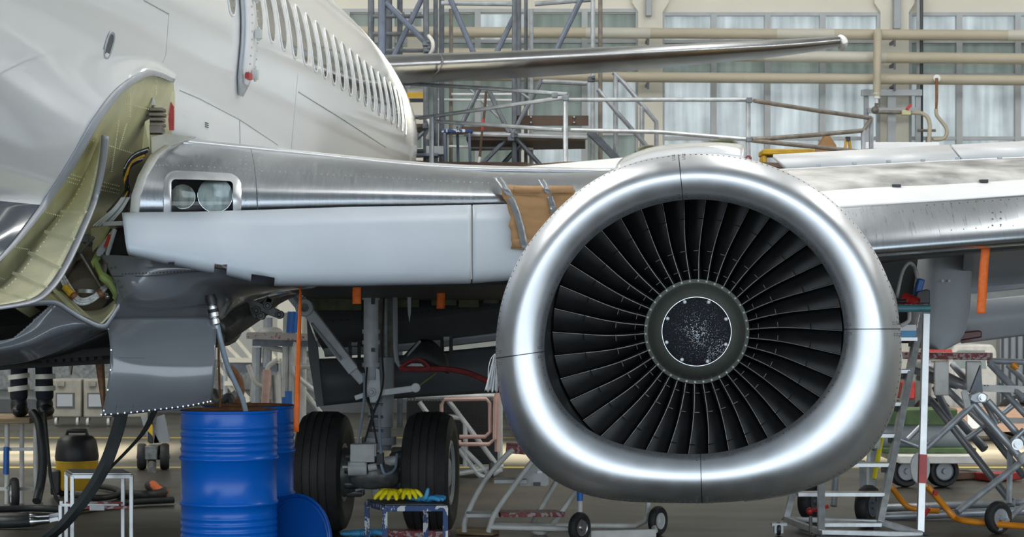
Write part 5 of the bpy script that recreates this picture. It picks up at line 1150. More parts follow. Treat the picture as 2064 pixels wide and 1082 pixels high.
# --- equipment trolleys far at the back
def trolley(u0, u1, v0, Y, label):
    c = G((u0 + u1) / 2, Y); w = px(u1 - u0, Y); z1 = zat(v0, Y); t = thing('equipment_trolley', label, 'trolley', c, 'cream equipment trolleys at the back')
    mb = MB(); mb.box(c + V((0, .3, .14 + (z1 - .14) / 2)), (w, .6, z1 - .14)); mb.build('cabinet', 'dcream', t, bevel=.02)
    mb = MB(); mb.box(c + V((-.02, -.01, z1 * .55)), (w * .62, .03, z1 * .32)); mb.build('panel_frame', 'dgrey', t); mb = MB(); mb.box(c + V((-.02, -.02, z1 * .55)), (w * .52, .03, z1 * .26)); mb.build('panel', 'mgrey', t)
    mb = MB(); mb.box(c + V((-.08, -.03, z1 * .9)), (w * .25, .05, .07)); mb.build('latch', 'duct', t)
    for sx in (-1, 1):
        wheel_small(t, c + V((sx * w * .36, .05, .07)), .07, .04, V((1, 0, 0)), 'lgrey')
        mb = MB(); mb.box(c + V((sx * w * .36, .07, .12)), (.05, .08, .06)); mb.build('castor_fork', 'gearm', t)
trolley(104, 164, 764, 31.7, 'cream equipment trolley at the back, between the person and the brown mast')
trolley(168, 226, 764, 31.6, 'cream equipment trolley at the back, half hidden by the open grey door')
trolley(232, 300, 766, 31.6, 'cream equipment trolley at the back, right-hand one, behind the open grey door')
# --- tow jack with its wheels
jY = 22.6; jk_ = thing('wheeled_jack', 'grey wheeled jack with a yellow and black striped post, under the open grey door', 'jack', G(312, jY))
for u in (286, 332): wheel_small(jk_, G(u, jY, .15), .15, .10, V((1, .15, 0)), 'rubber', 'gearm')
mb = MB(); mb.tube([G(290, jY, .15), G(328, jY, .15)], .04, 10); mb.box(G(309, jY, .2), (.14, .3, .16)); mb.build('axle_block', 'gearm', jk_, bevel=.01)
mb = MB(); mb.prism([G(284, jY, zat(840, jY)), G(296, jY, zat(840, jY)), G(322, jY, .3), G(318, jY, .3), G(300, jY, .3)], V((0, .06, 0))); mb.prism([G(316, jY, zat(840, jY)), G(330, jY, zat(835, jY)), G(342, jY, .32), G(310, jY, .3)], V((0, .06, 0))); mb.build('a_frame', 'mgrey', jk_)
mb = MB(); mb.bar(G(303, jY - .06, .3), G(303, jY - .06, zat(820, jY)), .055, .03, up=(0, 1, 0)); mb.build('striped_post', 'hazard', jk_)
mb = MB(); mb.tube([G(306, jY, .1), G(306, jY - .3, .02), G(306, jY - .5, .02)], .05, 10); mb.build('tow_bar', 'gearm', jk_)
# ================================================================ wheeled steps, ladder, dock and vehicles
Yw = 15.7
ws = thing('wheeled_steps', 'pale tubular wheeled steps under the engine', 'steps', G(1150, 15.9))
def wtube(name, segs, r, m='wpaint', n=10, nc=0):
    for s in segs:
        mb = MB(); mb.tube(curve(s, nc) if nc else s, r, n); mb.build(name, m, ws)
zf = lambda v, Y=Yw: zat(v, Y)
wtube('side_rail', [[G(936, 15.6, zf(1072, 15.6)), G(940, 15.6, zf(1040, 15.6)), G(975, 15.6, zf(972, 15.6)), G(1018, 15.6, zf(920, 15.6)), G(1035, 15.6, zf(906, 15.6))],
                   [G(984, 15.3, zf(1072, 15.3)), G(1000, 15.3, zf(1030, 15.3)), G(1050, 15.3, zf(960, 15.3)), G(1085, 15.3, zf(915, 15.3))]], .022, nc=14)
wtube('rear_leg', [[G(1128, 16.1, zf(960, 16.1)), G(1090, 16.0, zf(1025, 16.0)), G(1072, 15.9, zf(1060, 15.9)), G(1080, 15.8, zf(1072, 15.8)), G(1098, 15.8, zf(1072, 15.8)), G(1120, 15.7, zf(1048, 15.7)), G(1172, 15.7, zf(975, 15.7))]], .022, nc=20)
for u0, u1, v, m in ((940, 1005, 1036, 'lgrey'), (996, 1062, 968, 'lgrey')):
    mb = MB(); mb.bar(G(u0, 15.5, zf(v, 15.5)), G(u1, 15.5, zf(v, 15.5)), .25, .03); mb.build('tread', m, ws, bevel=.004)
mb = MB(); mb.bar(G(1000, 15.55, zf(1036, 15.5)), G(1130, 15.7, zf(1034, 15.7)), .25, .035); mb.build('tread', 'redw', ws, bevel=.004, label='worn red tread')
mb = MB(); mb.bar(G(1020, 16.0, zf(902, 16.0)), G(1060, 16.0, zf(905, 16.0)), .3, .07); mb.build('top_tread', 'redw', ws, bevel=.006, label='red top tread')
mb = MB(); mb.prism([G(1070, 15.5, zf(925, 15.5)), G(1095, 15.5, zf(925, 15.5)), G(1106, 15.5, zf(945, 15.5)), G(1106, 15.5, zf(978, 15.5)), G(1100, 15.5, zf(980, 15.5)), G(1048, 15.5, zf(980, 15.5)), G(1046, 15.5, zf(974, 15.5))], V((0, .02, 0))); sg = mb.build('side_plate', 'lgrey', ws, bevel=.004)
mb = MB(); mb.box(G(1082, 15.48, zf(975, 15.5)), (.055, .01, .028)); mb.build('plate_label', 'dgrey', sg); mb = MB(); mb.box(G(1088, 15.48, zf(951, 15.5)), (.04, .01, .02)); mb.build('plate_label', 'white_flat', sg)
wtube('base_rail', [[G(985, 15.3, zf(1062, 15.3)), G(1145, 15.3, zf(1066, 15.3))], [G(990, 15.6, zf(1058, 15.6)), G(1280, 15.9, zf(1060, 15.9)), G(1300, 15.9, zf(1050, 15.9)), G(1306, 15.9, zf(1030, 15.9)), G(1307, 15.9, zf(1010, 15.9))], [G(1307, 15.9, zf(1036, 15.9)), G(1321, 15.6, zf(1070, 15.6))]], .022)
mb = MB(); mb.bar(G(1190, 15.4, zf(1077, 15.4)), G(1322, 15.5, zf(1074, 15.5)), .03, .06); mb.build('axle_bar', 'wpaint', ws, bevel=.004)
wtube('wheel_post', [[G(1169, 15.6, zf(1045, 15.6)), G(1169, 15.6, zf(985, 15.6))]], .022)
mb = MB(); mb.tube([G(1169, 15.6, zf(1009, 15.6)), G(1169, 15.6, zf(985, 15.6))], .025, 12); mb.build('blue_sleeve', 'bluep', ws, label='bright blue sleeve')
wheel_small(ws, G(1168, 15.25, .118), .118, .06, V((.75, -.6, 0)).normalized(), 'rubber', 'steel'); wheel_small(ws, G(1326, 15.75, .118), .118, .06, V((.8, -.55, 0)).normalized(), 'rubber', 'lgrey')

# --- aluminium ladder stand with clutter on its platform
la = thing('platform_ladder', 'tall aluminium platform ladder with a red-banded leg, right of the engine', 'ladder', G(1760, 16.0))
LY = 15.85
def lb(name, a, b, w, h, m='aluw', up=(0, 1, 0), par=None):
    mb = MB(); mb.bar(P(*a), P(*b), w, h, up=up); return mb.build(name, m, par or la, bevel=.004)
lb('front_leg', (1867, 632, 16.1), (1855, 1078, 15.85), .058, .05)
mb = MB(); mb.bar(P(1860, 916, 15.91), P(1858.5, 973, 15.88), .062, .054, up=(0, 1, 0)); mb.build('red_band', 'red', la, label='red band on the ladder leg')
lb('stringer', (1772, 1055, 16.0), (1856, 640, 17.0), .055, .10)
lb('post', (1655, 975, 15.9), (1655, 1072, 15.6), .055, .05)
lb('post', (1594, 990, 16.4), (1583, 1046, 16.3), .04, .04)
lb('stringer', (1583, 1046, 16.3), (1700, 600, 17.2), .05, .09)
for i, (u0, u1, v, Y) in enumerate(((1650, 1774, 1056, 15.95), (1606, 1780, 995, 16.15), (1700, 1791, 936, 16.3), (1700, 1805, 877, 16.45), (1700, 1817, 813.5, 16.6), (1700, 1831, 748, 16.75), (1700, 1846, 683, 16.9))):
    mb = MB(); mb.box((P(u0, v, Y) + P(u1, v, Y)) / 2, (px(u1 - u0, Y), .16, .034)); tr__ = mb.build('tread', 'aluw', la, bevel=.003)
    mb = MB(); mb.box(P(u1 - 8, v + 10, Y), (.05, .05, .045)); mb.build('tread_bracket', 'black', tr__)
lb('base_rail', (1583, 1046, 16.3), (1660, 1074, 15.6), .04, .05, up=(0, 0, 1)); lb('base_rail', (1655, 1072, 15.6), (1858, 1077, 15.8), .04, .04, up=(0, 0, 1)); lb('base_rail', (1774, 1052, 16.0), (1858, 1077, 15.8), .04, .05, up=(0, 0, 1)); lb('base_rail', (1583, 1046, 16.3), (1774, 1052, 16.0), .04, .04, up=(0, 0, 1))
mb = MB(); mb.tube(pt((1634, 1040, 15.8), (1634, 1075, 15.8)), .014, 8); mb.build('jack_screw', 'gearm', la)
mb = MB(); mb.tube(pt((1632, 1030, 15.8), (1670, 1020, 15.75)), .014, 8); mb.ball(P(1632, 1030, 15.8), .03, 10); mb.build('jack_handle', 'red', la, label='red jack handle')
mb = MB(); mb.box(P(1570, 1056, 15.75), (.12, .08, .02)); mb.box(P(1569, 1066, 15.75), (.07, .06, .06)); mb.build('castor_fork', 'galv', la); wheel_small(la, G(1569, 15.75, .055), .053, .03, V((1, 0, 0)), 'black', 'steel')
mb = MB(); mb.box(G(1855, 15.85, .011), (.10, .09, .02)); mb.build('rubber_foot', 'black', la)
mb = MB(); mb.box(G(1657, 15.6, .011), (.10, .09, .02)); mb.build('rubber_foot', 'black', la)
ztop = zat(612, 16.4)
mb = MB(); mb.prism(pt((1760, 612, 16.2), (1874, 612, 16.2), (1874, 612.6, 16.9), (1760, 612.6, 16.9)), (0, 0, -.03)); mb.build('platform_board', 'redw', la, bevel=.004)
mb = MB(); mb.tube(pt((1760, 622, 16.17), (1875, 621, 16.17)), .030, 14); mb.build('teal_edge_tube', 'teal', la, label='teal edge tube of the platform')
zb = zat(612, 16.2)
mb = MB(); o_ = V((G(1833, 16.35).x, 16.35, zb + .037)); mb.lathe(o_ - V((.055, .03, -.012)), V((.8, -.45, -.34)), [(0, .048), (.001, .050), (.13, .045), (.13, .040), (.01, .043)], 22, cap=(True, False)); tag(mb.build('paper_cup', 'red'), 'red cup lying on its side on the ladder platform', 'cup')
mb = MB(); mb.tube([V((G(1800, 16.3).x, 16.3, zb + .02)), V((G(1828, 16.25).x, 16.25, zb + .022))], .016, 10); tag(mb.build('torch', 'steel'), 'small silver torch lying on the ladder platform', 'torch')
mb = MB(); q = V((G(1866, 16.3).x, 16.3, zb)); mb.prism([q + V(k) for k in ((-.09, 0, .002), (.035, 0, .002), (.035, 0, .11), (.01, 0, .12), (-.07, 0, .10))], (0, .035, 0)); tag(mb.build('instrument_case', 'black', bevel=.006), 'black instrument case standing at the right end of the ladder platform', 'case')
bt = thing('spray_gun', 'blue sleeved tool with a grey wand standing on the ladder platform', 'tool', V((G(1846, 16.5).x, 16.5, zb)))
mb = MB(); mb.bar(V((G(1844, 16.5).x, 16.5, zb + .003)), P(1856, 562, 16.5), .06, .085, up=(0, 1, 0)); mb.build('blue_body', 'bluep', bt, bevel=.012)
mb = MB(); mb.tube(pt((1851, 568, 16.5), (1846, 545, 16.5)), .018, 10); mb.build('wand', 'lgrey', bt)
hose('service_hose', [P(1846, 548, 16.5), P(1842, 536, 16.55), P(1832, 530, 16.55), P(1820, 545, 16.55), P(1812, 575, 16.5), P(1808, 600, 16.5)], .016, 'wpaint', 'cream hose looping up from the tools on the ladder platform')
hose('rope_end', [P(1833, 628, 16.7), P(1832, 645, 16.7), P(1824, 652, 16.7), P(1816, 656, 16.7)], .018, 'wpaint', 'cream rope hanging under the ladder platform', 'rope')
zz = zat(683, 16.9) + .018
bxx = thing('glove_box', 'pale blue and white cardboard box on the top tread of the ladder', 'box', V((G(1826, 16.9).x, 16.9, zz)))
mb = MB(); mb.box(V((G(1826, 16.9).x, 16.9, zz + .026)), (.155, .11, .052)); mb.build('blue_half', 'blueg', bxx); mb = MB(); mb.box(V((G(1826, 16.9).x, 16.9, zz + .078)), (.155, .11, .050)); mb.build('white_half', 'white_flat', bxx)

# --- tubular dock with orange frame
DK = thing('tubular_dock', 'grey tubular steel lifting dock with an orange draw frame at the right edge', 'dock', G(1990, 17))
def dk(name, a, b, r, m='galv'):
    mb = MB(); mb.tube(pt(a, b), r, 10); mb.build(name, m, DK)
mb = MB(); mb.bar(P(1760, 715, 18.2), P(1998, 718, 17.9), .5, .058); mb.build('deck_plank', 'redw', DK, bevel=.006, label='worn red deck plank')
dk('rail', (1990, 727, 17.9), (2120, 731, 17.7), .028)
for a, b in (((1884, 728), (1913, 797)), ((1948, 728), (1979, 790))):
    mb = MB(); mb.prism(pt((a[0], a[1], 17.8), (b[0], a[1], 17.8), (b[0], b[1], 17.8), (a[0], b[1], 17.8)), (0, .05, 0)); mb.build('hanger_plate', 'wpaint', DK, bevel=.01)
for a, b, r in (((1830, 742, 18.2), (1946, 779, 17.8), .035), ((1850, 760, 18.3), (1930, 778, 18), .03), ((1870, 735, 18.4), (1944, 772, 17.9), .025), ((1995, 732, 17.8), (2064, 804, 17.6), .032), ((2032, 735, 18.2), (2090, 790, 18), .03), ((1870, 730, 18.5), (1900, 790, 18.4), .03), ((1920, 734, 18.3), (1948, 766, 18.1), .03),
                ((1962, 814, 17.2), (1864, 905, 17.0), .030), ((1962, 814, 17.2), (2080, 950, 17.1), .034), ((1991, 808, 17.3), (2080, 906, 17.3), .03), ((1905, 781, 18), (1985, 858, 17.6), .03), ((1984, 810, 17.4), (2010, 855, 17.4), .025), ((2064, 866, 17.2), (2034, 895, 17.2), .025), ((2036, 905, 17.2), (2034, 1015, 17), .026), ((1866, 905, 17), (1800, 880, 17), .02), ((2060, 930, 17), (1929, 1032, 16.6), .03), ((2010, 775, 17.8), (2090, 860, 17.6), .03), ((1870, 845, 18.6), (1830, 885, 18.6), .025), ((1990, 855, 18.2), (1940, 890, 18.2), .025), ((2052, 808, 18.3), (2000, 850, 18.3), .028)):
    dk('brace', a, b, r)
for a, b, r in (((1878, 808, 18.2), (2038, 1011, 17.2), .034), ((1885, 780, 18.4), (1920, 855, 18.2), .034), ((1985, 860, 18), (2064, 960, 17.6), .03), ((1936, 850, 18.4), (1985, 905, 18.2), .04)): dk('brace', a, b, r, 'galvd')
dk('base_rail', (1760, 1024, 17.8), (2045, 1014, 17.2), .034); dk('base_rail', (1770, 1041, 17.0), (2120, 1027, 16.9), .036); dk('base_rail', (2000, 1014, 17.4), (2120, 1010, 17.2), .03)
mb = MB(); mb.prism(pt((1977, 736, 17.5), (1981, 790, 17.5), (1955, 792, 17.5)), (0, .05, 0)); mb.build('gusset', 'galvd', DK)
mb = MB(); mb.prism(pt((1958, 795, 17.1), (1975, 788, 17.1), (1992, 797, 17.1), (1988, 812, 17.1), (1966, 812, 17.1), (1954, 806, 17.1)), (0, .12, 0)); jb = mb.build('pivot_block', 'galv', DK, bevel=.008)
mb = MB(); mb.lathe(P(1979, 801, 17.1), V((0, -1, 0)), [(0, .035), (.015, .035), (.015, .022), (.05, .022), (.05, .012)], 12); mb.build('pivot_bolt', 'steel', jb)
mb = MB(); mb.prism(pt((1938, 790, 17.0), (1943, 785, 17.0), (1950, 786, 17.0), (1958, 818, 17.0), (1948, 824, 17.0), (1944, 822, 17.0)), (0, .03, 0)); mb.build('lever_plate', 'lgrey', DK, bevel=.006)
mb = MB(); mb.bar(P(1979, 782, 17.7), P(2120, 786, 17.6), .06, .06); pbm = mb.build('perforated_beam', 'wpaint', DK)
mb = MB(); 
for k in range(13): mb.box(P(1985 + k * 6, 777 + k * .1, 17.665), (.012, .01, .010))
o = mb.build('beam_holes', 'black', pbm); o['kind'] = 'stuff'; o.name = 'beam_hole_row'
mb = MB(); mb.bar(P(2016, 847, 17.9), P(2120, 849, 17.9), .06, .05); mb.build('cross_beam', 'wpaint', DK)
mb = MB(); mb.lathe(P(2049, 895, 16.9), V((0, -1, 0)), [(0, .05), (.03, .05), (.03, .03), (.05, .03)], 14); mb.build('cable_roller', 'steel', DK)
mb = MB(); mb.tube(curve(pt((1868, 980, 16.2), (1880, 992, 16.2), (1912, 1030, 16.1), (1926, 1044, 16.1), (1945, 1049, 16.0), (2000, 1055, 15.9), (2130, 1066, 15.6)), 24), .026, 12); mb.tube(pt((1862, 974, 16.2), (1870, 983, 16.2)), .018, 8); mb.build('draw_frame_tube', 'orangep', DK, label='orange draw frame tube')
mb = MB(); mb.tube(curve(pt((1785, 966, 16.9), (1802, 988, 16.9), (1826, 1018, 16.8), (1850, 1026, 16.8), (1893, 1030, 16.7)), 16), .024, 10); mb.build('draw_frame_tube', 'orangep', DK, label='orange draw frame tube')
dk('draw_frame_stay', (2022, 1054, 15.85), (2064, 1018, 16.3), .024, 'galv'); dk('stay_end', (2018, 1057, 15.84), (2032, 1046, 15.95), .026, 'orangep'); dk('tube_end', (2040, 733, 17.6), (2050, 742, 17.6), .03, 'orangep')
mb = MB(); mb.tube(pt((1886, 988, 16.1), (1884, 998, 16.1)), .02, 8); mb.tube(pt((1862, 1040, 16.3), (1872, 1024, 16.3)), .018, 8); mb.build('locking_pin', 'red', DK)
wheel_small(DK, G(2012, 15.9, .13), .13, .07, V((.5, -.85, 0)).normalized(), 'rubber', 'galv')
mb = MB(); mb.prism(pt((2024, 1030, 15.95), (2040, 1028, 15.95), (2020, 1068, 15.85), (2008, 1070, 15.85)), (0, .03, 0)); mb.build('wheel_fork', 'galv', DK)
for u, Y in ((1750, 16.5), (1635, 16.9)): wheel_small(DK, G(u, Y, .17), .17, .1, V((.8, -.6, 0)).normalized(), 'rubber', 'galvd')
for a, b, r in (((1690, 870, 17.2), (1680, 1020, 17), .03), ((1738, 930, 16.8), (1742, 1030, 16.6), .03), ((1642, 980, 17), (1650, 1020, 17), .035), ((1760, 905, 17), (1750, 1030, 16.7), .05)): dk('frame_post', a, b, r)
mb = MB(); mb.tube(pt((1778, 880, 16.75), (1762, 965, 16.65)), .02, 8); mb.build('yellow_strap', 'yellow', DK, label='yellow strap')
mb = MB(); mb.tube(pt((2058, 915, 16.8), (2066, 930, 16.8)), .05, 10); mb.build('foot_plate', 'lgrey', DK)
# grey round plate behind the ladder leg
mb = MB(); mb.prism([P(1855 + 20 * math.cos(t) , 943 + 33 * math.sin(t), 16.7) for t in [2 * PI * i / 28 for i in range(28)]], (0, .03, 0)); mb.build('round_guard_plate', 'lgrey', DK, bevel=.006)
# --- flatbed dolly carrying a dark green and grey machine
fY = 20.6; fb = thing('flatbed_dolly', 'beige flatbed dolly on black wheels behind the ladder', 'dolly', G(1860, fY))
mb = MB(); mb.bar(G(1790, fY, zat(918, fY)), G(1952, fY, zat(918, fY)), 1.2, .08); mb.build('bed', 'wpaint', fb, bevel=.008)
for u in (1823, 1899): wheel_small(fb, G(u, fY - .3, .165), .165, .16, V((.15, -1, 0)).normalized(), 'rubber', 'mgrey')
mb = MB(); mb.bar(G(1880, fY - .25, .2), G(1920, fY - .25, .25), .06, .08); mb.bar(G(1823, fY - .1, .165), G(1823, fY - .1, zat(922, fY)), .08, .06, up=(0, 1, 0)); mb.bar(G(1899, fY - .1, .165), G(1899, fY - .1, zat(922, fY)), .08, .06, up=(0, 1, 0)); mb.build('axle_arm', 'mgrey', fb)
zb = zat(910, fY); mc = thing('transport_stand', 'dark green transport stand with a grey cylinder, riding on the beige dolly', 'machine', G(1860, fY, zb))
mb = MB(); mb.tube([G(1760, fY, zb + .19), G(1780, fY, zb + .19), G(1935, fY, zb + .19), G(1945, fY, zb + .19)], [.14, .18, .18, .12], 24); mb.build('grey_cylinder', 'mgrey', mc)
mb = MB(); mb.bar(G(1770, fY, zat(838, fY)), G(1917, fY, zat(838, fY)), .6, .16); mb.build('top_frame', 'olive', mc, bevel=.01)
mb = MB(); mb.bar(G(1770, fY + .05, zb + .03), G(1952, fY + .05, zb + .03), .7, .055); mb.build('base_frame', 'olive', mc, bevel=.01)
for u in (1790, 1905):
    mb = MB(); mb.bar(G(u, fY + .25, zb + .03), G(u, fY + .25, zat(840, fY)), .06, .06, up=(0, 1, 0)); mb.build('frame_post', 'olive', mc)
# --- white truck and the tan load body behind
tY = 29.; tk = thing('truck', 'white truck cab with a tan load body, in the background at the right', 'truck', G(1970, tY))
zc = lambda v: zat(v, tY)
mb = MB(); mb.prism([G(u, tY, zc(v)) for u, v in ((1905, 890), (1905, 760), (1912, 715), (1925, 694), (2000, 694), (2009, 706), (2011, 890))], V((0, 1.6, 0))); tb = mb.build('cab', 'wpaint', tk, bevel=.03)
mb = MB(); mb.prism([G(u, tY - .012, zc(v)) for u, v in ((1918, 742), (1924, 712), (1932, 706), (1985, 706), (1988, 742))], V((0, .02, 0))); mb.build('side_window', 'paned', tb)
mb = MB(); mb.prism([G(u, tY - .04, zc(v)) for u, v in ((1912, 760), (1914, 745), (1930, 742), (1942, 748), (1940, 775), (1914, 775))], V((0, .06, 0))); mb.build('seat_back', 'white_flat', tb)
mb = MB(); mb.bar(G(1860, tY + .3, zc(790)), G(1908, tY + .3, zc(790)), 1.2, .9); mb.build('bonnet', 'lgrey', tk, bevel=.05)
mb = MB(); mb.bar(G(1862, tY - .1, zc(709)), G(1912, tY - .1, zc(709)), .5, .08); mb.bar(G(1812, tY - .1, zc(785)), G(1840, tY - .1, zc(785)), .4, .26); mb.build('red_bodywork', 'red', tk, bevel=.02)
mb = MB(); mb.bar(G(1917, tY - .9, zc(838)), G(2090, tY - .9, zc(838)), .7, .32); lbd = mb.build('load_body', 'tan', tk)
mb = MB(); mb.bar(G(1917, tY - 1.27, zc(866)), G(1962, tY - 1.27, zc(866)), .02, .03); mb.build('white_strip', 'white_flat', lbd); mb = MB(); mb.bar(G(1950, tY - 1.26, zc(840)), G(1990, tY - 1.26, zc(840)), .02, .2); mb.build('paper_notice', 'white_flat', lbd)
mb = MB(); mb.bar(G(1940, tY - 1.0, zc(911)), G(2090, tY - 1.0, zc(911)), .6, .05); mb.build('blue_sill', 'bluep', tk)
mb = MB(); mb.bar(G(1900, tY - .3, zc(895)), G(2090, tY - .3, zc(895)), .8, .16); mb.build('chassis', 'black', tk)
for u in (1880, 2050): wheel_small(tk, G(u, tY - .2, .3), .3, .2, V((0, -1, 0)), 'rubber', 'gearm')
for k, (u, v) in enumerate(((1925, 960), (1965, 958), (2010, 962))):
    Y = floor_y(v + 8); mb = MB(); mb.bar(G(u - 30, Y, .05), G(u + 35, Y + .2, .05), .25, .08); tag(mb.build('scrap_bar', ['dboard', 'galvd', 'dred'][k], bevel=.01), ['dark brown bar on the floor behind the dolly', 'dark steel bar on the floor between two other bars behind the dolly', 'dark red bar on the floor at the right behind the dolly'][k], 'bar', 'bars lying on the floor behind the dolly')

# ================================================================ behind the landing gear
cg = thing('mesh_cage', 'grey wheeled cage of black wire mesh with salmon tube gates, behind the right tyre', 'cage', G(950, 21.5))
cY = 21.5
def cgt(name, segs, r, m, nc=0):
    for s in segs:
        mb = MB(); p = pt(*s); mb.tube(curve(p, nc) if nc else p, r, 8); mb.build(name, m, cg)
cgt('frame_tube', [[(838, 800, cY), (1010, 798, cY)], [(842, 835, cY), (930, 842, cY)], [(845, 810, cY), (868, 842, cY)], [(904, 808, cY), (1000, 935, cY)], [(848, 885, cY), (900, 890, cY)], [(890, 960, cY), (1015, 940, cY)], [(930, 900, cY), (990, 960, cY)], [(938, 852, cY), (938, 940, cY)], [(1008, 790, cY), (1008, 950, cY)]], .028, 'lgrey')
cgt('gate_tube', [[(890, 842, cY - .1), (890, 815, cY - .1), (896, 805, cY - .1), (980, 804, cY - .1), (987, 812, cY - .1), (988, 870, cY - .1), (978, 880, cY - .1), (926, 880, cY - .1)], [(926, 895, cY - .15), (985, 895, cY - .15), (997, 885, cY - .15), (998, 800, cY - .15)]], .022, 'pinkp')
cgt('gate_post', [[(1002, 780, cY - .1), (1002, 910, cY - .1)], [(850, 890, cY - .1), (930, 892, cY - .1)]], .03, 'pinkp')
cgt('skid_tube', [[(925, 905, cY), (960, 950, cY), (972, 960, cY), (985, 960, cY), (1010, 945, cY)]], .03, 'lgrey', 12)
mb = MB()
for k in range(30): mb.bar(P(822 + k * 6.4, 800, cY + .25), P(822 + k * 6.4, 935, cY + .25), .008, .008, up=(0, 1, 0))
for k in range(21): mb.bar(P(822, 802 + k * 6.6, cY + .25), P(1010, 802 + k * 6.6, cY + .25), .008, .008)
o = mb.build('wire_mesh', 'black', cg)
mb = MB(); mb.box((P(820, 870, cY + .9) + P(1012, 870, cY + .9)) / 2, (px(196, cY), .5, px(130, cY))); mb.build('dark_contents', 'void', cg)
for u in (880, 990): wheel_small(cg, G(u, cY, .09), .09, .05, V((1, 0, 0)), 'rubber', 'galv')
for u in (880, 990):
    mb = MB(); mb.tube([G(u, cY + .04, .09), G(u, cY + .04, zat(945, cY))], .02, 8); mb.build('castor_stem', 'galv', cg)
# pale tube stands seen between the belly and the gear
bs_ = thing('maintenance_stand', 'pale tubular maintenance stand behind the orange streamer, with blue-tipped posts', 'stand', G(590, 25))
bY = 25.
def bt_(name, segs, r, m='lgrey'):
    for s in segs:
        mb = MB(); mb.tube(pt(*s), r, 8); mb.build(name, m, bs_)
mb = MB(); mb.bar(P(504, 676, bY), P(650, 680, bY), .7, .08); mb.build('worn_table', 'palew', bs_, label='worn pale table top with red marks'); mb = MB(); mb.bar(P(515, 690, bY), P(650, 692, bY), .6, .08); mb.build('table_apron', 'galvd', bs_)
mb = MB(); mb.ball(P(545, 668, bY), .12, 10, sc=(1.3, .8, .5)); mb.build('cloth_heap', 'wpaint', bs_)
bt_('post', [[(578, 630, bY - .2), (572, 940, bY - .2)], [(590, 630, bY - .2), (585, 940, bY - .2)], [(611, 690, bY - .2), (609, 940, bY - .2)]], .045)
bt_('rail', [[(527, 694, bY - .1), (555, 703, bY - .1)], [(555, 703, bY - .1), (640, 716, bY - .1)], [(595, 738, bY - .3), (700, 738, bY - .3)], [(590, 760, bY), (660, 850, bY)]], .035)
bt_('hoop', [[(594, 730, bY - .35), (592, 705, bY - .35), (597, 690, bY - .35)], [(592, 730, bY - .35), (590, 745, bY - .35), (600, 760, bY - .35), (650, 800, bY - .35)]], .03)
bt_('blue_tip', [[(572, 800, bY - .22), (572, 832, bY - .22)], [(582, 788, bY - .22), (582, 832, bY - .22)], [(588, 628, bY - .22), (584, 670, bY - .22)], [(597, 628, bY - .22), (593, 670, bY - .22)]], .05, 'bluep')
bt_('table_leg', [[(518, 700, bY), (512, 940, bY)], [(540, 640, bY), (538, 740, bY)]], .06, 'galv')
sr = thing('access_stairs', 'cream access stairs with thin rails, seen beyond the grey drain hose', 'stairs', G(500, 28))
for a, b in (((452, 690), (500, 740)), ((470, 675), (515, 730)), ((500, 655), (560, 728)), ((440, 740), (490, 800)), ((480, 780), (505, 806)), ((455, 770), (470, 788))):
    mb = MB(); mb.bar(P(a[0], a[1], 28), P(b[0], b[1], 28), .05, .05); mb.build('stair_rail', 'wall', sr)
for a, b in (((450, 725), (565, 727)), ((455, 772), (475, 772)), ((490, 808), (506, 804))):
    mb = MB(); mb.bar(P(a[0], a[1], 27.9), P(b[0], b[1], 27.9), .3, .06); mb.build('landing', 'wall', sr)
for u in (455, 510, 562):
    mb = MB(); mb.tube([G(u, 28, 0), G(u, 28, zat(727, 28))], .04, 8); mb.build('stair_post', 'galv', sr)
mb = MB(); mb.bar(P(456, 742, 28), P(560, 738, 28), .2, .14); mb.build('landing_beam', 'galvd', sr)
# things hung on the stand: hoses, rags, a sack
for pts, r, m, lb_, ct in (([(500, 735, 24), (515, 770, 24), (535, 775, 24), (540, 740, 24), (560, 725, 24)], .03, 'wpaint', 'cream hose looped under the stair landing', 'hose'), ([(538, 745, 23.8), (536, 790, 23.8), (534, 822, 23.8)], .05, 'pinkp', 'salmon cable bundle hanging under the stairs', 'cable'), ([(462, 740, 23), (480, 760, 23), (486, 790, 23), (470, 822, 23)], .04, 'rust', 'brown cable loop hanging behind the drain hose', 'cable'), ([(430, 790, 23), (440, 812, 22.8), (462, 800, 22.8), (470, 826, 22.8)], .05, 'hoseb', 'black cable heap behind the front drum', 'cable')):
    hose('hanging_cable', [P(*q) for q in pts], r, m, lb_, ct)
mb = MB(); rows = [[P(545 + j * 5 + i * .5, 755 + i * 12, 23.9 + .04 * math.sin(j * 2)) for j in range(5)] for i in range(7)]; mb.grid(rows); tag(mb.build('grey_sack', 'lgrey', smooth=80, solid=.01), 'pale grey cloth hanging under the stairs left of the blue-tipped posts', 'cloth')
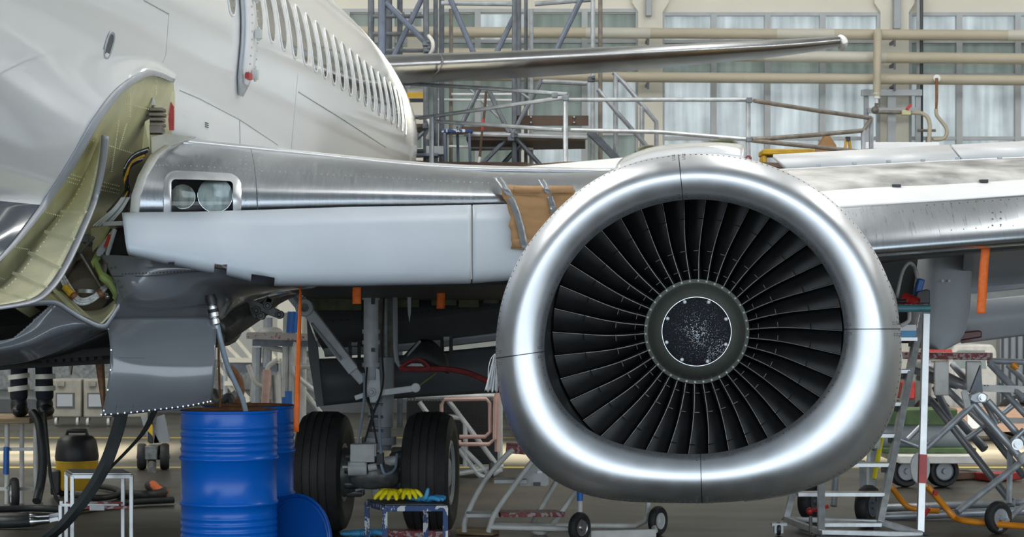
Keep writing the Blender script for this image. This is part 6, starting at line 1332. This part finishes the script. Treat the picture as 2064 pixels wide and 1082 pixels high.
# ================================================================ scaffolding by the back wall
TY = 30.5
tw = thing('scaffold_tower', 'tall steel scaffold tower behind the tailplane', 'scaffold', G(1000, TY))
def tt(name, segs, r, m='galv', par=None, n=8):
    for s in segs:
        mb = MB(); mb.tube(pt(*s), r, n); mb.build(name, m, par or tw)
def up_(name, u, v0, r, m, Y):
    mb = MB(); mb.tube([G(u, Y, 0), G(u, Y, zat(v0, Y))], r, 8); mb.build(name, m, tw)
for u, v0, r, m, Y in ((859, -520, .045, 'galvd', 30.5), (878, -520, .036, 'galvd', 30.8), (890, -520, .042, 'galvd', 31.2), (909, 18, .032, 'galvb', 31.5), (1037, -520, .040, 'galvd', 30.5), (1046, -520, .036, 'galvd', 31), (1060, -10, .03, 'galvd', 31.6), (1071, 18, .032, 'galv', 31.5), (1195, -520, .034, 'galv', 30.5), (1210, -520, .034, 'galvb', 31.5), (770, -520, .06, 'bluepost', 30.2), (784, -520, .05, 'galvd', 31.4), (806, -520, .045, 'galvd', 31.6), (748, -520, .05, 'galvd', 31.2)):
    up_('upright', u, v0, r, m, Y)
tt('brace', [[(776, 4, 30.2), (858, 86, 30.4)], [(851, -4, 30.6), (790, 120, 30.5)], [(906, -6, 30.5), (957, 112, 30.5)], [(1040, 25, 31), (998, 112, 30.8)], [(1172, -4, 30.5), (1120, 104, 30.5)]], .042, 'bluepost')
tt('brace', [[(966, 180, 30.6), (922, 268, 30.6)], [(984, 180, 30.6), (1026, 268, 30.4)], [(1092, 160, 30.6), (1032, 272, 30.4)], [(1034, 272, 30.4), (1094, 338, 30.5)], [(1022, 279, 30.5), (968, 334, 30.4)], [(1060, 280, 30.9), (1010, 334, 30.8)], [(858, 262, 30.5), (790, 325, 30.4)], [(1186, 268, 30.4), (1250, 330, 30.2)]], .036, 'galvd')
tt('brace', [[(945, 178, 31.4), (1006, 238, 31.4)], [(800, 20, 31.5), (845, 66, 31.5)], [(1040, 180, 31), (1068, 200, 31)]], .02, 'galv')
tt('ledger', [[(890, 6, 30.6), (1033, 8, 30.5)], [(1078, 8, 30.6), (1195, -1, 30.6)], [(936, 270, 30.4), (1184, 277, 30.3)], [(1093, 164, 30.6), (1184, 168, 30.5)]], .036, 'galv')
tt('ledger', [[(880, 201, 31.4), (1046, 202, 31.4)], [(910, 190, 31.4), (1046, 190, 31.4)], [(905, 295, 31.2), (1075, 300, 31.2)], [(952, 282, 31), (1010, 286, 31)]], .020, 'white_flat')
tt('rung', [[(752, 33, 31), (856, 33, 31)], [(752, 68, 31), (856, 68, 31)], [(752, 102, 31), (856, 102, 31)], [(785, 202, 31), (856, 202, 31)], [(785, 236, 31), (856, 236, 31)], [(785, 304, 31), (856, 304, 31)]], .032, 'galvd')
mb = MB(); mb.tube(pt((776, 16, 30.3), (775, 115, 30.3)), .018, 8); mb.build('red_rod', 'rust', tw)
for u, v, Y in ((859, 88, 30.4), (861, 100, 30.4), (1036, 272, 30.3), (1030, 279, 30.3), (1192, 270, 30.3), (1192, 160, 30.3), (859, 254, 30.4)):
    mb = MB(); mb.box(P(u, v, Y), (.11, .11, .08)); mb.box(P(u + 4, v - 4, Y - .05), (.05, .08, .05)); mb.build('coupler', 'galvd', tw, bevel=.01)
for a, b, Y, h in (((1038, 243), (1186, 243), 30.6, 20), ((920, 260), (1022, 260), 30.9, 10), ((868, 332), (1062, 333), 30.2, 12), ((782, 326), (868, 330), 30.3, 10)):
    mb = MB(); mb.bar(P(*a, Y), P(*b, Y), .05, px(h, Y)); mb.build('toe_board', 'dboard', tw, label='dark brown toe board')
mb = MB()
for u in (1070, 1157):
    for v in (236, 247): mb.ball(P(u, v, 30.55), .02, 6)
o = mb.build('board_bolt', 'steel', tw); o['kind'] = 'stuff'
mb = MB(); mb.prism(pt((940, 282, 30.4), (1180, 284, 30.4), (1180, 300, 31.6), (950, 304, 31.6)), (0, 0, .05)); mb.build('deck', 'dboard', tw)
mb = MB(); mb.prism(pt((782, 256, 30.4), (858, 256, 30.4), (858, 268, 31.6), (782, 268, 31.6)), (0, 0, .05)); mb.build('deck', 'dboard', tw)
mb = MB(); mb.prism(pt((870, 338, 30.0), (1060, 340, 30.0), (1060, 345, 31.6), (870, 343, 31.6)), (0, 0, .04)); mb.build('deck', 'dboard', tw)
mb = MB(); mb.bar(P(817, 192, 30.9), P(854, 192, 30.9), .02, px(10, 31)); mb.build('warning_plate', 'yellowp', tw, label='yellow plate')
hose('rope_coil', [P(864, 72, 30.3), P(872, 84, 30.2), P(872, 100, 30.2), P(866, 110, 30.3)], .03, 'wpaint', 'cream rope loop on the scaffold tower, above the tailplane', 'rope', 'rope loops on the scaffold')
hose('rope_coil', [P(861, 236, 30.3), P(867, 248, 30.2), P(868, 265, 30.2), P(862, 278, 30.3)], .03, 'wpaint', 'cream rope loop on the scaffold tower, below the tailplane', 'rope', 'rope loops on the scaffold')
# stairs on the right of the tower
ss_ = thing('scaffold_stair', 'steel scaffold stair with handrails to the right of the scaffold tower', 'stairs', G(1255, 30))
tt('handrail', [[(1236, 146, 30), (1260, 170, 30), (1290, 206, 30), (1323, 246, 30), (1323, 305, 30)]], .034, 'galv', ss_); tt('mid_rail', [[(1205, 180, 29.8), (1240, 222, 29.8), (1310, 302, 29.8)]], .034, 'galv', ss_)
tt('stair_post', [[(1241, 150, 30), (1241, 325, 30)], [(1294, 215, 30), (1294, 320, 30)]], .036, 'galv', ss_); 
mb = MB(); mb.bar(P(1192, 268, 29.8), P(1262, 340, 29.8), .10, .16, up=(0, 1, 0)); mb.build('stringer', 'galvd', ss_)
for u in (1241, 1294):
    mb = MB(); mb.tube([G(u, 30, 0), G(u, 30, zat(318, 30))], .034, 8); mb.build('support_post', 'galvd', ss_)
# access dock: deck, guard rail
dY = 27.; dk_ = thing('access_dock', 'long access dock with a galvanised guard rail between the tailplane and the wing', 'dock', G(1300, dY))
zd = zat(313, dY)
mb = MB(); mb.prism([G(800, 28.6, zd - .2), G(1140, 26.3, zd - .2), G(1510, 26.3, zd - .2), G(1915, 27.6, zd - .2), G(1915, 29.2, zd - .2), G(1400, 29.0, zd - .2), G(800, 29.4, zd - .2)], V((0, 0, .06))); mb.build('deck', 'dboard', dk_)
def rail(name, s, r=.028, m='galv'): tt(name, s, r, m, dk_)
for u, v0, Y in ((812, 164, 28.4), (870, 236, 27.8), (1140, 198, 26.4), (1508, 198, 26.4), (1740, 262, 27.4), (1756, 236, 27.6)):
    mb = MB(); mb.tube([G(u, Y, zd - .14), G(u, Y, zat(v0, Y))], .033, 8); mb.build('guard_post', 'galv', dk_)
rail('guard_rail', [[(812, 168, 28.4), (980, 178, 27.6), (1145, 190, 26.4)], [(846, 238, 28), (1135, 197, 26.4)], [(1140, 201, 26.4), (1510, 201, 26.4)], [(876, 244, 27.8), (1134, 262, 26.4)], [(1150, 262, 26.4), (1330, 266, 26.4), (1510, 281, 26.4)]])
rail('guard_rail', [[(1520, 203, 26.4), (1640, 222, 27), (1756, 238, 27.6)], [(1516, 281, 26.4), (1640, 272, 27), (1740, 263, 27.4)], [(1516, 283, 26.4), (1740, 306, 27.4)], [(1740, 263, 27.4), (1756, 240, 27.6)]], .030, 'galvb')
for u, v, Y in ((1118, 192, 26.3), (1140, 198, 26.3), (1510, 202, 26.3), (1510, 281, 26.3), (892, 240, 27.7)):
    mb = MB(); mb.box(P(u, v, Y), (.08, .08, .07)); mb.build('rail_coupler', 'galvd', dk_, bevel=.01)
for u, Y in ((1060, 27.6), (1200, 28.8), (1450, 28.9), (1600, 28.6)):
    mb = MB(); mb.tube([G(u, Y, 0), G(u, Y, zd - .2)], .05, 8); mb.build('dock_leg', 'galvd', dk_)
# things standing on the dock
dz_ = zd - .14
mb = MB(); q = G(1585, 27.4, dz_ + .2); mb.box(q, (px(104, 27.4), .5, .08)); mb.box(q + V((-.32, 0, -.12)), (.06, .4, .16)); mb.box(q + V((.32, 0, -.12)), (.06, .4, .16)); tag(mb.build('yellow_trough', 'yellowp', bevel=.02), 'yellow trough standing on the dock behind the outboard wing', 'trough')
mb = MB(); q = G(1667, 27.9, 0); zt_ = zat(266, 27.9); mb.prism([G(1648, 27.9, dz_), G(1686, 27.9, dz_), G(1686, 27.9, zat(293, 27.9)), G(1668, 27.9, zt_), G(1649, 27.9, zat(298, 27.9))], V((0, .3, 0))); tag(mb.build('cardboard_box', 'card'), 'brown cardboard box standing on its corner on the dock beside the yellow trestle', 'box')
yt = thing('trestle', 'small yellow trestle on the dock, right of the cardboard box', 'trestle', G(1708, 27.7, dz_))
for a, b in ((1698, 1706), (1720, 1711)):
    mb = MB(); mb.bar(G(a, 27.7, dz_), G(b, 27.7, zat(280, 27.7)), .035, .05, up=(0, 1, 0)); mb.build('leg', 'yellowp', yt)
mb = MB(); mb.box(P(1709, 280, 27.7), (.06, .08, .06)); mb.build('hinge_cap', 'black', yt)
wb = thing('white_beam', 'long white beam on two feet on the dock, behind the outboard wing', 'beam', G(1815, 28.5, zd - .139))
mb = MB(); mb.bar(P(1738, 294, 28.5), P(1892, 294, 28.5), .12, px(14, 28.5)); mb.build('beam_body', 'white_flat', wb, bevel=.01)
for u in (1750, 1880):
    mb = MB(); q = P(u, 301, 28.5); mb.box(V((q.x, q.y, (q.z + zd - .139) / 2)), (.06, .2, q.z - zd + .139)); mb.build('beam_foot', 'galvd', wb)
# blue stool and broom on the scaffold deck
zs = zat(338, 30.0); bst = thing('blue_stool', 'blue steel stool on the scaffold deck', 'stool', G(930, 30.3, zs))
mb = MB(); mb.box(P(922, 266, 30.4), (px(62, 30.4), .4, .05)); mb.build('seat', 'chip', bst, bevel=.01)
for u, Y in ((898, 30.2), (924, 30.6), (948, 30.2), (900, 30.6)):
    mb = MB(); mb.tube([G(u, Y, zs), G(u - 2, Y, zat(268, Y))], .022, 8); mb.build('leg', 'bluepost', bst)
br = thing('broom', 'long-handled broom leaning on the scaffold, with a red section', 'broom', P(966, 334, 30.1))
for a, b, m in (((980, 184), (975, 240), 'dboard'), ((975, 240), (972, 262), 'red'), ((972, 262), (967, 316), 'dboard'), ((967, 316), (965, 328), 'white_flat')):
    mb = MB(); mb.tube(pt((*a, 30.1), (*b, 30.1)), .02, 8); mb.build('handle_section', m, br)
mb = MB(); mb.box(P(965, 331, 30.1), (.22, .08, .05)); mb.build('brush_head', 'dboard', br)
tr2 = thing('tool_tray', 'blue and grey tray on the scaffold below the yellow plate', 'tray', P(860, 318, 30.2))
mb = MB(); mb.box(P(853, 313, 30.3), (px(62, 30), .3, .05)); mb.build('tray', 'bluepost', tr2, bevel=.01)
mb = MB(); mb.box(P(878, 304, 30.3), (px(38, 30), .2, .13)); mb.build('grey_bin', 'mgrey', tr2, bevel=.01)
# ================================================================ the hangar itself
WY = 36.0
wz = lambda v: zat(v, WY)
mb = MB(); mb.box((0, 13.2, -.1), (64, 47.2, .2)); struct('floor', mb, 'floor', smooth=0)
mb = MB(); mb.box((-30, 13.2, 6.5), (.3, 47, 13)); struct('wall_left', mb, 'wallg', smooth=0)
mb = MB(); mb.box((30, 13.2, 6.5), (.3, 47, 13)); struct('wall_right', mb, 'wallg', smooth=0)
mb = MB(); mb.box((0, 13.2, 13.1), (60.3, 47, .2)); struct('ceiling', mb, 'roof', smooth=0)
mb = MB(); mb.box((0, -10, 11.6), (60, .3, 2.8)); struct('wall_front', mb, 'wallg', smooth=0)
mb = MB(); mb.box((0, WY + .45, 6.5), (60, .3, 13)); struct('wall_back', mb, 'wallg', smooth=0)
mb = MB(); mb.box((0, WY + .15, (wz(28) + 13) / 2), (60, .3, 13 - wz(28))); struct('trim_1', mb, 'wall', smooth=0)
def xw(u, Y=WY): return (u - CX) / F * Y
# pilasters with flared heads
n = 2
for u0, u1 in ((1285, 1335), (1772, 1830), (560, 610), (2250, 2300)):
    mb = MB(); mb.prism([V((xw(u), WY - .12, wz(v))) for u, v in ((u0, 760), (u1, 760), (u1, 26), (u1 + 12, 8), (u1 + 12, -120), (u0 - 12, -120), (u0 - 12, 8), (u0, 26))], (0, .42, 0)); struct('trim_%d' % n, mb, 'wall', bevel=.01); n += 1
for u, w, v1 in ((1306, 12, 36), (1803, 14, 62), (1803, 14, 0)):
    mb = MB(); mb.box((xw(u), WY - .2, (wz(v1) + 10) / 2), (px(w, WY), .14, 10 - wz(v1))); 
    if v1: struct('trim_%d' % n, mb, 'mgrey', bevel=.01); n += 1
for u, m in ((1853, 'dgrey'), (1846, 'frame')):
    mb = MB(); mb.tube([V((xw(u), WY - .2, wz(290))), V((xw(u), WY - .2, 10))], .03, 8); struct('trim_%d' % n, mb, m); n += 1
# windows: a grey frame and one frosted pane per opening
random.seed(3)
def window(k, us, vs, mats):
    fr = MB(); Y = WY
    for i, u in enumerate(us):
        w = 12 if i not in (0, len(us) - 1) else 8
        fr.box((xw(u), Y, (wz(vs[0]) + wz(vs[-1])) / 2), (px(w, Y), .16, wz(vs[0]) - wz(vs[-1])))
    for v in vs: fr.box(((xw(us[0]) + xw(us[-1])) / 2, Y + .01, wz(v)), (xw(us[-1]) - xw(us[0]), .14, px(7, Y)))
    f = struct('window_%d' % k, fr, 'frame', smooth=0)
    for i in range(len(us) - 1):
        for j in range(len(vs) - 1):
            p = MB(); p.box(((xw(us[i]) + xw(us[i + 1])) / 2, Y + .05, (wz(vs[j]) + wz(vs[j + 1])) / 2), (xw(us[i + 1]) - xw(us[i]), .02, wz(vs[j]) - wz(vs[j + 1]))); m = mats[(i * 7 + j * 3) % len(mats)]
            if j == 1: m = 'paned'  # row behind the pipes takes the darker pane, their shading put into the colour
            p.build('pane', m, f, smooth=0)
    return f
window(1, [1335, 1438, 1546, 1657, 1770], [29, 84, 152, 279, 345], ['pane'])
window(2, [1832, 1932, 2050, 2160, 2250], [29, 84, 152, 279, 345], ['pane'])
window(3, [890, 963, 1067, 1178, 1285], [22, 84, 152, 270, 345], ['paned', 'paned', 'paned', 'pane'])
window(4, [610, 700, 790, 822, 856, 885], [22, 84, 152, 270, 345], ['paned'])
for k, (u0, u1, v0, v1) in enumerate(((822, 858, 62, 112), (822, 858, 180, 262), (822, 856, 300, 340), (1048, 1066, 210, 330))):
    mb = MB(); mb.box(((xw(u0) + xw(u1)) / 2, WY - .1, (wz(v0) + wz(v1)) / 2), (xw(u1) - xw(u0), .1, wz(v0) - wz(v1))); struct('trim_%d' % n, mb, 'wall'); n += 1
# grey doors and panels low on the back wall, right and left
mb = MB(); mb.box((xw(2040), WY - .6, wz(735)), (px(90, WY), .3, px(160, WY))); d = struct('door_1', mb, 'mgrey', bevel=.01)
for k in range(6): mb = MB(); mb.box((xw(2000 + k * 14), WY - .78, wz(735)), (.03, .04, px(160, WY))); mb.build('door_rib', 'dgrey', d)
mb = MB(); mb.box((xw(2062), WY - .8, wz(735)), (.06, .05, px(160, WY))); mb.build('door_edge', 'tan', d)
mb = MB(); mb.box((xw(150), WY + .2, wz(755)), (16, .3, px(60, WY))); struct('trim_%d' % n, mb, 'gearm'); n += 1  # left panel darkened by colour for the low light beyond the fuselage
mb = MB(); mb.box((0, WY + .22, .12), (60, .1, .24)); struct('baseboard_back', mb, 'dgrey', smooth=0)
# pipes along the wall
def pipe(pts, r, m, label):
    mb = MB(); mb.tube(pts, r, 20); o = mb.build('wall_pipe', m); return tag(o, label, 'pipe', 'lagged wall pipes')
for Y, va, vb, r, lb_, sp in ((35.45, 63, 73, .095, 'topmost of the three lagged pipes along the back wall', ((1180, 1310), (1565, 1680), (2030, 2064))), (35.45, 105, 121, .098, 'middle one of the three lagged pipes along the back wall', ((1540, 1785),)), (35.45, 150, 164, .092, 'lowest of the three lagged pipes along the back wall', ())):
    a, b = P(640, va, Y), P(2330, vb, Y); vf = lambda u: va + (vb - va) * (u - 640) / 1690.
    t = thing('wall_pipe', lb_, 'pipe', V(((a.x + b.x) / 2, Y, (a.z + b.z) / 2 - r)), 'lagged wall pipes')
    mb = MB(); mb.tube([a, b], r, 22); mb.build('pipe_lagging', 'pipe', t)
    for u0, u1 in sp: mb = MB(); mb.tube([P(u0, vf(u0), Y), P(u1, vf(u1), Y)], r + .004, 22); mb.build('pale_lagging', 'pipe2', t, label='paler length of lagging')
    for u in (1306, 1803): mb = MB(); mb.box(V((xw(u, Y), Y + .2, P(u, vf(u), Y).z - .12)), (.05, .35, .05)); mb.tube([P(u, vf(u), Y), P(u, vf(u) + 24, Y)], .02, 8); mb.build('pipe_hanger', 'galvd', t)
dp_ = thing('drop_pipe', 'vertical lagged pipe crossing the three wall pipes at the right', 'pipe', P(1768, 228, 35.2))
mb = MB(); mb.tube(pt((1769, 70, 35.40), (1769, 66, 35.2), (1769, 72, 35.15), (1767, 194, 35.15)), [.07, .08, .072, .068], 16); mb.build('pipe_lagging', 'pipe', dp_)
mb = MB(); mb.tube(pt((1767, 190, 35.15), (1767, 214, 35.15)), .030, 10); mb.lathe(P(1767, 193, 35.15), UP, [(-.05, .06), (.05, .07)], 12); mb.build('white_end', 'white_flat', dp_)
mb = MB(); mb.tube(pt((1767, 208, 35.15), (1765, 226, 35.15), (1780, 226, 35.15), (1838, 227, 35.15)), .034, 10); mb.ball(P(1764, 222, 35.15), .07, 8); mb.build('brown_pipe', 'galvb', dp_)
mb = MB(); mb.box(P(1826, 227, 35.1), (.16, .1, .09)); vv = mb.build('valve_body', 'chrom', dp_, bevel=.01); mb = MB(); mb.bar(P(1828, 221, 35.05), P(1836, 211, 35.05), .05, .09, up=(0, 1, 0)); mb.build('valve_handle', 'red', vv)
mb = MB(); mb.tube(curve(pt((1838, 227, 35.15), (1856, 228, 35.1), (1869, 236, 35.1), (1874, 252, 35.1), (1873, 275, 35.1), (1871, 300, 35.1)), 20), .038, 10); mb.build('flexible_hose', 'pipe', dp_)
wh = thing('branch_hose', 'brown branch pipe and curved flexible hose below a white flange on the lowest wall pipe', 'hose', P(1890, 286, 35.1))
mb = MB(); mb.lathe(P(1888, 158, 35.35), V((0, -1, 0)), [(0, .065), (.03, .065), (.03, .03), (.04, .03)], 18); mb.build('flange', 'white_flat', wh)
mb = MB(); mb.tube(pt((1888, 158, 35.28), (1888, 200, 35.2), (1887, 222, 35.2)), [.028, .026, .022], 10); mb.build('branch_pipe', 'rust', wh)
mb = MB(); mb.tube(curve(pt((1887, 220, 35.2), (1888, 232, 35.2), (1898, 245, 35.2), (1907, 258, 35.2), (1908, 270, 35.2), (1900, 280, 35.2), (1880, 281, 35.2)), 20), .034, 10); mb.build('flexible_hose', 'pipe', wh)
mb = MB(); mb.box(P(1872, 281, 35.15), (.09, .09, .09)); mb.tube(pt((1870, 276, 35.15), (1871, 298, 35.15)), .04, 8); mb.tube(pt((1850, 263, 35.3), (1886, 263, 35.3)), .025, 8); mb.build('tee_fitting', 'galvb', wh)
rk = thing('steel_rack', 'grey steel bracket frame on the pilaster below the wall pipes', 'bracket', P(1798, 290, 35.5))
for a, b, w in (((1736, 187), (1858, 187), 12), ((1748, 223), (1850, 222), 10), ((1746, 180), (1746, 290), 9), ((1797, 180), (1797, 290), 16), ((1850, 180), (1850, 290), 10)):
    yy = 35.6 if a[0] == b[0] else 35.54
    mb = MB(); mb.bar(P(*a, yy), P(*b, yy), px(w, 35.6), .08, up=(0, 1, 0)); mb.build('rack_member', 'mgrey', rk)
# ================================================================ hangar shell, light, camera
cam = bpy.data.cameras.new('camera'); co = bpy.data.objects.new('camera', cam); C.objects.link(co)
co.location = (0, 0, CAMH); co.rotation_euler = (PI / 2, 0, 0)
cam.sensor_width = 36; cam.lens = 36 * F / 2064; cam.shift_y = (VH - 541) / 2064 * 1.0
cam.clip_end = 300
cam.dof.use_dof = True; cam.dof.focus_distance = 11.2; cam.dof.aperture_fstop = 9
bpy.context.scene.camera = co
sc_ = bpy.context.scene
sc_.view_settings.view_transform = 'Standard'; sc_.view_settings.look = 'None'; sc_.view_settings.gamma = 1; sc_.view_settings.exposure = .32
w = bpy.data.worlds.new('sky'); sc_.world = w; w.use_nodes = True
w.node_tree.nodes['Background'].inputs['Color'].default_value = (.80, .91, 1, 1); w.node_tree.nodes['Background'].inputs['Strength'].default_value = 2.9
def area(name, loc, rot, sx, sy, power, col=(1, 1, 1), spread=PI):
    l = bpy.data.lights.new(name, 'AREA'); l.shape = 'RECTANGLE'; l.size = sx; l.size_y = sy; l.energy = power; l.color = col; l.spread = spread
    o = bpy.data.objects.new(name, l); C.objects.link(o); o.location = loc; o.rotation_euler = rot; return o
por = area('hangar_door_daylight', (0, -9.9, 5), (PI / 2, 0, 0), 56, 10, 0); por.data.cycles.is_portal = True
for x in (-16, -9.5, -4, 4, 11, 21):
    for y in (15, 22, 31):
        area('ceiling_light', (x, y, 12.6), (0, 0, 0), .8, 6, (90 if y > 30 else 190 if x == 4 else 410), (1, .98, .93))
area('floor_band_lamp', (0, 22.4, 12.7), (math.radians(13.3), 0, 0), 50, 1.6, 6500, (1, .95, .82), math.radians(18))  # added narrow lamp, aimed to brighten a band of the far floor
